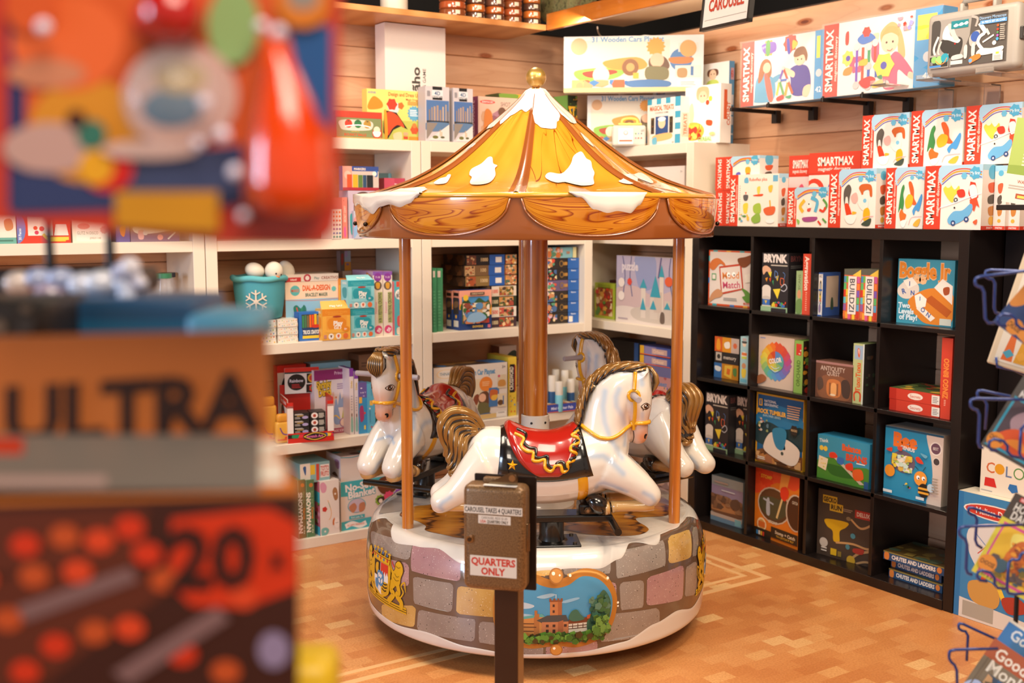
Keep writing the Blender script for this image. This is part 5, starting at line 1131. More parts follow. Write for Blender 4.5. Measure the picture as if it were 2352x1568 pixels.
# microscope case
def scopecase(label, d, u0, u1, vt, vb, rest):
    p0, p1 = at(u0, (vt + vb) / 2, x=d), at(u1, (vt + vb) / 2, x=d); w_ = p0.y - p1.y; zt = at((u0 + u1) / 2, vt, x=d).z; z0 = rest; h_ = zt - z0; dp = .12
    GR = mat('#a9a29a', .45); g = MB(); g.rbox(0, 0, 0, w_, .055, h_, GR, .022, 4); g.rbox(0, .058, 0, w_, dp, h_, GR, .022, 4); g.rbox(.012, .05, .012, w_ - .012, .065, h_ - .012, GR, .01, 2)
    g.rbox(w_ * .30, .03, h_ - .005, w_ * .34, .07, h_ + .03, GR, .006, 2); g.rbox(w_ * .66, .03, h_ - .005, w_ * .70, .07, h_ + .03, GR, .006, 2)
    o = g.build('microscope_case', smooth=50); o.location = (d, p0.y, z0); o.rotation_euler = (0, 0, R(-90)); tag(o, label, 'case')
    g = MB(); g.tube([(w_ * .32, .05, h_ + .025), (w_ * .34, .05, h_ + .04), (w_ * .66, .05, h_ + .04), (w_ * .68, .05, h_ + .025)], .012, mat('#8f8982', .5), 10); g.build('handle', o, smooth='full')
    W2, H2 = w_ * .82, h_ * .76
    g = MB(); g.box(w_ * .07, -.003, h_ * .12, w_ * .07 + W2, .002, h_ * .12 + H2, mat('#8e8984', .5))
    g.art((w_ * .07, -.003, h_ * .12), (1, 0, 0), (0, 0, 1), W2, H2, '''r 0 0 100 78 #9a958f;p #57524e 54 0 100 0 100 100 44 100 44 74 52 40;r 28 78 100 100 #57524e;c #4a4643 0 8 12 4 10 50 4 78 0 80
c #3b3835 12 44 30 38 42 44 42 66 34 88 22 74 14 62;c #e6e2de 16 26 20 14 24 16 26 34 34 42 40 46 36 52 24 44 16 40;c #c8c4c0 22 14 28 12 34 34 38 44 32 46;l #d8d4d0 3 10 34 4 60 10 84;l #c8c4c0 2.5 14 44 10 66 16 80;c #d0ccc8 30 78 42 76 44 84 30 86;r 28 88 44 96 #d8d4d0;e 33 53 1 0 #c22
r 27 6 50 22 #1f7f8a;c #d8f0f0 30 16 34 12 37 16 33 19;c #d8f0f0 37 15 41 11 44 15 40 18;c #d8f0f0 44 14 48 10 50 14 47 17;l #a8a49f 3 54 2 62 8 60 24
c #b8b2ac 52 46 58 34 66 34 62 60 54 62;e 60 44 6 0 #3a5aa8;l #efe9df 5 65 18 70 30 74 40;l #efe9df 4 72 40 66 46 64 58 70 72;c #efe9df 62 80 68 70 82 72 96 70 94 80 72 84;l #efe9df 2 70 58 84 46;l #ddd6cc 3 74 32 78 44;e 85 62 2.6 0 #efe9df;c #d8d2ca 46 62 50 60 50 84 46 84;c #d8d2ca 56 60 60 58 60 82 56 82
c #e8803a 54 86 66 80 68 88 58 96 54 98;e 55 92 2.4 0 #6aa0d0;r 64 0 100 2 #57524e;t 82 9 6 #9ac0e8 0 34 1 Discovery Microscope;r 66 14 100 22 #5a9ad8;t 83 18 4 #eef4f8 0 30 1 50 PIECE SET IN CASE;e 89 28 1.4 0 #e8602a;e 89 36 1.4 0 #d8402a;e 89 42 1.2 0 #5aa05a;e 89 48 1.4 0 #b05ab8;e 89 55 1.8 0 #4aa8e0;k 92 26 99 58 8 #b8b0a8
r 84 80 97 98 #e8e2da;r 88 81 92 85 #f0c83a;k 86 87 95 97 4 #999;r -2 72 26 100 #a09a94;r 0 76 25 98 #3a3632;e 6 82 4 0 #8ac06a;e 13 84 5 0 #9ad07a;e 21 80 5.4 0 #2f9ab0;l #e8904a 1 8 84 14 92 20 90 24 80;r 0 94 16 98 #4a8ad0;k 1 86 5 93 4 #aaa''')
    g.build('window', o)
    g = MB()
    g.rbox(w_ - .012, .012, h_ * .42, w_ + .008, .05, h_ * .62, mat('#3a3634', .4), .004, 2); g.rbox(w_ - .01, .02, h_ * .47, w_ + .011, .042, h_ * .57, mat('#a9a29a', .4), .003, 2); g.build('latch', o); return o
scopecase('grey plastic microscope case with clear window, held on clear brackets beside the girl in pink', 3.645, 2127, 2338, 18, 175, 2.035)
scopecase('second grey microscope case at the top right edge', 3.80, 2366, 2520, -20, 150, 2.06)
CLR, cnt, cp = nodemat('clear_acrylic', .08); cp.inputs['Transmission Weight'].default_value = .85; cp.inputs['Base Color'].default_value = (.95, .9, .85, 1); cp.inputs['IOR'].default_value = 1.3
for k, y in enumerate((2.93, 2.72, 2.47)):
    g = MB(); g.box(3.641, y - .035, 2.026, 4.06, y + .035, 2.031, CLR); g.box(4.06, y - .035, 1.93, 4.066, y + .035, 2.031, CLR); g.box(3.637, y - .035, 2.026, 3.641, y + .035, 2.045, CLR)
    tag(g.build('acrylic_bracket'), ('clear acrylic bracket under the left half of the grey microscope case', 'clear acrylic bracket under the right half of the grey microscope case', 'clear acrylic bracket under the second grey case at the right edge')[k], 'bracket')
# green hanging package at right edge
g = MB(); g.box(0, 0, 0, .16, .02, .28, mat('#a5b85e')); g.art((0, 0, 0), (1, 0, 0), (0, 0, 1), .16, .28, 'r 0 0 100 60 #a9bf66;c #8fa84e 0 56 100 56 100 64 50 70 0 66;r 0 66 100 100 #e4ddd2;k 30 14 90 28 3 #e8e0c8;k 30 36 90 56 5 #dfe0b8;t 50 74 4 #b0563a 0 44 1 WARNING;k 10 78 90 84 2 #b8aca0;r 30 88 70 94 #b0563a;r 34 90 66 93 #f0d060')
o = g.build('hanging_package'); p_ = at(2300, 462, x=3.5); o.location = (3.5, p_.y, p_.z); o.rotation_euler = (R(0), R(9), R(-90)); tag(o, 'green and white carded package leaning at the right edge above the toy boxes', 'package')
g = MB(); g.rbox(3.47, p_.y - .12, p_.z - .03, 3.6, p_.y + .0, p_.z - .012, mat('#17120f', .4), .002, 1); g.rbox(3.6, p_.y - .075, p_.z - .03, 4.072, p_.y - .05, p_.z - .012, mat('#17120f', .4), .002, 1)
tag(g.build('wall_bracket'), 'black metal display arm under the green carded package', 'bracket')
# ------------------------------------------------------------ black cube shelf contents
C1, C2, C3, C4 = 1.0925, .7425, .3905, .0405
def kb(name, label, u0, u1, vt, z0, dp, col, front, side='', d=3.75, **kw):
    o = bx(RT, name, label, d, u0, u1, vt, z0, dp, col, front, side, **kw)
    ww = max(v.co.x for v in o.data.vertices); bpy.context.view_layer.update(); ys = [(o.matrix_basis @ v.co).y for v in o.data.vertices]; a_, b_ = max(ys), min(ys); mid = o.location.y - ww * .4
    for hi, lo in ((4.004, 3.670), (3.650, 3.312), (3.292, 2.958), (2.938, 2.598)):     # keep it inside its cube
        if lo - .02 < mid < hi + .02:
            if a_ > hi: o.location.y -= a_ - hi; b_ -= a_ - hi
            if b_ < lo: o.scale.x = max(.3, (ww - (lo - b_) - .002) / ww)
    zs = max(v.co.z for v in o.data.vertices); ceil_ = {C1: 1.424, C2: 1.073, C3: .723, C4: .371}
    for c_, t_ in ceil_.items():
        if c_ <= z0 < t_ and z0 + zs > t_ - .002: o.scale.z = (t_ - .004 - z0) / zs
    return o
kb('board_game_box', 'white mood matching game box with a red framed card', 1628, 1723, 576, C1, .05, '#d8cfc8', '''r 0 0 100 100 #d9cdc6;r 0 0 100 2.5 #c8502a;r 10 0 20 2.5 #4aa0a8;r 40 0 50 2.5 #e0a03a;r 70 0 80 2.5 #4aa0a8;r 0 97 100 100 #c8502a;r 0 0 2.5 100 #c8502a;r 0 10 2.5 20 #4aa0a8;r 0 50 2.5 60 #4a70b0;r 10 97 20 100 #4aa0a8;r 50 97 60 100 #4a70b0;r 80 97 90 100 #e0a03a
p #b84430 24 29 74 22 80 68 30 80;p #dcd2cc 27 32 71 26 77 66 32 76;t 51 44 12 #d8803a 4 42 1.5 Mood;t 53 61 12 #c0446a 4 42 1.5 Match;e 46 43 4 0 #fff;e 58 42 4 0 #fff;e 47 44 1.6 0 #222;e 59 43 1.6 0 #222
c #c8703a 2 30 8 18 22 14 36 22 38 28 26 24 12 36;c #7a4428 66 14 82 10 98 6 98 16 84 28 72 26;c #c08a64 2 96 8 80 22 70 34 76 30 84 16 88;c #5a8a3a 76 66 92 72 98 84 90 92 78 82 84 78;r 8 42 18 54 #5a9a6a;r 9.5 44 16.5 52 #ded6cc;p #ded6cc 82 42 96 38 98 54 84 56;t 88 93 4 #c8502a 0 14 2 MOOD;k 36 84 70 90 2 #999''', side='r 0 0 100 100 #c8603a', yaw=4, d=3.77)
BRY = '''r 0 0 100 100 #29272c;t 50 9 13 #d8cfcb 0 90 6 BRYNK;t 50 9 12 #8a3a3a 0 84 1.5 BRYNK;t 50 9 12 #e4dcd8 0 84 3 BRYNK;c #d8a88a 2 26 16 22 34 28 32 36 18 32 6 38;r 34 20 96 22 #bbb3a8
p #d8c83a 24 34 38 32 34 42;p #d8b83a 52 40 64 38 60 48;p #e0c83a 44 62 72 60 62 78;p #c84a2a 28 44 36 42 34 50;p #3a8a5a 40 48 46 46 46 56;l #5a7ab0 2.5 50 30 60 34 58 42 50 40 50 30;l #c8603a 2.5 72 42 84 44 82 54 72 52 72 42;l #b8bcc8 2.5 74 58 88 52 96 58 86 64 74 62;l #5a7ab0 2 80 32 88 36 84 44;p #d8902a 14 44 24 42 20 50
e 20 62 17 7 #d6cec6;r 4 62 36 78 #d6cec6;e 20 78 16 4 #c0b8b0;p #3a6ab0 6 80 34 80 34 90 6 90;p #d8b83a 14 82 24 82 19 88;r 4 90 38 98 #c8c8b0;r 0 92 100 100 #8fb08a;m 40 82 96 92 14 8 #d8c03a,#c84a2a,#3a6ab0,#4a9a4a;r 40 94 96 100 #29272c'''
BRS = 'r 0 0 100 100 #1f1d20;t 50 9 9 #6a3a3a 0 80 2 BRYNK;k 10 20 80 26 2 #555;c #2a4a9a 50 40 96 50 90 90 60 96'
kb('board_game_box', 'tall dark stacking game box with white face in the top row of the cube shelf', 1750, 1811, 581, C1, .12, '#232124', BRY, BRS)
kb('board_game_box', 'slim green game box between the tall dark box and the red one', 1828, 1843, 622, C1, .2, '#8fa878', 'r 0 0 100 100 #8fa878;t 50 28 34 #6a7a50 90 40 2 PECANS;e 50 54 30 10 #c8906a;c #6a8a50 10 70 90 66 90 96 10 96')
kb('board_game_box', 'slim red game box standing on edge at the divider', 1844, 1862, 583, C1, .25, '#d0452f', 'r 0 0 100 100 #d24a34;t 50 32 52 #f0e0d4 -90 56 3 Aggravation;k 40 62 60 94 9 #e8a890')
kb('craft_box', 'white and blue capsule toy box beside the block stacking boxes', 1866, 1898, 626, C1, .11, '#3a5a9a', 'r 0 0 100 100 #d8d4d4;t 50 8 6 #8a8078 0 70 2 AMAZE;r 0 0 100 3 #3a5a9a;c #c8a83a 26 22 74 22 74 60 50 66 26 60;c #2a3a6a 36 22 64 22 62 50 38 50;c #b8c8d8 44 26 56 26 56 46 44 46;r 10 38 90 42 #3a5a9a;m 20 58 80 72 14 3 #c84a3a,#4a9a4a,#7a4a9a;e 50 82 28 10 #8a7a9a;r 0 97 100 100 #3a5a9a', 'r 0 0 100 100 #2f4a86;r 20 8 90 80 #b09a88;c #3a4a3a 50 60 60 60 64 84 48 84', z1=None)
BZ = 'r 0 0 100 100 #d8603a;r 0 0 100 12 #5a5a50;p #e8c04a 50 12 100 0 100 16;%s;r 28 14 78 90 #e4dcd6;t 53 52 30 #4a4a52 -90 66 1.5 BUILDZI'
q1 = ';'.join('r %d %d %d %d %s' % (x, y, x + 16, y + 13, c) for x, y, c in ((0, 14, '#4a8ab0'), (14, 14, '#6ab04a'), (0, 28, '#5ab06a'), (0, 42, '#c83a2a'), (14, 40, '#e8c03a'), (0, 56, '#5ab0c0'), (14, 54, '#c8b04a'), (0, 70, '#8a5a9a'), (0, 84, '#d8703a'), (14, 86, '#e8a03a'), (80, 14, '#c85a9a'), (80, 28, '#e8803a'), (80, 42, '#7a5ab0'), (80, 56, '#5ab06a'), (80, 70, '#5aa0c8'), (80, 84, '#c83a2a'), (30, 90, '#d85a8a'), (56, 90, '#e8c03a')))
for u0, u1, lb in ((1938, 1976, 'left'), (1977, 2016, 'right')): kb('board_game_box', 'colourful tower block game box with white name panel, %s of the pair' % lb, u0, u1, 618, C1, .09, '#6a6a5a', BZ % q1, group='tower block game boxes')
kb('board_game_box', 'big blue letter dice game box with orange title', 2062, 2192, 596, C1, .06, '#3a92ac', '''r 0 0 100 100 #3f93ab;t 48 17 23 #e8b888 0 92 7 Boggle Jr;t 48 17 22 #e08830 0 90 4 Boggle Jr;c #dcd0c4 2 44 20 32 38 40 36 56 16 62 2 56;p #efe4d8 10 34 26 28 36 38 20 46;t 12 50 8 #3a5aa0 20 0 3 R;t 22 38 7 #3a5aa0 0 0 3 I;t 28 52 7 #3a5aa0 0 0 3 N;c #d9822c 20 66 56 44 98 50 98 92 60 98 40 90;p #efe4d8 66 42 80 28 98 38 98 66;c #a8502a 82 42 92 40 92 50 84 52;p #b85a20 50 62 62 54 98 76 90 86;p #efe4d8 40 68 70 88 62 94 36 76;p #f4ece2 32 56 42 52 54 60 52 72 36 74;t 42 60 6 #3a5aa0 0 0 3 I;t 48 77 7 #3a5aa0 -30 0 2 O;t 58 84 7 #3a5aa0 -30 0 2 N;t 14 72 8 #d8e8f0 0 24 4 Two;t 18 81 8 #d8e8f0 0 30 4 Levels;t 22 90 8 #d8e8f0 0 34 4 of Play!;r 78 88 98 98 #c8ccc0''', d=3.80)
kb('board_game_box', 'picture matching game box of coloured squares in the second row', 1641, 1697, 775, C2, .09, '#3a3430', '''r 0 0 100 100 #2f2d30;r 0 0 32 36 #d8622c;r 32 0 68 36 #e0992c;r 68 0 100 36 #c8b8b0;c #e8a030 10 8 20 6 24 30 8 30;c #f0ece4 40 14 60 10 62 24 44 26;b 84 18 9 8 #d8704a;r 6 38 30 58 #c8c0b8;b 18 48 8 6 #3a3838;t 64 48 9 #d8d0c8 0 52 2 memory;r 0 64 32 100 #3a72b8;r 32 64 100 100 #c8882a;c #e0e8f0 4 72 28 74 24 84 6 82;p #e8c04a 44 68 76 66 72 98 42 92;p #e07030 54 74 68 76 64 90 52 88;c #5a8a4a 78 74 92 72 92 90 80 88''', d=3.79)
kb('board_game_box', 'slim pale blue game box in the second row at the first divider', 1700, 1718, 773, C2, .1, '#a8d0d8', 'r 0 0 100 100 #a4ccd4;t 50 6 5 #d86a4a 0 60 2 GO;e 50 16 24 0 #e8d0b8;c #4a4a4a 20 10 80 10 74 14 28 14;e 50 40 34 8 #efe8dc;r 20 34 84 40 #e0804a;r 20 42 84 47 #c8d85a;e 50 62 26 0 #c8906a;c #e0c84a 24 70 80 70 70 86 30 86;r 10 90 90 97 #6ab0c8')
col = 'r 0 0 100 100 #d2b8a2;k 4 3 20 7 1 #7a8ab8;'
for i in range(18):
    a = i * 20; hx = ['#d8502a', '#e0702a', '#e0902a', '#e0b03a', '#e0c84a', '#c8cc5a', '#9abc6a', '#6ab08a', '#5aa8b0', '#5a98c0', '#5a88c8', '#6a78b8', '#7a68a8', '#9a5a98', '#b04a80', '#c04a60', '#c8483c', '#d05030'][i]
    col += 'b %.1f %.1f 13 4 %s;' % (50 + 33 * math.cos(R(a + 90)), 48 - 27 * math.sin(R(a + 90)), hx)
for i in range(18):
    a = i * 20; hx = ['#c84a2a', '#d8702a', '#d8a03a', '#d8c04a', '#b8c05a', '#8ab06a', '#5aa090', '#5a98b0', '#5a80b8'][i // 2]
    col += 'p %s 50 48 %.1f %.1f %.1f %.1f;' % (hx, 50 + 24 * math.cos(R(a + 90)), 48 - 20 * math.sin(R(a + 90)), 50 + 24 * math.cos(R(a + 111)), 48 - 20 * math.sin(R(a + 111)))
col += 't 50 46 9 #efe4da 12 36 4 COLOR;l #c8dce0 1.5 38 58 50 62 62 58;l #c8dce0 1.5 40 64 50 68 60 64;c #a0603a 0 82 14 76 26 82 20 90 0 96'
kb('board_game_box', 'colour wheel game box with petal ring of rainbow colours', 1741, 1822, 773, C2, .14, '#caa98a', col, d=3.77)
kb('board_game_box', 'slim green vegetable game box beside the colour wheel box', 1824, 1844, 782, C2, .12, '#7aa04a', 'r 0 0 100 100 #84a850;r 20 6 80 28 #c83a2a;t 50 62 40 #4a6a2a 90 50 2 ORCHARD;m 20 10 80 26 6 3 #c83a2a,#e8d8c0', side='r 0 0 100 100 #2f2418;m 0 0 100 100 40 5 #b83a2a,#6a8a3a,#c8882a,#4a5a2a,#8a2a1a')
kb('board_game_box', 'brown temple quest game box in film in the second row', 1871, 1957, 832, C2, .09, '#6a4a3c', 'r 0 0 100 100 #6f4a3a;r 0 0 100 6 #a87a74;c #8a5a40 20 40 80 40 90 96 10 96;c #c87a44 34 50 66 50 66 90 34 90;c #e8a868 44 58 56 58 58 84 42 84;t 46 18 12 #c8b0a0 0 66 2 ANTIQUITY;t 48 31 10 #c8b0a0 0 50 2 QUEST;c #4a3a34 70 50 84 42 94 60 90 90 74 86;c #5a463c 6 50 18 46 22 70 8 80;e 48 88 8 3 #e8d0b0;r 38 56 42 88 #8a5a3a;r 58 56 62 88 #8a5a3a')
kb('board_game_box', 'slim pale green game box standing at the third divider of the second row', 1959, 1984, 789, C2, .12, '#a8b878', 'r 0 0 100 100 #b8c08a;r 12 3 88 26 #9ab0c8;c #d8603a 40 8 60 10 60 22 44 20;c #f0e8dc 46 10 54 10 54 18;t 50 56 42 #d8602a 90 48 3 TuxuTuxu;l #c84a2a 14 26 96 20 84 50 80 76 84 74 96;r 90 0 100 100 #d8dce0', side='r 0 0 100 100 #2f2a28;m 10 20 90 80 16 3 #4a4038,#6a4a38,#3a4a38')
r0 = kb('board_game_box', 'flat red game box lying at the bottom of the two stacked boxes', 2041, 2158, 914, C2, .2, '#c43a28', 'r 0 0 100 100 #c43c2a;r 0 0 14 100 #b02a1c;e 52 50 15 30 #e8d8cc;t 52 50 26 #c8503a 0 26 1 Secrets;r 84 12 99 90 #e0d8d0;k 86 24 97 80 4 #888', top='r 0 0 100 100 #8a2a20', h=.045, group='flat red game boxes')
kb('board_game_box', 'flat red game box lying on top of its twin', 2041, 2158, 892, top_of(r0) + .001, .2, '#c43a28', 'r 0 0 100 100 #c43c2a;r 0 0 14 100 #b02a1c;e 52 50 15 30 #e8d8cc;t 52 50 26 #c8503a 0 26 1 Secrets;r 84 12 99 90 #e0d8d0;k 86 24 97 80 4 #888', top='r 0 0 100 100 #4a5a34;m 4 4 96 96 20 4 #6a7a40,#c8a03a,#3a4a2a,#a83a2a', h=.045, group='flat red game boxes')
kb('board_game_box', 'tall red bingo game box standing beside the flat red pair', 2162, 2187, 776, C2, .22, '#c43a28', 'r 0 0 100 100 #c8402c;t 48 50 46 #e8883a 90 50 4 ZINGO BINGO;k 40 76 60 84 4 #e8a890')
kb('board_game_box', 'tall dark stacking game box with white face at left in the third row', 1620, 1673, 903, C3, .12, '#232124', BRY, BRS)
kb('board_game_box', 'tall dark stacking game box with white face half hidden by the first divider', 1690, 1742, 912, C3, .12, '#232124', BRY, BRS, d=3.80)
kb('craft_box', 'yellow framed blue box picturing a white rock tumbler', 1737, 1846, 909, C3, .07, '#d8a52a', '''r 0 0 100 100 #dfa72a;r 3 2.5 99 98 #1f5f96;c #2a7ab0 3 30 50 14 99 30 99 50 3 50;c #24404a 3 44 30 40 60 46 99 40 99 72 3 72;c #7a5030 3 84 30 78 60 84 99 80 99 98 3 98;m 3 84 98 98 50 5 #8a5a34,#5a3a24,#b8804a,#a06a4a,#c8a070
r 8 8 15 18 #dfa72a;r 10 9.5 13 16.5 #1f5f96;t 32 10 3.6 #d8dce0 0 26 2 NATIONAL;t 34 15 3.6 #d8dce0 0 30 2 GEOGRAPHIC;t 36 25 6 #e8b03a 0 60 4 ROCK TUMBLER;t 36 31 3 #a8c8d8 0 40 1 EXPLORER SERIES;k 68 10 98 30 6 #c8a080;c #dcd4ce 22 68 34 54 44 56 48 70 66 74 64 60 80 62 96 72 90 90 70 94 24 82;c #2f82b0 38 50 56 44 68 50 62 74 46 72;e 60 80 3 0 #3a4a4a;m 8 34 30 54 14 4 #c8c0b8,#5a7a90,#c87a4a,#8a9a6a,#e0d0b0;b 84 44 9 6 #2f2a28;t 84 44 3 #e0c090 0 12 2 ROCKS;k 8 90 28 95 2 #ddd''', d=3.76)
kb('board_game_box', 'blue and green seesaw bean puzzle box in the third row', 1877, 1997, 1008, C3, .10, '#2f86b0', '''r 0 0 100 100 #3b93b8;c #4a8a34 0 60 30 48 60 60 100 56 100 100 0 100;c #2f6a2a 20 64 60 66 70 84 30 86;t 12 12 8 #e8f0f0 6 18 2 Think;t 66 18 14 #e0602a 0 36 5 Balance;t 76 38 14 #d8502a 0 40 5 BEANS;k 76 46 94 50 1 #fff;e 8 30 4 0 #e8c84a;e 16 30 4 0 #e8c84a;p #c8bca8 30 44 36 42 92 92 84 94;c #d8402a 24 38 34 34 40 44 26 48;c #3a72c0 40 44 52 44 50 58 40 56;c #d8402a 56 56 68 50 70 66 58 66;c #d8602a 70 66 86 60 90 80 74 86;p #e8dcc0 4 48 22 52 18 80 2 74;m 6 54 18 74 6 3 #e8c84a,#c8d060;r 92 84 100 100 #2a5a90''')
kb('board_game_box', 'blue honeycomb bee game box with smiling bee in the third row', 2032, 2166, 988, C3, .13, '#cfc0b0', '''r 0 0 100 100 #2c8cb4;c #d8c6b8 72 0 100 0 100 100 76 100 84 70 82 40;r 0 0 100 3 #24506a;t 36 17 18 #e0702a 0 52 7 Bee;t 40 28 5 #e8e0d8 -4 28 3 GENIUS;e 88 20 10 0 #e8dcd2;e 88 20 8 0 #6a4a5a;t 88 20 4 #e0d4cc 0 9 1 BEST;e 90 38 6 0 #e8dcd2;e 90 38 5 0 #4a4040;c #6a5a6a 14 40 34 32 52 40 52 56 34 64 14 56
m 14 38 50 62 40 6 #e0c83a,#e8e0d0,#b8d06a,#d8b04a,#c8e0d0;c #c84a3a 24 28 32 26 32 32 26 32;c #c8402a 4 34 14 30 14 36;c #d8402a 56 38 62 36 70 44 60 44;c #6aa8c0 64 30 76 32 72 36;e 12 64 9 0 #e0902a;e 66 66 11 0 #e89a3a;e 62 65 3 0 #fff;e 71 65 3 0 #fff;e 63 66 1.3 0 #222;e 72 66 1.3 0 #222;l #222 1 62 54 56 50;l #222 1 70 54 74 48;e 72 82 9 10 #2a2018;r 63 78 81 81 #e8a83a;r 63 84 81 87 #e8a83a;e 84 76 6 6 #b8d0dc;m 36 76 52 84 8 5 #222,#c22,#3a8a3a,#e8c84a;r 2 92 18 96 #d8e0e0;r 60 92 74 96 #d8e0e0;k 86 60 96 84 6 #a09488''', d=3.76)
kb('puzzle_box', 'dim landscape puzzle box at left of the bottom row', 1634, 1706, 1099, C4, .06, '#8a9aa0', 'r 0 0 100 30 #8f9aa0;r 0 20 100 46 #8a80a0;c #6a4a38 0 40 30 50 60 44 100 50 100 80 0 80;c #a87850 0 60 40 54 100 60 100 72 0 76;m 0 40 100 72 24 4 #7a5a44,#8a6a50,#5a4438;r 0 82 100 90 #b8a8a0;r 0 90 100 100 #6a8aa8;r 78 84 98 98 #7ab0c0;k 10 8 60 16 1 #a89890;k 34 26 90 30 1 #c8d0d8', d=3.78)
kb('board_game_box', 'orange stomp and catch rocket game box in the bottom row', 1733, 1845, 1075, C4, .11, '#c8621f', '''r 0 0 100 100 #d87a1f;c #e0502a 0 0 100 0 90 20 50 16 0 40;p #e8a04a 60 0 80 0 60 60 50 60;b 26 12 18 12 #d8401f;t 26 12 5 #e8c03a 0 34 3 STOMP;e 44 50 37 26 #c8b8a8;e 44 50 34.5 24 #5a3c24;c #4a4a34 12 44 44 38 76 44 70 60 44 70 16 60;c #a8b0c0 28 44 34 42 36 64 28 64;L #a8b0c0 3 20 44 44 48;L #d8c08a 4 66 30 52 66;c #d83a1f 60 22 72 18 78 26 70 38 60 34;t 44 74 4 #d8d0c0 0 22 3 STOMP;e 94 50 22 26 #c8b8a8;e 95 50 20 24 #4a2a18;t 92 36 4 #d8d0c0 0 12 2 CATCH;e 18 82 11 0 #e8d0a8;e 18 82 8 0 #c89a5a;r 10 78 26 86 #c8682a;r 40 80 100 95 #2f2218;t 72 86 4.5 #e8d8c0 0 50 2 Stomp + Catch;t 72 91.5 3 #e0b03a 0 44 2 TO CATCH IT FLY;r 0 88 40 100 #2a2018;r 6 92 10 98 #3a8ad0;r 11 92 15 98 #d8d8d8;r 16 92 20 98 #e0b03a;r 21 92 25 98 #c83a2a''', 'r 0 0 100 100 #2a1a10', yaw=-6, d=3.77)
kb('board_game_box', 'dark grey marble run game box with yellow funnel in the bottom row', 1866, 1994, 1133, C4, .10, '#3b3430', '''r 0 0 100 100 #4a403a;r 8 8 32 20 #d8b83a;r 20 18 42 30 #d8b83a;t 20 14 7 #3a302a 0 22 4 GECKO;t 31 24 7 #3a302a 0 18 4 RUN;k 42 22 58 27 2 #a89888;r 62 20 92 32 #b83a34;t 77 26 6 #e8d8c8 0 24 3 DELUXE;c #d8b020 14 44 50 42 48 50 38 58 38 74 28 74 26 60 16 54;l #c8a070 3 32 76 60 72 84 74 96 66;l #c8a070 3 56 36 72 46 88 38 96 28;e 52 36 4 3 #8a7a60;l #b89870 3.5 56 98 70 84 96 74;l #b89870 3 66 100 80 94 98 92;e 58 97 7 0 #c8a83a;e 60 60 4 4 #4a90a8;e 52 78 3.5 4 #4a8aa0;e 95 60 3 5 #c83a2a;c #a83a34 62 78 78 76 76 84 62 84;e 95 84 3 4 #4a8aa0;r 24 86 34 96 #d8b82a;r 36 88 42 96 #8a7a3a;e 12 80 7 0 #c8c8c8;k 8 86 20 94 2 #ddd''', 'r 0 0 100 100 #2a2420', yaw=6, d=3.78)
CL = 'r 0 0 100 100 #27496e;r 0 0 100 16 #8a7a3a;c #d8803a 2 20 9 20 9 90 2 90;t 50 54 44 #e8dcd0 0 72 4 CHUTES AND LADDERS;e 92 50 4 34 #d8803a'
z_ = C4
for k in range(3):
    o = kb('board_game_box', ('lowest', 'middle', 'topmost')[k] + ' of three flat blue ladder game boxes in the bottom row', (2040, 2044, 2026)[k], 2164, 1300, z_, .20, '#1f3a58', CL, top='r 0 0 100 100 #4a3a1c;m 0 0 100 100 20 3 #6a5a2a,#3a4a3a', h=.036, d=(3.78, 3.80, 3.765)[k], group='flat ladder game boxes', yaw=(0, -2, 2)[k]); z_ = top_of(o) + .001
# ------------------------------------------------------------ goods on the back shelving (left to right, top to bottom)
SB = 4.72
def keep(o, ax, sg, cells):
    bpy.context.view_layer.update(); vs_ = [(o.matrix_basis @ v.co)[ax] for v in o.data.vertices]; lo_, hi_ = min(vs_), max(vs_); mid = (lo_ + hi_) / 2
    for a, b in cells:
        if a - .05 < mid < b + .05:
            if hi_ - lo_ > b - a: o.scale.x = (b - a) / (hi_ - lo_) * .99; bpy.context.view_layer.update(); vs_ = [(o.matrix_basis @ v.co)[ax] for v in o.data.vertices]; lo_, hi_ = min(vs_), max(vs_)
            if hi_ > b: o.location[ax] -= hi_ - b
            elif lo_ < a: o.location[ax] += a - lo_
    zz_ = max(v.co.z for v in o.data.vertices)
    for f_, t_ in ((Z1, 1.816), (Z2, 1.366), (Z3, .907), (Z4, .449)):
        if f_ - .01 <= o.location.z < t_ and o.location.z + zz_ > t_: o.scale.z = (t_ - o.location.z) / zz_
    return o
def sb(name, label, u0, u1, vt, z0, dp, col, front='', side='', d=SB, **kw):
    return keep(bx(BK, name, label, d, u0, u1, vt, z0, min(dp, 5.065 - d), col, front, side, **kw), 0, 1, ((.552, 1.491), (1.599, 2.536), (2.644, 3.557)) if z0 < 1.86 else ())
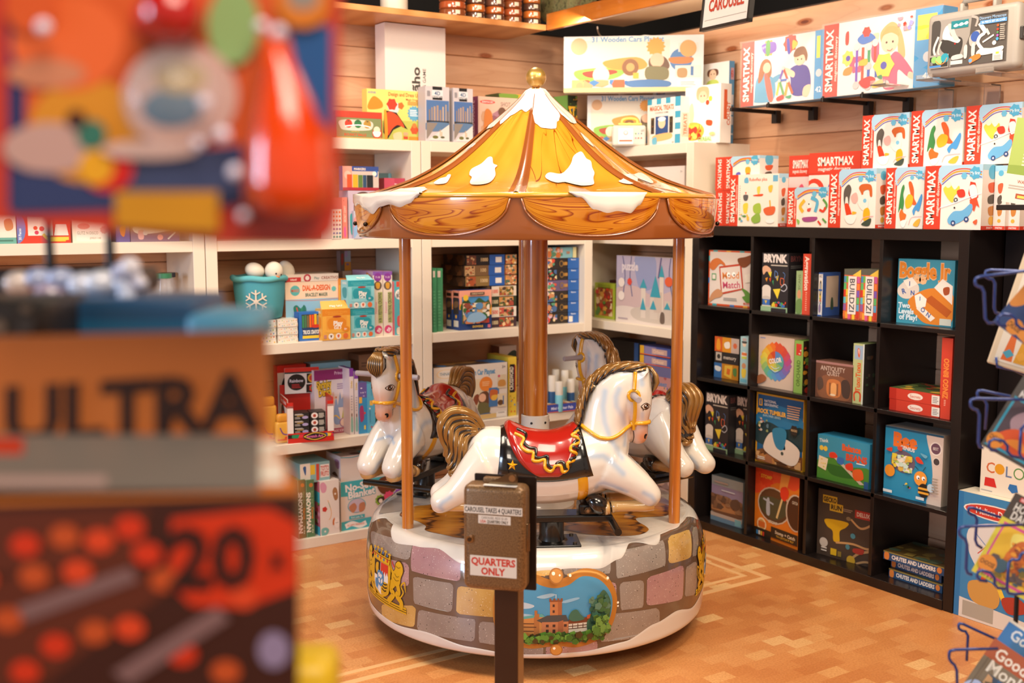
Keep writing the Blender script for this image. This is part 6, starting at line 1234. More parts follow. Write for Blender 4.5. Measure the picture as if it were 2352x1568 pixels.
# far left unit
sb('craft_box', 'cream and teal craft box at the far left edge above the wire rack', -30, 37, 470, Z1, .08, '#e6dccb', 'r 0 0 100 100 #e8dfcf;r 0 84 100 100 #6aa89a;c #c88a5a 60 40 84 36 90 60 66 66;k 10 88 90 96 1 #4a7a6a')
sb('puzzle_box', 'red puzzle box with yellow giraffe on the left shelf', 39, 162, 470, Z1, .08, '#c83a24', 'r 0 0 100 100 #cf3c26;e 0 60 16 40 #6a7ab8;t 5 76 5 #e8e8f0 90 30 2 30 Pieces;r 20 30 66 80 #eadfd2;e 34 60 4 0 #d84a2a;e 46 62 5 0 #d83a2a;e 36 72 4 0 #c83a5a;l #e8b82a 6 48 76 60 90 90 92;p #e8c84a 60 84 96 84 96 92 60 96;p #eadfd2 72 50 92 50 96 80 68 80')
sb('craft_box', 'pale jewelry craft box beside the red giraffe puzzle', 166, 253, 470, Z1, .08, '#e4dac4', 'r 0 0 100 100 #e6dcc8;r 10 50 96 96 #ece4d6;t 40 74 8 #8a9a84 0 56 1 GLITZ N DISCO;t 60 88 5 #a89a84 0 30 1 JEWELRY CASE;b 84 66 12 9 #d8a89a;e 30 56 16 8 #d89a8a')
sb('craft_box', 'purple craft box between the pale jewelry box and the skateboard box', 266, 298, 470, Z1, .08, '#6a5a8a', 'r 0 0 100 100 #6a5a90;c #d8803a 30 60 70 56 60 84 36 80')
sb('craft_box', 'mauve box with pink and white skateboard print', 300, 412, 480, Z1, .06, '#8a6f80', 'r 0 0 100 100 #8a7080;c #ece0d0 10 50 90 40 96 60 20 76;c #e8b0a8 16 66 26 64 26 90 16 90;e 60 86 6 0 #e8a090;e 30 72 5 0 #e8dcd0;l #e8dcd0 3 76 92 92 70')
JARG, jnt, jp = nodemat('clear_jar_plastic', .05); jp.inputs['Alpha'].default_value = .22; jp.inputs['Coat Weight'].default_value = 1
for k, (u, vt, d) in enumerate(((350, 640, 4.84), (377, 634, 4.76), (386, 632, 4.93))):
    p_ = at(u, 700, y=d); h_ = at(u, vt, y=d).z - Z2; j = MB().lathe([(0, 0), (.036, 0), (.038, .01), (.038, h_ * .82), (.032, h_ * .9), (.032, h_)], JARG, 24).build('bead_jar', smooth=40)
    j.location = (p_.x, d, Z2); tag(j, ('leftmost', 'front', 'rearmost')[k] + ' clear jar of beads on the left white shelf', 'jar', 'bead jars')
    MB().lathe([(0, h_ + .012), (.036, h_ + .012), (.036, h_ - .008)], mat('#3a7a5a' if k == 1 else '#3a3a48', .3), 24).build('lid', j, smooth=40)
    rg = random.Random(k); g = MB()
    for q in range(130):
        a = rg.random() * 6.28; r_ = .034 * rg.random() ** .35; g.ball((r_ * math.cos(a), r_ * math.sin(a), .008 + rg.random() * h_ * .6), .006, rg.choice(['#2f8a7a', '#5ab04a', '#c8c84a', '#3a6a9a', '#e8e0c8', '#2f6a4a', '#8a5ab0'][(k * 2) % 3:]), seg=6)
    b_ = g.build('beads', j); b_['kind'] = 'stuff'
# middle unit, top cell
sb('marker_set', 'blue boxed set of coloured markers above the monkey print box', 787, 870, 382, 1.634, .04, '#5a6a9a', 'r 0 0 100 100 #c8b8b0;r 10 0 100 20 #2f4a90;t 48 11 9 #e8d8c8 0 36 3 MARKERS;r 0 0 26 92 #d89a8a;e 14 36 10 0 #e0b8a8;r 28 34 42 92 #e0a82a;r 43 36 55 92 #5a7a3a;r 56 36 66 92 #2a4a6a;r 67 36 84 92 #1a2028;r 12 34 26 92 #d8502a;r 0 88 100 100 #a82a3a;c #2a6ab0 86 20 96 18 96 40 88 40;e 88 30 6 0 #e8e0d8', group=None)
mk = sb('craft_box', 'lilac craft box with brown haired head print under the markers', 800, 871, 438, Z1, .10, '#b8a8b8', 'r 0 0 100 100 #c0aec0;c #5a4038 18 30 26 8 50 2 70 8 80 30 70 60 60 90 30 96 20 60;e 78 14 12 0 #5a4038;c #e0b898 34 44 60 40 66 70 56 90 36 88 30 60;c #e8b03a 62 10 80 14 72 24;c #3a9a9a 6 50 24 54 20 84 8 90;e 44 56 4 0 #4a3028')
sb('craft_box', 'salmon spined craft box left of the lilac box', 786, 798, 453, Z1, .12, '#e07a6a', 'r 0 0 100 100 #e07f70;t 50 40 40 #f0c8b8 90 40 2 SECRET DIARY;c #d85a9a 30 76 60 70 70 92 40 96;e 30 8 8 0 #a83a3a', d=4.71)
sb('craft_box', 'white box with star check print at the edge of the orange package', 762, 785, 480, Z1, .12, '#d8c8bc', 'r 0 0 100 100 #dccfc2;' + ';'.join('b %d %d 11 4 %s' % (x, y, c) for i, (y, c) in enumerate(((10, '#e0703a'), (24, '#e0703a'), (38, '#d8603a'), (52, '#a05a6a'), (66, '#8a5a8a'), (80, '#5a6a9a'), (92, '#4a8a7a'))) for x in (20, 50, 80)), d=4.70)
sb('craft_box', 'striped pastel slim box standing before the lilac box', 813, 832, 484, Z1, .016, '#b8b0c0', 'r 0 0 100 100 #b8b8c8;p #e08a8a 0 30 60 0 100 0 100 40 0 90;p #8ab0d8 0 60 100 20 100 60 0 100', d=4.70)
o = sb('gift_box', 'white lower gift box under the pink one', 878, 938, 436, Z1, .10, '#d8b8a8', 'r 0 0 100 100 #dcbcae;t 50 20 6 #a87a6a 0 50 1 JOY', d=4.76)
sb('gift_box', 'crimson pink gift box stacked on the white one', 883, 930, 409, top_of(o) + .001, .08, '#c24a62', 'r 0 0 100 100 #c04a64;r 50 0 100 100 #b03a54;t 56 50 12 #f0e0e0 0 18 3 fun', side='r 0 0 100 100 #a83a50', d=4.76)
sb('gift_box', 'teal box in clear sleeve behind the crimson gift box', 884, 925, 398, Z1, .06, '#5a7f84', 'r 0 0 100 100 #5a7a7c;r 84 0 100 100 #7ab0c0', d=4.90)
# middle unit, bucket cell
bk = empty('felt_bucket', label='blue felt bucket with white snowflake holding three snowman balls', cat='bucket'); p_ = at(606, 728, y=4.82); bk.location = (p_.x - .012, 4.835, 1.062)
FELT = mat('#4a9aa8', .95); g = MB(); prof = [(0, 0), (.085, 0), (.098, .006), (.106, .06), (.113, .13), (.116, .185), (.108, .185), (.10, .15), (.0, .14)]
g.lathe(prof, FELT, 48); g.build('body', bk, smooth=60)
MB().tube([(.115 * math.cos(a / 32 * 6.283), .115 * math.sin(a / 32 * 6.283), .180 + .003 * math.sin(a)) for a in range(32)], .0135, mat('#5fb0b8', .95), 12, closed=True).build('rolled_rim', bk, smooth='full')
g = MB(); fl = 'e 50 50 9 0 #ddcdb8;'
for k in range(6):
    a = R(60 * k + 90); q = lambda r_, o: (50 + 100 * r_ * math.cos(a + o), 50 - 100 * r_ * math.sin(a + o))
    A_ = q(.42, 0); B_ = q(.26, 0); fl += 'L #ddcdb8 5.5 50 50 %.1f %.1f;' % A_
    for s in (-1, 1): C_ = q(.38, s * .42); fl += 'L #ddcdb8 4.5 %.1f %.1f %.1f %.1f;' % (*B_, *C_)
decal(g, fl, .115, .125, lambda x, y, L: Vector((.108 * math.sin((x - .0575) / .108 - .50), -.108 * math.cos((x - .0575) / .108 - .50), .018 + y)) * 1.0 + Vector((math.sin((x - .0575) / .108 - .5), -math.cos((x - .0575) / .108 - .5), 0)) * (.003 + (.018 + y) * .04 + L), .01, .02)
g.build('snowflake', bk)
PL = mat('#ddd3c2', .95)
for k, (u, v, d, r_, sc, lb) in enumerate(((585, 621, 4.78, .042, (1.05, .9, .82), 'white plush snowball at left in the blue bucket'), (629, 622, 4.75, .042, (.95, .9, 1.0), 'white plush snowman head with carrot nose in the blue bucket'), (657, 622, 4.84, .042, (.9, .9, 1.15), 'white plush snowball at right in the blue bucket'))):
    p_ = at(u, v, y=d); b_ = MB().ball((0, 0, 0), r_, PL, seg=32, sc=sc).build('plush_snowman', smooth='full'); b_.location = p_; b_.rotation_euler = (0, R(20 - 20 * k), 0); tag(b_, lb, 'plush toy')
    if k == 1:
        fx = lambda x, z: Vector((x, -.0375 * math.sqrt(max(0, 1 - (x / .040) ** 2 - (z / .042) ** 2)), z))
        for ex, ez in ((-.004, -.010), (.022, -.016)): MB().ball(fx(ex, ez), .0042, mat('#1a1512', .2), seg=12).build('eye', b_, smooth='full')
        MB().tube([fx(-.002, -.024), fx(.014, -.024) + Vector((0, -.006, -.002))], [.005, .002], '#e07a2a', 10).build('carrot_nose', b_, smooth='full')
pd = []
for j in range(2):
    for k in range(6):
        z_ = Z2 + .0175 * k; u0 = (560, 638)[j]; u1 = (634, 684)[j]; p0, p1 = at(u0, 760, y=4.73 + .004 * (k % 2)), at(u1, 760, y=4.73)
        dots = 'r 0 0 100 100 #e6ddce;' + ';'.join('e %d %d %.1f 0 %s' % (7 + 12 * i + (k * 5 + i * 3) % 6, 30 + (i * 37 + k * 11) % 44, 2.2, ['#d8602a', '#5a9ac8', '#9ab84a', '#e8b03a'][(i + k) % 4]) for i in range(8))
        o = card('small_box', ('bottom', 'second', 'third', 'fourth', 'fifth', 'top')[k] + ' dotted white box of the %s stack before the blue bucket' % ('left', 'right')[j], 'box', p1.x - p0.x, .0168, .16, '#e6ddce', dots, left=dots, top=dots, loc=(p0.x, 4.73 + .003 * (k % 2), z_), group='dotted white boxes')
da = sb('craft_box', 'pink and blue dial bracelet maker box under the white creative box', 656, 778, 646, Z2, .20, '#d88a5a', '''r 0 0 100 100 #8fbfd8;r 0 0 100 30 #ecd0b4;l #d8603a .8 0 31 50 33 100 31;e 18 15 9 0 #5ab0b0;t 18 15 5 #d8603a 0 14 2 MAKE;t 58 11 9 #e0602a 0 52 4 DIAL-A-DESIGN;t 58 23 6 #4a6a5a 0 42 2 BRACELET MAKER;b 91 14 5 7 #6ab8b0;c #e8dcd0 84 36 96 38 98 54 88 60;c #2f7a6a 14 46 20 40 28 46 34 40 38 50 30 70 22 68;l #d8503a 2 20 44 26 66;l #3a9a6a 2 30 44 28 66
b 62 70 22 14 #c8643a;e 62 78 18 0 #e8b090;c #d87a4a 44 62 58 48 74 52 82 66 62 60;b 52 74 4 5 #6a9ab8;e 62 66 2 0 #c83a5a;c #e8dccc 4 72 22 74 20 92 4 90;t 12 81 7 #e0702a 0 12 3 10''', side='r 0 0 100 100 #d88050;r 0 0 100 30 #e8c8a8;e 50 14 30 0 #5ab0b0;k 20 40 80 90 8 #a85a3a', d=4.80)
sb('craft_box', 'white creative play box on top of the bracelet maker box', 658, 778, 629, top_of(da) + .001, .19, '#e4d4c4', 'r 0 0 100 100 #e4d6c8;r 0 40 28 100 #c83a3a;t 14 70 24 #f0e0d8 0 20 3 Infantil;e 40 54 7 0 #b83a4a;e 40 54 4 0 #e8d8d0;t 58 56 34 #6a8a8a 0 22 1 Play;t 83 56 38 #a86a5a 0 34 2 CREATIVO', side='r 0 0 100 100 #8a6a9a', d=4.80)
kp = sb('kraft_box', 'brown kraft carton at the back with orange and silver labels', 779, 808, 622, Z2, .06, '#8a6a50', 'r 0 0 100 100 #94765c;r 30 0 100 12 #d8c0a8', d=5.0)
sb('craft_box', 'silver and orange hang tab box standing on the kraft carton', 782, 806, 576, top_of(kp) + .001, .04, '#b8a8a8', 'r 0 0 100 100 #c0a88a;r 0 0 40 100 #6a5a50;c #a83a2a 10 20 30 16 30 60 12 70;r 42 0 100 55 #a8b8c8;r 42 0 70 30 #b8a8d0;r 40 56 100 100 #d8922a;e 70 68 14 5 #8a6a9a', d=5.0)
sb('crayon_box', 'blue window box of crayons in front of the bracelet maker', 687, 742, 716, Z2, .05, '#2f6ab8', '''r 0 0 100 100 #2f6fc0;r 12 8 96 60 #3a3a38;r 14 12 22 58 #3a8a5a;r 24 10 32 58 #4a7a5a;r 34 12 42 58 #7a6a4a;r 44 10 52 58 #e8702a;r 54 10 62 58 #e8502a;r 64 8 74 58 #f0b82a;r 76 12 84 58 #8a8a7a;r 86 12 94 58 #6a5a50;r 14 54 96 82 #23406a;e 70 50 20 6 #c83a2a;t 54 70 13 #eef0e8 0 76 4 TRUCK CRAYONS;r 14 82 96 92 #e8c83a''', side='r 0 0 100 100 #2a5aa8', d=4.74)
PG = lambda a, b, c: '''r 0 0 100 100 %s;r 0 0 100 22 %s;t 50 9 8 %s 0 80 1 Cinnamon treats;k 20 14 80 19 1 %s;r 14 24 88 74 %s;c %s 22 34 80 34 76 66 26 66;e 50 34 29 6 %s;t 56 46 14 #f4f0e8 0 34 4 Play;t 54 60 14 #f4f0e8 0 26 4 GO;e 52 25 16 3 #a83a2a;c %s 18 66 86 66 84 76 20 76;e 30 88 10 0 #efe6da;e 56 88 10 0 #efe6da;e 82 88 9 0 #e0703a;p #5a3424 26 84 34 84 30 94;c #d8603a 52 84 60 83 58 92 54 92;e 82 66 14 9 %s;t 82 66 6 #fff 0 10 2 5+;r 4 82 14 94 #c88a7a''' % (a, b, c, c, c, b, b, a, b)
def pg(lb, u0, u1, vt, z0, cs, d, tab):
    o = sb('play_set_box', lb, u0, u1, vt, z0, .075, cs[0], PG(*cs), side='r 0 0 100 100 %s;c %s 20 30 80 28 76 60 30 60;e 50 82 22 0 #c8643a;k 20 6 80 14 2 #f4f0e8' % (cs[0], cs[1]), d=d, group='coloured play set boxes')
    w_ = max(v.co.x for v in o.data.vertices); h_ = o['_h']; g = MB(); g.add([(0, .01, h_), (w_, .01, h_), (w_ * .92, .04, h_ + tab), (w_ * .06, .04, h_ + tab)], [(0, 1, 2, 3)], cs[0]); g.add([(0, .012, h_), (w_, .012, h_), (w_ * .92, .042, h_ + tab), (w_ * .06, .042, h_ + tab)], [(3, 2, 1, 0)], cs[1]); g.art((w_ * .3, .0095, h_ + .004), (1, 0, 0), (0, .8, .6), w_ * .5, tab * .8, 't 50 50 50 #f4f0e8 0 90 3 Play GO', lift=.001)
    g.build('hang_tab', o); return o
TQ = ('#8fd0d8', '#2a9aa8', '#5ab8c0'); OR_ = ('#eeb048', '#e08a2a', '#e8a040')
pg('orange play set box in front with hang tab', 741, 805, 709, Z2, OR_, 4.70, .035)
q = pg('lower turquoise play set box of the stack', 806, 861, 709, Z2, TQ, 4.71, .002)
pg('upper turquoise play set box of the stack', 800, 860, 643, top_of(q) + .003, TQ, 4.71, .022)
q2 = sb('play_set_box', 'lower orange play set box behind the turquoise stack', 780, 798, 705, Z2, .06, '#e08a3a', PG(*OR_), d=4.79, group='coloured play set boxes')
sb('play_set_box', 'upper orange play set box behind the turquoise stack', 779, 797, 640, top_of(q2) + .001, .06, '#e08a3a', PG(*OR_), d=4.79, group='coloured play set boxes')
FC = 'r 0 0 100 100 #e8dccc;r 0 0 100 6 #8a5ab0;e 50 9 40 0 #8a3a9a;t 50 9 3 #e8d0e0 0 50 2 7-10;e 50 22 42 0 #6a5a50;c #d8a03a 30 18 70 18 66 26 36 26;r 50 32 96 80 #b8c07a;t 28 56 20 #e8a0b0 90 44 1 Festival;t 70 56 34 #5a5a4a 90 46 2 4 IN 1 FESTIVAL CROWNS;e 50 90 40 0 #d84a7a;t 50 90 8 #f8e8f0 60 40 3 me'
for u0, u1, k in ((857, 879, 0), (880, 901, 1)): sb('craft_box', 'slim cream festival craft box with purple badge, %s of the pair' % ('left', 'right')[k], u0, u1, 623, Z2, .22, '#c8a0b8', FC, side='m 0 0 100 100 24 5 #b85a9a,#d8803a,#6a9ab8,#e8d0c0', top='m 0 0 100 100 24 5 #b85a9a,#d8803a,#6a9ab8,#e8d0c0', d=4.735, group='festival craft boxes')
sb('craft_box', 'slim turquoise box with round white title at the left horse pole', 906, 930, 646, Z2, .20, '#5ab0b8', 'r 0 0 100 100 #58b0bc;r 20 0 70 10 #d8503a;e 50 24 44 0 #f0ece4;t 50 20 4 #6aa0a0 0 50 1 tiny;t 50 26 7 #4a4a4a 0 60 3 BOX;t 50 50 16 #2f8a94 90 26 1 music pony box;c #d8605a 26 66 66 64 74 82 30 82;c #e8d8c0 24 86 80 86 80 98 24 98', side='r 0 0 100 100 #d86a70;e 20 30 30 0 #e8e0d8', d=4.72)
# middle unit, scratch art cell
g = MB(); RD = mat('#c8281c', .4)
t = empty('display_carton', label='red and white counter display carton of scratch art packs', cat='display box'); w_ = .21; p_ = at(661, 985, y=4.715); t.location = (p_.x, 4.715, Z3); t.rotation_euler = (0, 0, R(-12))
g = MB(); g.box(0, 0, 0, w_, .19, .004, RD); g.box(0, 0, 0, w_, .004, .045, RD); g.box(0, 0, .04, .026, .004, .17, '#e6dcd4'); g.box(w_ - .028, 0, .04, w_, .004, .17, '#e6dcd4'); g.box(0, 0, .16, .026, .005, .185, RD); g.box(w_ - .028, 0, .16, w_, .005, .185, RD)
g.box(0, .004, 0, .004, .19, .20, '#e2d8d0'); g.box(w_ - .004, .004, 0, w_, .19, .20, RD); g.box(0, .186, 0, w_, .19, .24, RD)
g.art((0, 0, 0), (1, 0, 0), (0, 0, 1), w_, .045, 'r 0 0 100 100 #cc2a1c;r 0 14 100 52 #1f1a18;m 0 16 100 50 14 2 #d8303a,#2a8a5a,#e8c03a,#2a6ab0;e 58 40 26 44 #1f1a18;l #e8c03a 1.5 34 40 58 6 82 40 58 76 34 40;t 58 40 26 #d86aa0 0 36 3 Scratch Art')
g.art((0, .19, 0), (0, -1, 0), (0, 0, 1), .19, .20, 'r 0 0 100 20 #cc2a1c;t 50 10 9 #fff 0 70 1 Fun to Scratch;c #1f1a18 20 28 60 26 70 90 30 92;b 46 44 14 6 #d83a2a;b 46 70 14 6 #d8a02a;c #3a8a4a 36 50 50 48 48 64')
g.build('tray', t)
g = MB(); g.box(.02, .165, .20, w_ - .03, .17, .32, '#e6dcd4'); g.art((.02, .165, .20), (1, 0, 0), (0, 0, 1), w_ - .05, .12, 'r 0 0 100 16 #cc2a1c;r 0 16 100 22 #1f3a3a;e 34 56 26 32 #1c1513;t 34 50 12 #e8e0e8 0 40 2 Rainbow;k 20 62 48 80 3 #b82a2a;r 64 24 100 62 #1c1513;e 80 42 13 0 #d8a02a;e 80 42 9 0 #c83a2a;r 62 66 104 98 #241410;b 82 82 13 7 #c83a2a;b 82 82 7 6 #4a9a5a')
g.build('header_card', t)
for r_ in range(2):
    for k in range(4):
        x0 = .03 + .075 * r_; z0 = .046 + .033 * k - (.04 * 0)
        o = MB().box(0, 0, 0, .07, .08, .031, '#29241f').art((0, 0, 0), (1, 0, 0), (0, 0, 1), .07, .031, ('r 0 0 100 100 #25221e;k 6 10 70 34 2 #e8dcd0;k 20 38 70 50 1 #e8b83a;k 6 56 44 90 3 #b8b0a8;e 74 68 20 22 #a89ac0' if r_ == 0 else 'r 0 0 100 100 #25221e;e 28 50 22 44 #e8dcd4;b 28 52 12 6 #a8402a;k 56 14 94 90 5 #d8d0c0')).build('scratch_art_pack')
        ca, sa = math.cos(R(-12)), math.sin(R(-12)); lx, ly = x0 + .0, .012
        o.location = (p_.x + lx * ca - ly * sa, 4.715 + lx * sa + ly * ca, Z3 + .006 + .0325 * k + (.0 if r_ == 0 else .0)); o.rotation_euler = (0, 0, R(-12)); tag(o, ('lowest', 'second', 'third', 'top')[k] + ' small scratch art pack in the %s column of the red display carton' % ('left', 'right')[r_], 'pack', 'scratch art packs')
sb('display_carton', 'back scratch art carton with round black badge', 638, 704, 838, Z3, .05, '#c8281c', 'r 0 0 100 10 #cc2a1c;r 0 10 100 100 #ddd0c8;e 36 40 26 26 #1c1513;t 36 32 8 #e8e0e8 0 34 2 Rainbow;k 22 42 50 56 3 #b82a2a;r 62 12 96 44 #1c1513;b 78 28 12 6 #3a9a5a;r 64 46 100 84 #1c1513;b 82 64 12 6 #c83a2a', d=4.93)
SD = '''r 0 0 100 100 #ded2d2;r 0 0 100 16 #8a2a6a;t 76 6 5 #e8c8e0 0 34 1 Princess;e 96 8 3 0 #6ac0d8;t 28 22 11 #2a1a2a 6 44 10 Shrinky;t 30 34 11 #2a1a2a 6 38 10 Dinks;t 28 22 11 #e8c03a 6 44 4 Shrinky;t 30 34 11 #e8c03a 6 38 4 Dinks;k 66 22 88 32 3 #a890b0;p #8aa0c8 70 48 74 36 78 48 82 44 84 60 66 60;c #8aa0c8 56 60 62 46 68 60 74 84 56 84;c #b8b84a 84 60 92 50 98 66 100 86 78 86;e 62 44 3 0 #c88a6a;e 90 48 3 0 #5a3a2a;c #d8b0a0 50 40 56 36 58 56;e 84 84 13 0 #8a5a9a;e 84 84 11 0 #e4c8b8;l #e8c03a 3 50 76 60 72 72 78;r 0 92 100 100 #a83a5a;t 60 96 4 #f0d8e0 0 60 2 CREATE MAGIC SCENES'''
sb('craft_box', 'white and magenta shrink art box with yellow bubble title', 722, 801, 848, Z3, .05, '#dcd0d0', SD, d=4.82)
for k, (u0, u1) in enumerate(((803, 812), (814, 823))): sb('craft_box', 'narrow white and purple shrink art box, %s of the pair' % ('left', 'right')[k], u0, u1, (846, 852)[k], Z3, .12, '#d8ccd0', 'r 0 0 100 12 #7a3a9a;r 0 12 100 100 #ddd2d4;t 50 24 40 #c8a83a 90 16 4 Dinks;k 30 40 70 64 6 #a8a0b0;c #8ab8b0 30 74 66 74 80 94 20 94;e 48 70 14 3 #6a4a3a', top='r 0 0 100 100 #5a3a9a', d=4.745, group='narrow shrink art boxes')
sb('craft_box', 'pale blue tall box behind the shrink art boxes', 714, 806, 832, Z3, .08, '#7ab0c8', 'r 0 0 100 100 #86b4c8;c #a8384a 26 12 40 8 44 20 28 22;r 80 6 86 22 #c88aa0', side='r 0 0 100 100 #5a3a34', d=4.90)
sb('craft_box', 'purple and blue pouch box with orange tags left of the left horse', 824, 843, 878, Z3, .05, '#5a70a8', 'r 0 0 100 30 #6a5a9a;r 0 30 100 100 #3a90c0;m 10 10 90 28 6 3 #e8e0f0,#b0a0d0;r 4 28 40 40 #e8b04a;c #a83a6a 10 50 50 46 60 70 20 76;e 70 60 12 0 #d84a3a;r 60 84 80 92 #e8c84a', d=4.74)
sb('craft_box', 'plain blue box with orange tag and round badge left of the left horse', 844, 862, 881, Z3, .08, '#5aa8c8', 'r 0 0 100 100 #5cacca;t 50 16 16 #3a7a9a 90 16 1 stickers;r 30 34 70 44 #e8b84a;e 30 50 10 0 #e8d8d0;t 30 66 20 #2f80a8 90 30 1 mermaids;e 50 88 30 0 #7ac8e0;e 50 88 24 0 #5cacca;e 50 88 10 0 #c84a4a', d=4.735)
for k, (u0, u1, vt) in enumerate(((863, 878, 890), (879, 893, 900))): sb('book', 'green spined book with white leaf print, %s of the pair behind the left horse' % ('left', 'right')[k], u0, u1, vt, Z3, .18, '#2f6a4a', 'r 0 0 100 100 #2f6a48;m 10 4 90 56 14 %d #dcd8c8,#e8e0d0,#d8803a;t 50 76 44 #e8e4d8 -90 24 2 on the' % (k + 3), d=4.75, group='green books behind the left horse')
sb('kraft_box', 'dark kraft box with small red flame print behind the left horse', 827, 900, 812, Z3, .12, '#8a6248', 'r 0 0 100 100 #946a4e;c #b8402a 40 30 50 26 56 50 44 60;k 8 10 40 18 2 #6a4a38', d=4.93)
for k, (u, vt, hh) in enumerate(((626, 880, .14), (650, 935, .09))):
    p_ = at(u, 1000, y=4.73 + .02 * k); g = MB(); g.rbox(-.04, 0, 0, .045, .03, .10 if k else .17, mat('#e0a63e'), .012, 3); g.art((-.035, 0, .01), (1, 0, 0), (0, 0, 1), .07, .07, 'l #7a4a8a 8 20 10 40 50 80 60;b 60 80 12 5 #d84a2a;r 0 84 100 94 #d8602a', lift=.001); g.rbox(-.032, .0, (.10 if k else .17) - .005, .036, .03, .135 if k else .21, mat('#d8942e'), .012, 3)
    o = g.build('toy_pack', smooth=50); o.location = (p_.x, 4.73 + .05 * (1 - k), Z3); tag(o, ('tall amber toy pack at the edge of the brown dart box', 'short amber toy pack with purple stripe before the tall one')[k], 'toy pack')
# middle unit, bottom cell
SM = 'r 0 0 100 100 #5a7a54;r 0 0 8 100 #8aa080;e 64 9 24 0 #c87a3a;t 30 56 50 #e8e0d0 -90 70 5 SNOWYMAN;t 76 30 22 #8aa878 -90 30 1 Stick the;t 78 58 26 #d8803a -90 22 3 Carrot;t 78 86 20 #d8d8c0 -90 16 2 on the'
for k, (u0, u1) in enumerate(((684, 702), (703, 722))): sb('board_game_box', 'green and brown snowman carrot game box, %s of the pair' % ('left', 'right')[k], u0, u1, 1102, Z4, .22, ('#8a7a54', '#5a7a54')[k], SM if k else SM.replace('#5a7a54', '#7a6c44'), top='r 0 0 100 100 #6a8a64', d=4.72, group='snowman game boxes')
sb('craft_box', 'white animal sewing kit box with pink bear and owl prints', 735, 779, 1103, Z4, .10, '#e4d8ce', 'r 0 0 100 100 #e6dbd2;c #d89ab0 2 6 20 2 36 10 30 20 10 20;c #a87850 66 22 76 14 90 18 94 34 78 38;e 80 26 5 0 #e8dcd0;b 24 52 14 5 #c83a30;l #e8b070 3 40 36 50 46 58 60 52 70 44 72;l #6ab0a0 2 44 40 52 50;c #c8703a 64 76 74 70 76 80 66 84;e 86 80 14 10 #eee4dc;e 82 80 2 0 #333;e 90 80 2 0 #333;c #7ab8b0 6 88 30 86 44 92 30 100 8 100;e 24 93 5 0 #e8e0d8', side='r 0 0 100 100 #c86a7a;r 0 20 100 40 #4ab0c0;m 0 40 100 80 14 3 #5a9a4a,#c83a3a,#3a2a2a,#e0a0b0;r 0 84 100 100 #4ab0c8', d=4.71)
ns = sb('craft_box', 'large no sew blanket kit box in white and turquoise', 783, 930, 1097, Z4, .10, '#ddd0c6', '''r 0 0 100 100 #e2d5cb;p #45aeb8 0 0 100 0 100 16 52 18 46 34 0 30;t 30 12 14 #45aeb8 4 56 10 No-Sew;t 32 27 14 #45aeb8 4 52 10 Blanket;t 30 12 14 #f0eae4 4 54 4 No-Sew;t 32 27 14 #45aeb8 4 52 8 Blanket;t 32 27 14 #f0eae4 4 50 4 Blanket;e 24 52 14 15 #45aeb8;e 24 52 13 14 #c8b8c8;c #c08060 12 54 20 46 24 56 18 66;c #c08060 28 50 36 48 36 62 28 66;r 12 72 36 79 #45aeb8;t 24 75.5 4 #e8e8e4 0 18 1 Knot, Loop, Tie
c #6a3a24 56 18 60 4 72 0 86 4 88 22 80 36 64 36;e 72 16 6 8 #d89a78;b 60 48 8 9 #8ab03a;b 74 44 9 9 #d84a70;b 90 42 9 9 #8a4ab0;b 70 62 10 9 #b83a8a;b 86 60 10 9 #c84a9a;c #3a2a24 56 44 66 42 66 54 58 54;e 61 50 3 0 #e8dcd0;p #45aeb8 0 82 46 80 46 100 0 100;l #f0eae4 7 6 92 16 88 28 94 38 90;t 22 91 4 #d8705a 0 26 2 FLUFFY FRIENDS;c #a85a3a 46 84 56 80 58 88 48 92;e 58 92 11 9 #ece2d8;e 56 90 1.5 0 #333;c #2a2018 60 78 66 76 68 84''', d=4.73)
sb('craft_box', 'plain white long carton lying on the no sew blanket box', 783, 868, 1043, top_of(ns) + .001, .16, '#ddd0c6', 'r 0 0 100 100 #e0d4ca;l #45aeb8 2 0 4 30 8 60 2', side='r 0 0 100 100 #dccfd0;c #b890b8 60 20 90 20 90 50 70 50;c #5a4030 40 84 60 70 80 86', top='r 0 0 100 100 #b8a898;m 0 0 100 100 14 6 #45aeb8,#6a4a3a,#d8c8b8', d=4.74)
sb('board_game_box', 'teal and red fruit game box lying above the snowman games', 690, 758, 1062, Z4 + .252, .18, '#7aa8a8', 'r 0 0 34 100 #e0d4c4;c #3a5a8a 10 20 20 16 18 60;r 34 10 50 50 #e0b83a;r 34 0 100 100 #8ab0b0;r 34 10 50 60 #e0b83a;r 54 8 64 92 #c84a3a;r 68 14 98 80 #ece0d8;t 83 34 24 #c84a3a 0 28 3 TOTTO;t 83 62 24 #c84a3a 0 28 3 FRUITO', d=4.73)
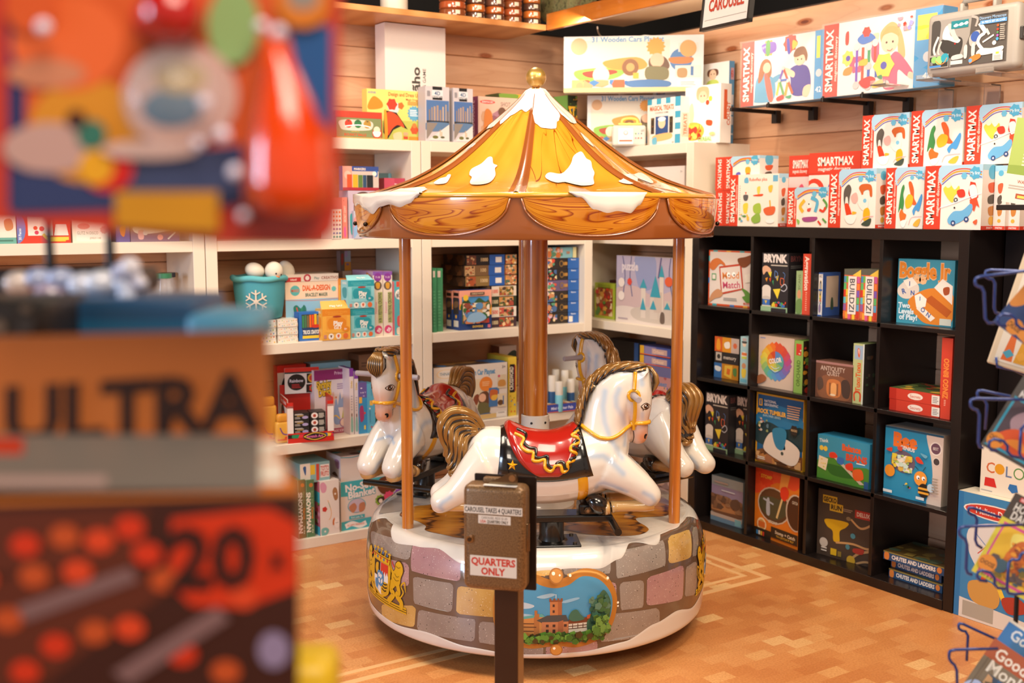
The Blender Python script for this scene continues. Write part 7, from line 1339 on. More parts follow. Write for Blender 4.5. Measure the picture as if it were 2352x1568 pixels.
# right unit, puzzle cell
GP = 'r 0 0 100 100 #3f8a62;r 8 4 60 14 #d8c8c0;k 14 34 70 92 12 #5aa078;t 30 60 12 #8ac0a0 90 30 1 puzzle'
for k, (u0, u1) in enumerate(((986, 1003), (1004, 1017))): sb('puzzle_box', 'tall green puzzle box at the shelf edge, %s of the pair' % ('left', 'right')[k], max(u0, 994), u1, 616, Z2, .16, '#3f8a62', GP, d=4.73 + .02 * k, group='tall green puzzle boxes')
DW = '''r 0 0 100 100 #e8a088;r 0 34 8 58 #e8a030;r 0 48 100 100 #24407a;r 92 40 100 64 #e8a030;r 8 16 92 84 #4a6a4a;r 9 17 91 32 #4a90c8;c #3a5a34 9 30 24 22 40 34 60 20 80 30 91 26 91 50 9 50;m 10 32 90 84 90 12 #c87a4a,#e8d0a8,#8a4a3a,#3a6a3a,#c8a070,#5a8ab8,#e8e0d0,#a83a30;c #8ab0d0 30 60 60 56 80 70 60 80 20 78;b 16 18 9 9 #e8c03a;r 30 5 74 12 #1f1a18;t 52 8.5 4 #e8c8a0 0 38 2 CHARLES WORTH;r 30 87 76 96 #1f2a4a;t 53 91.5 5 #d8b03a 0 36 3 DOWDLE;r 84 88 92 96 #c86a7a'''
DS = 'r 0 0 100 100 #24407a;r 0 0 100 20 #e0907a;r 10 6 90 14 #1f1a18;r 10 18 90 60 #3a3430;c #7a5a40 16 30 84 28 80 40 20 44;b 50 66 16 8 #e8b03a;r 12 76 88 92 #d8cfc0'
dw = sb('puzzle_box', 'village puzzle box facing front, right of the pair', 1055, 1129, 666, Z2, .06, '#24407a', DW, side=DS, d=4.735, group='village puzzle boxes')
o = sb('puzzle_box', 'village puzzle box half hidden behind the front one', 1038, 1112, 666, Z2, .055, '#24407a', DW, side=DS, d=4.80, group='village puzzle boxes'); o.scale.x = .98
PZ = [('1000', '#1f1a1c', '#6a3a2a'), ('100', '#7a5a3a', '#c8a070'), ('1000', '#8a6a3a', '#a8502a'), ('1000', '#dccbb8', '#a87a3a'), ('1000', '#2f3a2a', '#c88a4a'), ('500', '#e0d8cc', '#c85a4a'), ('1000', '#3f2a34', '#b84a2a')]
def pzl(lb, u0, u1, z_, h_, spec, d, side='', yaw=0): return sb('puzzle_box', lb, u0, u1, 0, z_, .22, '#2a2420', spec, side=side, d=d, h=h_, yaw=yaw, group='stacked jigsaw boxes')
zz = Z2; ORD = ('lowest', 'second', 'third', 'fourth', 'fifth', 'sixth', 'topmost')
for k in range(7):
    n_, c1_, c2_ = PZ[6 - k]; wide = k < 4; u0 = 1128 if wide else (1066, 1063, 1067)[k - 4]; u1 = 1186
    sp = 'r 0 0 100 100 %s;' % c1_ + ('t 14 50 36 %s 0 24 3 %s;r 30 6 88 94 %s;m 31 8 88 92 26 %d #c8a070,#a84a3a,#5a6a3a,#e0c090,#4a3a30' % ('#d84a3a' if k in (1, 3) else '#d8c8a0', n_, c2_, k) if wide else 'r 2 4 20 96 %s;m 2 6 20 94 14 %d #a85a3a,#5a3a2a,#c8a070;t 36 46 34 #d8b888 0 14 3 %s;r 46 0 76 100 #2a5aa8;r 58 24 70 76 #e8e0d8;r 78 4 100 96 #c88a5a;m 78 4 100 96 20 %d #e8d0a8,#b84a3a,#4a6a5a,#e0a050' % (c2_, k, n_, k + 20))
    pzl(ORD[k] + ' jigsaw box of the stack left of the carousel column', u0, u1, zz, .051, sp, 4.80 if not wide else 4.76, side='r 0 0 100 100 #3a2a24;m 0 0 100 100 10 3 #6a4a34,#8a5a3a,#4a3428'); zz += .0525
zz = Z2
for k in range(7):
    sp = 'r 0 0 100 100 #2f2824;m 0 4 44 96 26 %d #c88a5a,#5a9a7a,#d8503a,#e8d0a0,#4a6a9a,#d8b0c0;e 56 50 5 30 #8a6a3a;e 56 50 3.4 20 #2f2824;t 66 50 30 #d8a04a 0 10 3 1000;r 72 0 100 100 #2a62b0;t 86 14 14 #e0e8f0 0 18 2 Ravens' % (k + 40)
    if k == 0: sp += ';r 74 36 84 90 #e8e0d8'
    if k == 3: sp = sp.replace('#2f2824', '#6a5a7a')
    if k == 6: sp = 'r 0 0 100 100 #8ac0c8;m 0 0 60 96 30 5 #e8d0a0,#c8703a,#5a8a6a,#e8b0a0;r 90 0 100 100 #e0d8a0;t 76 50 24 #d8803a 0 10 2 500'
    pzl(ORD[k] + ' jigsaw box of the stack right of the carousel column', 1245, (1336, 1337, 1337, 1337, 1338, 1340, 1326)[k], zz, .0555, sp, 4.75); zz += .057
# right unit, third cell
TH = '''r 0 0 100 100 #e2d8cc;r 6 26 76 94 #e0d0b0;e 16 12 12 8 #e8c890;e 16 12 11 7 #e6ddd0;t 16 12 5 #6a8a9a 0 16 2 THINAIR;t 60 14 9 #6aa0c8 0 46 4 Wooden Car Playset;t 34 13 14 #e8703a 0 12 5 31;t 95 8 5 #555 0 5 1 3+;e 14 42 7 0 #e8c0a0;c #d0a870 8 36 16 30 22 38 18 42;c #efe4d4 8 52 24 54 26 74 8 80;e 70 36 9 13 #e88a3a;k 65 31 75 40 3 #f0c090;c #6a4630 62 52 72 50 76 66 72 86 66 84 60 66;e 65 60 5 0 #e8b898;c #6f6a44 60 70 74 72 74 90 60 92;c #4a6f9a 52 92 74 88 76 96 56 98;c #8a4a34 54 56 60 54 58 70 52 72;r 74 44 88 78 #4a7ab0;c #c86a3a 76 48 86 50 84 62 76 64;c #e8b84a 78 58 86 58 84 66 78 66;r 86 22 98 46 #d8c8a8;c #c8904a 88 32 96 32 97 42 87 42;e 88 24 1.6 0 #d85a7a;r 86 56 98 80 #e0d0b0;e 90 72 4 5 #6a4a2a;l #4a74a8 1.5 94 60 94 76;r 84 88 98 97 #ece6dc;t 91 90 2 #444 0 10 1 WARNING;r 6 90 84 98 #d8b878'''
sb('playset_box', 'wooden car playset box between the left horse tail and the column', 996, 1165, 838, Z3, .13, '#2f6ab0', TH, side='r 0 0 100 100 #2f74b8', top='r 0 0 100 100 #4a3a34;m 0 0 100 100 12 4 #2f74b8,#c8a060,#5a4a3a', d=4.725)
sb('craft_box', 'yellow edged puzzle word box at the column', 1167, 1186, 820, Z3, .2, '#d8b83a', 'r 0 0 100 100 #e0c040;r 20 12 80 60 #1f1a18;t 40 36 44 #e8e0d0 90 40 3 CROSSWORD;r 76 14 90 58 #a82a2a;m 20 64 84 94 14 4 #e8c03a,#d84a3a,#3a8ac8,#1f1a18', top='r 0 0 100 100 #e0c040', d=4.74)
sb('craft_box', 'white box with a dark green animal print at the back by the column', 1147, 1186, 794, Z3, .1, '#d8c8c0', 'r 0 0 100 100 #d8cac2;c #2f4034 36 20 100 10 100 60 44 60;r 40 84 100 100 #2a5a44;k 50 26 90 50 3 #5a6a54', side='r 0 0 100 100 #8a5a4a;e 50 30 20 0 #b04a5a', d=4.98)
for k, (u, vt, d) in enumerate(((1246, 855, 4.76), (1268, 862, 4.74), (1284, 876, 4.71), (1276, 848, 4.88), (1297, 850, 4.80), (1311, 870, 4.74), (1322, 848, 4.92))):
    p_ = at(u, 900, y=d); h_ = at(u, vt, y=d).z - Z3; g = MB(); g.lathe([(0, 0), (.020, 0), (.021, .004), (.021, h_ * .55), (.014, h_ * .66)], ('#7ac0d0', '#1f4a7a')[k % 2], 20)
    o = g.build('paint_bottle', smooth=40); o.location = (p_.x, d, Z3); MB().lathe([(.0205, h_ * .56), (.0205, h_ * .97), (.018, h_), (0, h_)], '#d8d0c4', 20).build('cap', o, smooth=40)
    tag(o, ('white capped bottle with pale blue body', 'white capped bottle with dark blue body')[k % 2] + ' right of the carousel column', 'bottle', ('pale blue bottles', 'dark blue bottles')[k % 2] + ' by the column')
sb('craft_box', 'flat critter craft box with blue front lying before the bottles', 1262, 1326, 0, Z3, .13, '#2f3f90', 'r 0 0 100 100 #3a4aa0;t 50 50 34 #d8d8f0 0 84 3 Mini Critter Pals;r 0 92 100 100 #d8603a', top='r 0 0 100 100 #c8884a;m 4 4 96 96 26 3 #e0b080,#d8602a,#8ac0b0,#e8d8c0;r 90 0 100 100 #c8c8a0', h=.042, d=4.70, yaw=-4)
# ---- corner unit (faces left)
def rb(name, label, u0, u1, vt, z0, dp, col, front='', side='', d=3.75, **kw): return keep(bx(RT, name, label, d, u0, u1, vt, z0, min(dp, 4.065 - d), col, front, side, **kw), 1, -1, ((4.107, 4.968),))
rb('craft_box', 'white box with small dark blue and red figures beside the roof edge', 1455, 1572, 383, Z1, .06, '#ddd0c8', 'r 0 0 100 100 #e0d4cc;p #2f4a7a 30 30 36 20 40 30;p #c83a2a 66 30 72 18 76 30;e 30 40 4 0 #e8e0d8;k 40 44 52 52 2 #999;t 94 8 3 #777 0 6 1 3+')
rb('puzzle_box', 'white castle puzzle box picturing blue pointed towers', 1416, 1566, 590, Z2, .07, '#ddd2cc', '''r 0 0 100 100 #b0a8c0;c #8f98c0 30 0 60 0 60 40 44 50 34 40;c #c8b0b0 0 50 30 44 60 56 100 44 100 80 0 80;l #6a6a90 1.5 10 0 14 30 10 66;l #6a6a90 1.5 24 0 22 30 26 60;l #6a6a90 1.5 84 0 82 26 88 60;l #5a5a88 2 70 0 66 30;t 22 15 12 #d8d0d8 0 26 4 puzzle;c #dccfc6 0 78 30 76 60 88 100 86 100 100 0 100
c #c8bcb0 30 76 100 72 100 94 34 94;r 40 44 47 90 #d8ccc0;r 54 56 66 90 #d0c4b8;r 68 26 74 88 #d8ccc0;r 60 50 72 80 #c8b8ac;r 76 62 84 92 #c8bcb0;r 86 66 92 92 #c8bcb0;p #3a9ab0 38 46 43.5 32 49 46;p #3a9ab0 54 58 62 26 70 58;p #3a9ab0 67 28 71 10 75 28;p #3a9ab0 39 78 43 60 48 78;p #3a9ab0 54 76 59 62 64 76;p #3a9ab0 75 74 80 64 85 74;p #3a9ab0 86 74 90 66 94 74;c #6a5a50 70 94 70 82 73 78 76 82 76 94;e 9 40 5 7 #e8dcd4;e 9 60 5 7 #e8dcd4;b 22 38 4 7 #d84a3a;e 82 34 6 7 #d8603a;k 4 92 24 96 1 #a898a0''', side='r 0 0 100 100 #ddd2cc', d=3.76)
for k in range(2):
    o = rb('puzzle_box', 'lime puzzle box leaning against the castle puzzle, %s of the pair' % ('front', 'rear')[k], 1366 + 8 * k, 1412 + 6 * k, 650, Z2, .035, '#a8b83a', 'r 0 0 100 100 #a8b838;r 8 14 90 92 #b86a3a;m 8 14 90 92 50 4 #d8a04a,#c83a2a,#5a8a3a,#e8d0a0,#8a3a2a;r 20 3 80 12 #8a9a2a', side='r 0 0 100 100 #98a830', d=3.80 + .05 * k, lean=0, group='leaning lime puzzle boxes')
rb('puzzle_box', 'flat maroon puzzle box behind the leaning lime pair', 1376, 1420, 0, Z2, .12, '#6a2f2a', 'r 0 0 100 100 #6a302c;r 50 20 60 80 #c87a6a;r 70 20 80 80 #c87a6a', h=.20, d=3.94)
rb('board_game_box', 'black and blue game box on the third corner shelf behind the horses', 1388, 1466, 782, Z3, .12, '#14181f', 'r 0 0 100 46 #16120f;r 88 0 100 100 #2a4a7a;r 0 46 88 82 #7a6a54;m 2 46 88 82 26 3 #d8c8a8,#3a2a20,#a82a24,#5a4a3a;r 0 82 100 100 #1f3a58;k 30 86 90 94 1 #5a7a94', side='r 0 0 100 100 #1f3a58', d=3.82)
o = rb('board_game_box', 'flat teal and red box lying on the black game box', 1372, 1440, 0, .98 - .10, .15, '#3a4a3a', h=.03, d=3.86, front='r 0 0 100 100 #4a3a2a'); o.location.z = Z3 + .001; o.location.x = 3.96
q = rb('craft_box', 'purple and orange toy pack hanging tall on the corner shelf', 1486, 1545, 842, Z3, .05, '#b87a80', 'r 0 0 100 100 #c08a8a;r 0 0 100 20 #6a6a98;t 50 34 10 #6a8ab8 0 84 3 Orbeez;c #e0a090 4 44 96 40 96 60 4 62;e 56 66 22 18 #c8c0c8;r 50 56 60 78 #8a5a3a;c #b07ab0 4 84 96 80 96 98 4 98;m 60 20 98 60 8 3 #8a8a7a,#b05a5a,#7a6aa0', d=3.76)
for k in range(2): rb('puzzle_box', ('lower', 'upper')[k] + ' blue and yellow flat box on top of the purple toy pack', 1480, 1552, 0, top_of(q) + .001 + .05 * k, .10, '#3a4a98', 'r 0 0 100 100 #4a5aa0;r 0 0 14 90 #d8a82a;r 16 4 54 90 #8a80a8;r 40 20 90 80 #c8a8a0;t 62 50 40 #e8c8b0 0 44 3 Orbeez;r 0 90 100 100 #d8602a', h=.046, d=3.76, group='flat blue and yellow boxes')
rb('kraft_box', 'beige patterned carton on the floor shelf behind the right pole', 1466, 1572, 1085, Z4, .12, '#b09a90', 'm 0 0 100 100 50 5 #b8a098,#8a7a80,#d8b8a8,#a88070,#c8b0b0', d=3.76)
# ------------------------------------------------------------ high shelves, tins, lamp, sign
SHW = wood('orange_pine_shelf', ['#b8763e', '#cd8f54', '#d9a067'], (2, 2, 30), .4, 0, 2)
BMW = wood('varnished_beam', ['#8f4a14', '#b0641f', '#bd7429'], (24, 2, 26), .35, .3, 2)
tag(MB().rbox(1.0, 4.70, 2.434, 3.309, 5.072, 2.462, SHW, .002, 1).build('high_shelf'), 'orange pine board shelf high on the back wall carrying wrapped caramel tins', 'shelf')
ye = at(1745, 30, x=3.309).y
b_ = MB().rbox(3.309, ye, 2.434, 3.335, 4.70, 2.515, BMW, .002, 1).build('high_shelf'); tag(b_, 'varnished brown edged shelf high along the right wall above the tube lamp', 'shelf')
PEG, pnt, pp2 = nodemat('perforated_panel', .6); c_ = coords(pnt); vo = N(pnt, 'ShaderNodeTexVoronoi', i_Scale=45.0, i_Randomness=0.0); pnt.links.new(c_, vo.inputs['Vector']); pnt.links.new(ramp(pnt, vo.outputs['Distance'], [(0, '#5a4634'), (.22, '#5a4634'), (.28, '#b59a7c')]), pp2.inputs['Base Color'])
MB().box(3.335, ye, 2.495, 3.80, 4.70, 2.505, PEG).build('perforated_underside', b_)
MB().rbox(3.335, ye, 2.44, 3.85, ye + .02, 2.505, BMW, .002, 1).build('end_board', b_)
STN, snt, sp_ = nodemat('mossy_stone', .9); c_ = coords(snt, (9, 9, 9)); n_ = N(snt, 'ShaderNodeTexNoise', i_Detail=5.0); snt.links.new(c_, n_.inputs['Vector']); snt.links.new(ramp(snt, n_.outputs['Fac'], [(.35, '#4a4428'), (.5, '#7a7448'), (.65, '#6a5438')]), sp_.inputs['Base Color'])
MB().rbox(3.42, 4.66, 2.51, 3.62, 4.95, 2.78, STN, .05, 3).build('x')
o = bpy.data.objects['x']; o.name = 'mossy_stone'; tag(o, 'mossy green brown stone block in the corner above the high shelves', 'stone')
LT = bpy.data.materials.new('lamp_lens'); LT.use_nodes = True; q = LT.node_tree.nodes['Principled BSDF']; q.inputs['Base Color'].default_value = (.9, .82, .72, 1); q.inputs['Emission Color'].default_value = (1, .85, .7, 1); q.inputs['Emission Strength'].default_value = .45
t = empty('tube_lamp', label='long white tube lamp fixed under the varnished high shelf', cat='lamp'); g = MB(); g.cyl((3.37, 3.55, 2.462), (3.37, 4.66, 2.462), .011, LT, seg=14); g.build('tube', t, smooth=40)
for y in (3.72, 4.12, 4.60): MB().rbox(3.355, y - .02, 2.455, 3.385, y + .02, 2.495, mat('#c9bdb0', .2), .006, 2).build('clip', t)
area('tube_lamp_light', (3.42, 4.1, 2.44), (4.3, 4.5, 1.5), 1.1, 5, (1, .86, .68), .05)
g = MB(); p_ = [at(1372, 62, x=3.5), at(1376, 78, x=3.7), at(1395, 100, x=3.95)]; g.tube(p_, .004, '#d8ccbc', 8, smooth=5)
p_ = [at(1395, 97, x=4.02), at(1412, 89, x=4.03), at(1432, 97, x=4.05)]; g2 = MB(); g2.tube(p_, .004, '#d8ccbc', 8, smooth=5)
p_ = [at(1461, 120, x=4.04), at(1463, 92, x=4.03), at(1478, 82, x=4.03), at(1500, 84, x=4.06)]; g3 = MB(); g3.tube(p_, .0045, '#d8ccbc', 8, smooth=5)
tag(g.build('cord', smooth='full'), 'white cord dropping from the tube lamp behind the corner playset box', 'cord'); tag(g2.build('cord', smooth='full'), 'short white cord arching behind the corner playset box', 'cord'); tag(g3.build('cord', smooth='full'), 'white cord looping over the wall top into the outlet', 'cord')
# wrapped tins
CEL = nodemat('amber_cellophane_tin', .12, 1.0)[0]
TC = ['#8a4a2a', '#b0561f', '#5a3a2c', '#a8502a', '#6a4434', '#c0682a']
for k, (u, hw) in enumerate(((1040, .066), (1093, .047), (1137, .049), (1178, .048), (1222, .046))):
    p_ = at(u, 45, y=4.79)
    for j in range(5):
        g = MB(); c_ = TC[(k * 2 + j * 3) % 6]; r_ = hw * (1 - .02 * ((k + j) % 2))
        g.lathe([(0, 0), (r_ * .9, 0), (r_, .006), (r_, .028), (r_ * .96, .034), (r_ * .7, .036), (0, .036)], mat(c_, .15, 0, 1), 28)
        o = g.build('wrapped_tin', smooth=35); o.location = (p_.x + .002 * ((j * 3) % 3 - 1), 4.79, 2.4625 + .0365 * j)
        tag(o, '%s wrapped caramel tin with white label, %s of the %s column on the high shelf' % ('round', ('lowest', 'second', 'third', 'fourth', 'topmost')[j], ('leftmost', 'second', 'middle', 'fourth', 'rightmost')[k]), 'tin', 'wrapped caramel tins')
        g = MB(); a0 = -AZ + R(15); vs = []
        for i in range(5):
            a = -R(90) + a0 * .4 + (i - 2) * .12 * .05 / hw; vs += [(1.012 * r_ * math.cos(a), 1.012 * r_ * math.sin(a), .010), (1.012 * r_ * math.cos(a), 1.012 * r_ * math.sin(a), .028)]
        g.add(vs, [(2 * i, 2 * i + 2, 2 * i + 3, 2 * i + 1) for i in range(4)], '#e0d0b8'); g.build('price_label', o)
for k, (u, lb) in enumerate(((1330, 'left'), (1368, 'right'))):
    p_ = at(u, 8, x=3.45); o = MB().lathe([(0, 0), (.045, 0), (.05, .006), (.05, .03), (.045, .036), (0, .036)], mat('#8a4a2a', .15, 0, 1), 28).build('wrapped_tin', smooth=35); o.location = (3.47, p_.y, 2.516); tag(o, 'wrapped tin at the %s on the varnished high shelf' % lb, 'tin', 'wrapped tins on the varnished shelf')
p_ = at(905, 5, y=4.85); o = MB().lathe([(0, 0), (.06, 0), (.065, .02), (.065, .2), (0, .2)], '#d8cdbc', 32).build('white_tub', smooth=40); o.location = (p_.x, 4.85, 2.4625); tag(o, 'white tub on the high shelf above the tall white carton', 'tub')
# hanging framed sign
az = AZ + R(-16.9); dv = Vector((-math.sin(az), -math.cos(az), 0)); P0 = Vector((FWD[0], FWD[1], 0)) * 3.3
c0 = at(1606, 73, pl=(P0, Vector((FWD[0], FWD[1], 0))))
L_ = .285; H_ = .20; rz = math.atan2(dv.y, dv.x)
g = MB(); FR_ = mat('#2b2723', .35)
g.box(.008, .004, .008, L_ - .008, .010, H_ - .008, '#e2d8cc')
g.art((.01, .004, .01), (1, 0, 0), (0, 0, 1), L_ - .02, H_ - .02, 'l #b8b0a4 .5 4 4 96 4;L #8a8478 .4 4 90 96 90;t 50 18 17 #b8402a 0 70 3 PLEASE;t 50 42 17 #b8402a 0 84 3 DO NOT PUSH;t 50 68 18 #b8402a 0 78 3 CAROUSEL')
o = g.build('hanging_sign'); o.location = c0; o.rotation_euler = (R(-4), R(3), rz); tag(o, 'black framed white sign with red carousel lettering hanging below the ceiling', 'sign')
g = MB()
for a in ((0, 0, L_, .009), (0, H_ - .009, L_, H_), (0, 0, .009, H_), (L_ - .009, 0, L_, H_)): g.box(a[0], 0, a[1], a[2], .014, a[3], FR_)
g.build('frame', o)
g = MB()
for x in (.03, L_ - .03): g.cyl((x, .007, H_), (x, .007, 1.15), .0015, FR_, seg=6)
for x in (.03, L_ - .03): MB().cyl((x, .007, H_), (x, .007, .72), .0015, FR_, seg=6).build('hanging_wire', o)
# ------------------------------------------------------------ coin box on its post
P0 = Vector((FWD[0], FWD[1], 0)) * 2.5; nF = Vector((FWD[0], FWD[1], 0))
HAM, hnt, hpp = nodemat('brown_hammertone', .35, .3); c_ = coords(hnt, (1, 1, 1)); n_ = N(hnt, 'ShaderNodeTexNoise', i_Scale=620.0, i_Detail=1.0); hnt.links.new(c_, n_.inputs['Vector']); hnt.links.new(ramp(hnt, n_.outputs['Fac'], [(.4, '#5c4026'), (.6, '#9a744a')]), hpp.inputs['Base Color']); bp = N(hnt, 'ShaderNodeBump', i_Strength=.5, i_Distance=.001); hnt.links.new(n_.outputs['Fac'], bp.inputs['Height']); hnt.links.new(bp.outputs[0], hpp.inputs['Normal']); hpp.inputs['Metallic'].default_value = .35
a_ = at(1062, 1180, pl=(P0, nF)); zt = at(1062, 1112, pl=(P0, nF)).z; zb = at(1062, 1352, pl=(P0, nF)).z
cb = empty('coin_box_stand', (a_.x, a_.y, 0), R(-48.2), 'brown hammered metal coin box on a brown post before the carousel', 'coin box')
W_, D_ = .146, .062; BRP = mat('#3a2014', .3, .2, .4)
g = MB(); g.rbox(0, 0, zb, W_, D_, zt, HAM, .016, 4); bxo = g.build('coin_box', cb, smooth=45)
g = MB(); g.rbox(.010, D_ + .001, zb - .012, W_ + .012, D_ + .008, zt + .012, mat('#241610', .35, .3), .002, 1); g.build('back_plate', cb)
g = MB(); g.rbox(.055, D_ + .008, 0, .113, D_ + .066, zb + .1, BRP, .003, 2); g.build('post', cb)
g = MB(); g.rbox(.02, D_ - .02, 0, .15, D_ + .11, .008, BRP, .002, 1); g.build('foot_plate', cb)
PAP = '#e4d6c4'
def lab(x0, x1, z0, z1, spec, tilt=0):
    g = MB(); g.box(x0, -.0008, z0, x1, .0002, z1, PAP); g.art((x0, -.0008, z0), (1, 0, 0), (0, 0, 1), x1 - x0, z1 - z0, spec, lift=.0002); g.build('paper_label', bxo)
hz = lambda v: at(1062, v, pl=(P0, nF)).z
lab(.004, .141, hz(1176), hz(1158), 't 50 50 62 #2a201c 0 97 2 CAROUSEL TAKES 4 QUARTERS')
lab(.038, .114, hz(1198), hz(1179), 't 50 28 30 #6a5a50 0 80 0 CAROUSEL RIDE $1.00;t 15 72 34 #c83a2a 0 18 2 USA;t 60 72 34 #2a201c 0 66 2 QUARTERS ONLY')
lab(.018, .128, hz(1318), hz(1272), 't 50 27 34 #cf3f2c 0 95 4 QUARTERS;t 50 74 34 #cf3f2c 0 52 4 ONLY')
g = MB(); g.box(.048, .004, zt - .0004, .126, .018, zt + .0006, '#e0dcd6'); g.build('paper_label', bxo)
g = MB(); lz = hz(1236); g.cyl((.018, .001, lz), (.018, -.004, lz), .0085, mat('#b89468', .25, 1)); g.cyl((.018, -.004, lz), (.018, -.006, lz), .005, mat('#6a5238', .3, 1)); g.box(.015, -.0068, lz - .001, .021, -.006, lz + .001, '#2a1c12'); g.cyl((.022, 0, lz + .009), (.022, -.006, lz + .009), .003, mat('#d8ccb8', .2, 1), seg=10); g.build('lock', bxo, smooth=40)
g = MB(); g.rbox(W_, .018, hz(1262), W_ + .003, .034, hz(1198), mat('#9a8468', .25, 1), .001, 1); g.cyl((W_ + .002, .03, hz(1262)), (W_ + .002, .03, hz(1198)), .0035, mat('#9a8468', .25, 1), seg=10); g.build('hinge', bxo, smooth=40)
HM = mat('#8f7a5f', .22, 1)
g = MB(); pts = [(.048, zt - .002), (.124, zt - .002), (.126, zt + .022), (.118, zt + .031), (.108, zt + .029)]
for y in (.020, .0215): g.add([(x, y, z) for x, z in pts], [(0, 1, 2, 3, 4)], HM)
g.cyl((.114, .024, zt + .018), (.114, .012, zt + .018), .0105, HM); g.cyl((.114, .012, zt + .018), (.114, .011, zt + .018), .0075, mat('#8a5a30', .3)); g.build('hasp', bxo)
MB().rbox(.04, .03, zt - .002, .10, .05, zt + .012, HAM, .004, 2).build('coin_chute', bxo)
# ------------------------------------------------------------ foreground packages on a rack (close to the lens)
def FP(u, v, d): return at(u, v, pl=(nF * d, nF))
def fpoly(g, pts, d, h_, off=0, cl=True):   # real card shapes drawn on the plane at distance d
    if cl: pts = catmull(pts, 5)
    P_ = [FP(u, v, d) - nF * off for u, v in pts]; pv, fs = fill([(p.dot(Vector((RGT[0], RGT[1], 0))), p.z) for p in P_]); g.add(P_, fs, h_)
def circ(u, v, r_, rv=None): return [(u + r_ * math.cos(a * .524), v + (rv or r_) * math.sin(a * .524)) for a in range(12)]
CLP, kk, kp_ = nodemat('clear_blister_plastic', .04); kp_.inputs['Alpha'].default_value = .16; kp_.inputs['Coat Weight'].default_value = 1
D1 = .60
g = MB(); RC = mat('#b82e14', .35, 0, .5)
out = [(-60, -420), (700, -420), (778, -380), (782, 0), (778, 470), (766, 530), (735, 560), (690, 562), (500, 560), (240, 532), (100, 518), (-60, 510)]
F_ = [FP(u, v, D1) for u, v in out]; n = len(F_); Bk = [p + nF * .004 for p in F_]
g.add(F_ + Bk, [tuple(range(n))] + [(i, n + i, n + (i + 1) % n, (i + 1) % n) for i in range(n)] + [tuple(range(n, 2 * n))[::-1]], RC)
sh = [(circ(0, 0, 1), '#fff')]
k_ = 0
for pts, h_, cl in (([(20, -400), (755, -400), (762, 470), (20, 470)], '#c8521c', 0), ([(20, 30), (60, 30), (60, 480), (20, 480)], '#14285a', 0), ([(660, 60), (762, 60), (762, 300), (700, 240)], '#1b4f8a', 0), ([(30, 400), (560, 330), (560, 470), (30, 490)], '#2a3560', 0), ([(300, 360), (520, 350), (560, 440), (280, 440)], '#3a4468', 0),
                    (circ(200, 300, 130, 120), '#c8821c', 1), (circ(160, 100, 130, 110), '#d8602a', 1), (circ(110, 170, 90, 34), '#c07a5a', 1), (circ(120, 340, 110, 58), '#b59088', 1), (circ(250, 390, 60, 50), '#c81a10', 1), (circ(225, 385, 40), '#d89a14', 1), (circ(215, 310, 34), '#2f6a5a', 1), (circ(180, 275, 22), '#3a1410', 1), (circ(380, 40, 70, 60), '#c01f18', 1), (circ(540, 60, 60, 90), '#86a468', 1), (circ(420, 220, 130, 120), '#c09a90', 1), (circ(400, 250, 70, 45), '#2f5a78', 1), (circ(420, 180, 60, 36), '#a8884a', 1), (circ(80, 20, 60), '#c8501a', 1), (circ(700, 10, 62, 58), '#c8721a', 1), (circ(700, 0, 36, 26), '#8a8078', 1), (circ(350, 345, 110, 22), '#c8a8a0', 1), ([(272, 440), (508, 440), (508, 532), (272, 520)], '#bd8210', 0), ([(600, 400), (740, 380), (750, 480), (560, 500)], '#7a3a3a', 0)):
    k_ += 1; fpoly(g, pts, D1, h_, .0006 + .0002 * k_, cl)
bp_ = g.build('blister_pack'); tag(bp_, 'blurred red and orange blister pack hanging close at the upper left', 'package')
g = MB(); c0 = FP(650, 330, D1 - .012); up = Vector((0, 0, 1)); rgt = Vector((RGT[0], RGT[1], 0))
def prof_tube(u0, pts, h_, m_, dd, name):
    g = MB(); g.tube([FP(u, v, D1 - dd) for u, v, r_ in pts], [r_ * D1 / FPX for u, v, r_ in pts], m_, 20, smooth=0); g.build(name, bp_, smooth='full')
prof_tube(0, [(625, 95, 8), (632, 120, 26), (645, 170, 40), (655, 240, 62), (662, 330, 84), (664, 420, 88), (664, 470, 80), (664, 492, 50)], 0, mat('#e0430c', .18, 0, .8), .016, 'orange_bottle')
g = MB(); g.ball(FP(395, 30, D1 - .012), .016, mat('#b8160f', .15, 0, 1), seg=24); g.build('red_ball', bp_, smooth='full')
g = MB(); g.ball(FP(400, 230, D1 - .008), .026, CLP, seg=28, sc=(1, 1, 1)); g.build('clear_dome', bp_, smooth='full')
for k, (u, v, r_) in enumerate(((640, 75, .004), (600, 60, .0035), (470, 235, .0035), (512, 310, .004), (540, 395, .004), (560, 495, .003), (100, 62, .004), (455, 330, .003))):
    MB().ball(FP(u, v, D1 - .014), r_, mat('#e0dcf0', .08, 0, 1), seg=14).build('glint_ball', bp_, smooth='full')  # glossy balls added to stand in for blurred highlights on the clear plastic
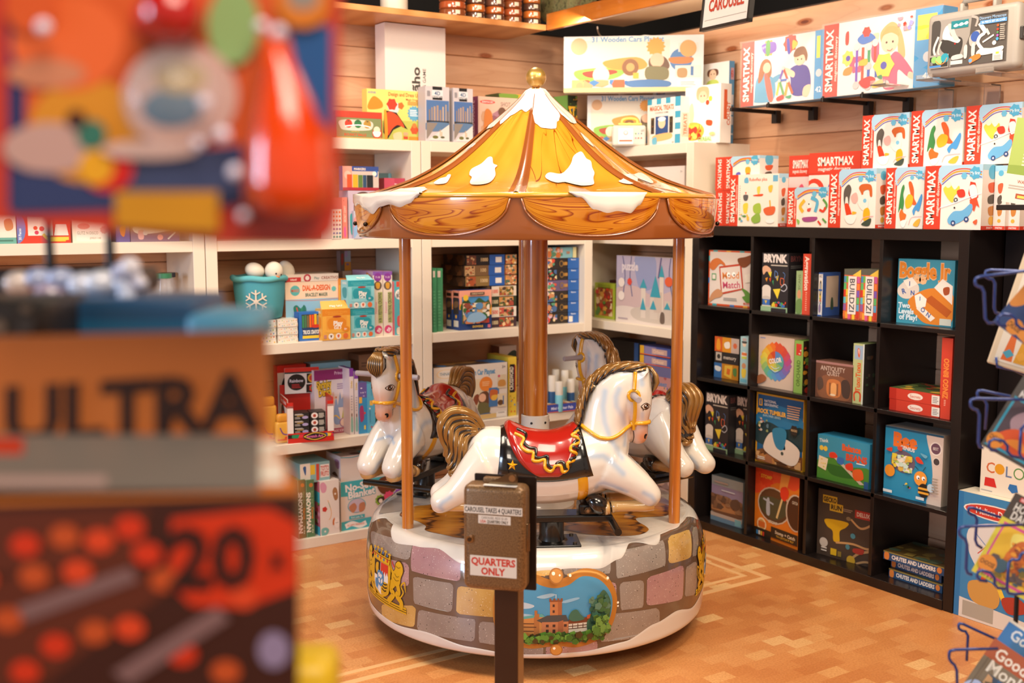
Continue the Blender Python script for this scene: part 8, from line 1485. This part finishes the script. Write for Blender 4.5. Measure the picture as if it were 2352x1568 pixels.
# dart box
D2 = .62
g = MB(); BR = mat('#b8662a', .4)
q = lambda u, v, d: FP(u, v, d)
prof = [(770, 615, .665), (1000, 622, .665), (1140, 688, .60), (1700, 684, .60)]
vs = []
for v, u1, d in prof: vs += [q(-220, v + (8 if v < 1100 else 25), d), q(u1, v - 12, d)]
bd = .07
for v, u1, d in prof: vs += [q(-220, v + 8, d + .05), q(u1 - 14, v - 12, d + .05)]
fs = [(2 * i, 2 * i + 2, 2 * i + 3, 2 * i + 1) for i in range(3)]; fs = [f_[::-1] if 0 else f_ for f_ in fs]
fs += [(1, 3, 11, 9), (3, 5, 13, 11), (5, 7, 15, 13), (0, 1, 9, 8)]
g.add(vs, fs, BR)
def fl(pts, d, h_, off, cl=False): fpoly(g, pts, d, h_, off, cl)
fl([(-200, 1165), (688, 1135), (684, 1690), (-200, 1690)], .60, '#3a160c', .0006)
fl([(395, 1190), (620, 1165), (684, 1200), (684, 1350), (560, 1395), (440, 1390), (390, 1340)], .60, '#c8300a', .001, False)
for a in ([(-200, 1180), (340, 1165), (330, 1290), (-200, 1330)], [(-200, 1350), (300, 1290), (380, 1360), (100, 1568), (-200, 1600)]): fl(a, .60, '#5a2412', .0008)
for k, (u, v) in enumerate(((60, 1250), (150, 1230), (230, 1240), (300, 1210), (80, 1320), (180, 1310), (340, 1270), (20, 1420), (-40, 1330), (130, 1480), (220, 1450), (300, 1440), (60, 1540), (380, 1330), (560, 1370), (420, 1500), (520, 1540))):
    fl(circ(u, v, 34, 27), .60, ['#c8300f', '#b84a1c', '#d0401a'][k % 3], .0014, True)
fl([(40, 1390), (300, 1300), (320, 1330), (60, 1425)], .60, '#7a5a5a', .0018); fl([(260, 1540), (500, 1390), (530, 1420), (300, 1568)], .60, '#7a5a5a', .0018)
fl(circ(630, 1490, 36, 42), .60, '#8a7a9a', .0016, True)
pm = [v_ for v_ in vs]
dbx = g.build('dart_box'); tag(dbx, 'blurred brown foam dart refill box close at the lower left', 'box')
def ftext(t_, u, v, hpx, wpx, d, off, hx, slope=0, wt=3):
    g = MB(); tv, tf, tw, th = textmesh(t_, wt); P_ = [FP(u + x / tw * wpx, v - y / th * hpx + slope * x / tw * wpx, d) - nF * off for x, y in tv]; g.add(P_, tf, hx); return g
g = ftext('ULTRA', 310, 935, 125, 590, .665, .002, '#2a1008', -.06, 4); g.build('ultra_lettering', dbx)
g = ftext('20', 490, 1275, 130, 200, .60, .003, '#2a100a', -.03, 4); g.build('number_lettering', dbx)
g = ftext('x', 640, 1275, 50, 40, .60, .003, '#2a100a'); g.build('number_lettering', dbx)
g = MB()
def slp(u, t): # point on the slanted panel
    d = .665 + (.60 - .665) * t; v = 1000 + 140 * t - 12; return FP(u, v + (20 if u < 200 else 0) * 0, d) - nF * .002
for u0, u1, t0, t1, h_ in ((-200, 600, .05, .98, '#6a625a'), (300, 640, .15, .45, '#cdbfae'), (280, 655, .5, .85, '#d0c4b4'), (60, 270, .2, .5, '#a88a80'), (-100, 250, .6, .9, '#9a8078'), (-200, 60, .1, .4, '#a8301a')):
    k = len(g.v) // 4; L_ = .0004 * k
    g.add([slp(u0, t1) - nF * L_, slp(u1, t1) - nF * L_, slp(u1, t0) - nF * L_, slp(u0, t0) - nF * L_], [(0, 1, 2, 3)], h_)
g.build('text_panel', dbx)
# yellow bags at the very bottom, blue boxes and clear packs between
def fbox(name, label, cat, u0, u1, v0, v1, d, dp, h_, r_=.004, items=(), top=None):
    p0, p1 = FP(u0, v1, d), FP(u1, v0, d); w_ = (p1 - p0).dot(rgt); hh = p1.z - p0.z; g = MB(); g.rbox(0, 0, 0, w_, dp, hh, h_, r_, 2)
    for sp in items: g.art((0, 0, 0), (1, 0, 0), (0, 0, 1), w_, hh, sp)
    o = g.build(name, smooth=50); o.location = p0; o.rotation_euler = (0, 0, -AZ); return tag(o, label, cat)
fbox('yellow_bag', 'blurred yellow package at the bottom edge under the dart box', 'package', 470, 760, 1528, 1700, .74, .05, '#e0b81c', .01, ['r 0 0 30 100 #e8c83a;r 60 0 64 100 #c89a10'])
fbox('blue_box', 'blurred blue box topmost behind the dart box', 'box', 60, 440, 690, 800, .86, .10, '#20507a', .004, ['r 20 40 100 100 #1f6a9a;r 0 0 14 60 #16283a'])
fbox('blue_box', 'blurred light blue box at the right end behind the dart box', 'box', 425, 575, 722, 800, .80, .08, '#5aa0c0', .006)
fbox('dark_box', 'blurred dark box at the left edge behind the dart box', 'box', -120, 105, 690, 800, .80, .08, '#2a2420', .004, ['m 10 10 90 90 8 3 #6a5a4a,#3a3430'])
fbox('dark_tray', 'blurred dark plastic tray holding clear cups at left', 'tray', -60, 268, 626, 688, .95, .12, '#241f22', .006)
for k, (u, v, r_, c_) in enumerate(((45, 650, .010, '#d8c8c0'), (90, 640, .009, '#a8b4d8'), (140, 640, .009, '#a8b4d8'), (195, 655, .011, '#d8dcec'), (235, 650, .011, '#e0e4f0'), (120, 678, .012, '#b0a0b4'))):
    b_ = MB().ball(FP(u, v, .93), r_, mat(c_, .1, 0, 1), seg=20, sc=(1.3, 1, 1)).build('shiny_cup', smooth='full'); tag(b_, 'blurred shiny pale cup in the dark tray, ' + ('leftmost', 'second from left', 'third from left', 'fourth from left', 'rightmost', 'lowest')[k], 'cup', 'shiny pale cups')
bg = MB(); rg = random.Random(8)
for k in range(9): bg.ball(FP(305 + rg.uniform(-28, 28), 640 + rg.uniform(-34, 44), .9 + rg.uniform(-.01, .01)), rg.uniform(.004, .009), mat(('#c8d4ec', '#b8b8d0', '#e8e4ee')[k % 3], .08, 0, 1), seg=16)
tag(bg.build('clear_trinket_bag', smooth='full'), 'blurred bag of shiny clear trinkets right of the dark tray', 'bag', kind='stuff')
rk = empty('wire_rack', FP(180, 1500, 1.0), label='blurred black wire display rack behind the hanging packages', cat='rack'); rk.location.z = 0
for k, (u, d) in enumerate(((120, .98), (258, .94))):
    p_ = FP(u, 700, d); g = MB(); g.cyl(Vector((p_.x, p_.y, 0)) - rk.location, Vector((p_.x, p_.y, 2.0)) - rk.location, .0042, mat('#100e10', .3), seg=10); g.build('upright', rk, smooth=40)
g = MB(); g.cyl(FP(-200, 630, .98) - rk.location, FP(262, 612, .96) - rk.location, .003, mat('#100e10', .3), seg=8); g.build('cross_bar', rk, smooth=40)
# ------------------------------------------------------------ right edge: goods beside the cube shelf
tag(MB().rbox(3.93, 1.2, 0, 4.07, 2.545, 1.50, BLACKW, .002, 1).build('black_cabinet'), 'black cabinet end standing behind the goods at the right edge', 'cabinet')
f_ = bx(RT, 'craft_box', 'tall blue edged toy box standing on the floor right of the cube shelf', 3.72, 2199, 2420, 1150, .001, .10, '#d8c8b0', '''r 0 0 100 100 #2a72a8;r 6 0 100 100 #3a80b0;e 40 12 34 6 #e8dcd0;e 40 12 32 5 #c83a2a;t 40 12 5 #f0e4dc 0 40 2 Melissa Doug;c #d8d4d0 16 26 60 20 60 50 34 62 14 46;l #7a90b8 1 20 30 50 50;l #c84a3a 1 50 26 24 46;L #c83a24 5 34 60 22 82;L #e8c03a 5 44 62 56 80;p #d8d0c4 6 84 100 90 100 100 6 100;c #c8944a 16 70 40 66 50 76 44 86 20 84;c #a83a2a 52 76 70 72 80 80 60 86;r 10 86 44 98 #a8a090''', side='r 0 0 100 100 #d8c8b0', top='r 0 0 100 100 #e0d4c0')
bx(RT, 'board_game_box', 'cream colour and shape game box standing on the tall blue box', 3.76, 2252, 2420, 1036, top_of(f_) + .001, .08, '#e0d2bc', 'r 0 0 100 100 #e2d5c2;t 14 44 22 #c8663a 0 12 1 C;e 27 44 7 0 #d8961f;t 40 46 22 #6a7a9a 0 12 1 L;e 54 46 7.5 0 #5a8a4a;e 54 46 5.8 0 #e2d5c2;t 70 46 22 #c83a2a 0 12 1 R;p #c82a24 7 66 20 66 24 84 6 84;p #2a6aa8 42 70 52 70 54 84 46 88 40 80;k 2 92 20 95 1 #999')
def facecam(o, u, v, d, roll):     # a thing leaning so that its face looks back along the line of sight
    p_ = at(u, v, pl=(nF * d, nF)); f_ = (p_ - cam.location).normalized(); r_ = f_.cross(Vector((0, 0, 1))).normalized(); u_ = r_.cross(f_)
    a = R(roll); x_ = r_ * math.cos(a) - u_ * math.sin(a); z_ = r_ * math.sin(a) + u_ * math.cos(a); y_ = f_
    o.matrix_world = Matrix(((x_.x, y_.x, z_.x, p_.x), (x_.y, y_.y, z_.y, p_.y), (x_.z, y_.z, z_.z, p_.z), (0, 0, 0, 1)))
    m_ = o.matrix_world.copy(); o.location = m_.to_translation(); o.rotation_euler = m_.to_euler()
g = MB(); g.rbox(0, 0, 0, .245, .02, .27, '#d9c4a4', .003, 1); tri = 'r 5 4 100 96 #e4d8c4;'
for k in range(8): tri += 'p %s %d 94 %d 94 %d 52;p %s %d 6 %d 6 %d 46;' % (('#d8692a', '#d89a2a')[k % 2], 10 + 11 * k, 20 + 11 * k, 15 + 11 * k, ('#d89a2a', '#d8692a')[k % 2], 10 + 11 * k, 20 + 11 * k, 15 + 11 * k) + 'p %s %d 88 %d 84 %d 88 %d 92;p %s %d 8 %d 5 %d 8 %d 12;' % (('#4a9ab0', '#e0a03a', '#5a9a4a')[k % 3], 10 + 11 * k, 15 + 11 * k, 20 + 11 * k, 15 + 11 * k, '#5a9a4a', 10 + 11 * k, 15 + 11 * k, 20 + 11 * k, 15 + 11 * k)
g.art((0, 0, 0), (1, 0, 0), (0, 0, 1), .245, .27, tri); o = g.build('backgammon_board'); facecam(o, 2266, 832, 2.52, 15); tag(o, 'wooden framed backgammon board with orange triangles at the right edge', 'game board')
# ------------------------------------------------------------ book spinner rack
DB = 2.2; sp_r = empty('book_rack', label='blue wire book rack at the right edge', cat='rack'); pz = FP(2420, 1500, 2.35); sp_r.location = (pz.x, pz.y, 0)
BW = mat('#2a4488', .25, .3, .6)
def wire(pts, ox, oy, s, d, dd=0):
    g = MB(); P_ = [FP(ox + x / s, oy + y / s, d + dd * i / len(pts)) for i, (x, y) in enumerate(pts)]; L = []
    for i, p in enumerate(P_):      # round the bends
        if 0 < i < len(P_) - 1: L += [p.lerp(P_[i - 1], min(.3, .008 / max(1e-4, (p - P_[i - 1]).length))), p.lerp(P_[i + 1], min(.3, .008 / max(1e-4, (p - P_[i + 1]).length)))]
        else: L.append(p)
    g.tube([p - sp_r.location for p in L], .003, BW, 10); g.build('wire_pocket', sp_r, smooth='full')
A_ = (2152, 540, 3.015); B_ = (2152, 1020, 2.86)
wire([(760, 225), (603, 248), (272, 290), (262, 320), (270, 352), (325, 365), (335, 605), (400, 610)], *A_, 2.1)
wire([(760, 255), (603, 250), (340, 240), (335, 270), (345, 300), (402, 306), (395, 530), (432, 546)], *A_, 2.25)
wire([(480, 630), (418, 622), (424, 542), (545, 556), (552, 640), (700, 668)], *A_, 2.08)
wire([(700, 1140), (450, 1135), (240, 1130), (230, 1160), (238, 1198), (295, 1215), (285, 1462), (320, 1472)], *A_, 2.1)
wire([(700, 1150), (460, 1107), (288, 1070), (278, 1095), (284, 1125), (348, 1146), (335, 1345)], *A_, 2.25)
wire([(420, 1495), (356, 1484), (366, 1405), (490, 1432), (486, 1522), (600, 1545)], *A_, 2.08)
wire([(680, 1305), (585, 1312), (570, 1542), (640, 1556)], *A_, 2.06)
wire([(560, 528), (360, 535), (152, 540), (143, 572), (152, 602), (200, 632), (190, 842), (230, 856)], *B_, 2.1)
wire([(700, 560), (385, 470), (213, 410), (204, 430), (212, 458), (265, 470), (250, 652), (296, 682)], *B_, 2.25)
wire([(330, 900), (262, 890), (270, 820), (378, 850), (378, 942), (450, 948)], *B_, 2.08)
wire([(720, 700), (572, 706), (545, 732), (540, 766), (475, 750), (458, 962), (482, 986), (640, 975)], *B_, 2.06)
wire([(400, 1342), (215, 1345), (90, 1350), (78, 1375), (82, 1422), (130, 1460), (135, 1700)], *B_, 2.1)
wire([(500, 1330), (270, 1226), (150, 1170), (140, 1190), (146, 1220), (205, 1232), (195, 1420)], *B_, 2.25)
MB().cyl(Vector((FP(2337, 1500, 2.35).x, FP(2337, 1500, 2.35).y, 0)) - sp_r.location, FP(2337, 1330, 2.35) - sp_r.location, .005, '#17120f', seg=12).build('pole', sp_r, smooth=40)
MB().cyl((0, 0, 0), (0, 0, 1.62), .011, '#17120f', seg=16).build('mast', sp_r, smooth=40)
for v, d in ((640, 2.1), (560, 2.1), (920, 2.1), (1210, 2.1), (1490, 2.1), (690, 2.06), (980, 2.06), (1290, 2.06), (870, 2.5)):
    e_ = FP(2372, v, d) - sp_r.location; g = MB(); g.tube([e_, e_.lerp(Vector((0, 0, e_.z)), .5), Vector((0, 0, e_.z))], .003, BW, 8); g.build('wire_arm', sp_r, smooth='full')
a_ = [FP(u, v, 2.51) - sp_r.location for u, v in ((2372, 870), (2330, 850), (2290, 842), (2288, 820))]; MB().tube(a_, .003, BW, 8).build('wire_pocket', sp_r, smooth='full')
MB().lathe([(0, 0), (.16, 0), (.16, .01), (.02, .02), (0, .02)], '#17120f', 32).build('foot', sp_r, smooth=40)
def bookat(label, u, v, d, roll, w_, h_, t_, spec, col='#2a2420'):
    g = MB(); g.box(0, 0, 0, w_, .002, h_, col); g.box(.001, .002, .002, w_ - .003, t_ - .002, h_ - .002, '#e0d4c0'); g.box(0, t_ - .002, 0, w_, t_, h_, col); g.box(0, 0, 0, .002, t_, h_, col)
    g.art((0, 0, 0), (1, 0, 0), (0, 0, 1), w_, h_, spec); o = g.build('book'); facecam(o, u, v, d, roll); return tag(o, label, 'book')
bookat('book with orange and blue cover topmost in the blue wire rack', 2280, 738, 2.16, 36, .13, .16, .012, 'r 0 0 100 100 #2a4474;c #d88a3a 0 20 30 10 20 60 0 70;l #e8a04a 4 0 40 40 60 70 30;c #e0903a 20 90 60 80 100 96 60 100;e 28 90 12 0 #e0903a;t 28 90 7 #3a1c10 0 20 2 CHOOSE;c #7a4a34 40 20 70 14 80 50 50 60', '#3a2a20')
bookat('grey book with turquoise framed claw picture in the second pocket of the wire rack', 2252, 1020, 2.16, 27, .115, .178, .012, '''r 0 0 100 100 #4a443e;r 10 2 40 7 #c82a20;t 25 4.5 3 #fff 0 26 1 CHOOSE YOUR OWN;t 34 13 8 #d8d4cc 0 52 2 WAR WITH;t 36 22 8 #d8d4cc 0 52 2 THE EVIL;t 36 31 8 #d8d4cc 0 50 2 MASTER;c #2f9ab4 6 40 12 36 90 36 96 40 96 92 90 96 10 96 6 92;c #4a3a44 10 42 14 39 88 39 92 42 92 90 88 93 14 93 10 90;c #a88a94 20 60 40 44 80 50 70 70 40 76;l #e8e8f0 2 40 50 44 74;l #e8e8f0 2 52 50 56 72;c #d8501a 14 80 40 66 80 74 88 90 20 92;c #e88a2a 30 84 50 76 66 86;e 16 88 14 0 #e08a2a;t 16 86 5 #3a1c10 0 22 2 CHOOSE''')
bookat('yellow book with pink framed house on fire in the third pocket of the wire rack', 2231, 1310, 2.16, 24.5, .115, .178, .012, '''r 0 0 100 100 #d8c83a;r 0 0 100 30 #3a2a20;r 12 2 60 7 #c82a20;t 36 4.5 3 #fff 0 44 1 CHOOSE YOUR OWN;t 40 14 9 #e4ddd0 0 60 2 HOUSE OF;t 40 24 9 #e4ddd0 0 56 2 DANGER;c #d84a8a 8 40 14 34 88 34 92 40 92 92 86 96 14 96 8 92;c #e8b82a 11 41 16 37 86 37 89 41 89 90 84 93 16 93 11 90;c #f0dc6a 30 42 60 38 80 50 70 64 40 60;c #c8641a 36 58 50 44 70 56 70 80 40 84;m 34 50 74 84 30 4 #d8701a,#a8481a,#e89a2a,#8a3a1a;m 14 70 86 92 24 5 #5a4a4a,#3a5a6a,#c88a2a,#7a6a2a;e 16 84 15 0 #e08a2a;t 16 84 5 #3a1c10 0 24 2 CHOOSE;t 36 97 3 #222 0 50 1 BY R A MONT''', '#4a3a20')
bookat('blue picture book standing behind the brown monkeys book', 2200, 1596, 2.20, 29.5, .165, .19, .012, 'r 0 0 100 100 #2a72b0;t 50 12 12 #d8dce0 0 80 2 Good Night;r 0 0 100 3 #e0d4c0', '#2a72b0')
bookat('brown picture book about monkeys lowest in the wire rack', 2178, 1620, 2.15, 29.5, .165, .165, .014, '''r 0 0 100 100 #7a6a54;r 0 0 100 24 #a84a1c;t 52 13 14 #ece0d0 0 84 2 Good Night;t 46 31 15 #e4dccc 0 70 2 Monkeys;r 16 40 92 90 #2f4a6a;m 16 40 92 90 46 8 #3a78b0,#5a4a34,#2a5a8a,#8a7a5a,#4a6a4a,#c89a6a;c #a8b8dc 0 66 14 54 34 76 24 96 2 96;e 16 74 7 0 #7a4a34;c #6a6ab0 6 84 22 80 26 94 8 96;l #c8a03a 3 34 96 40 84 56 88;L #6a5a44 1.5 6 24 6 100''', '#7a6a54')
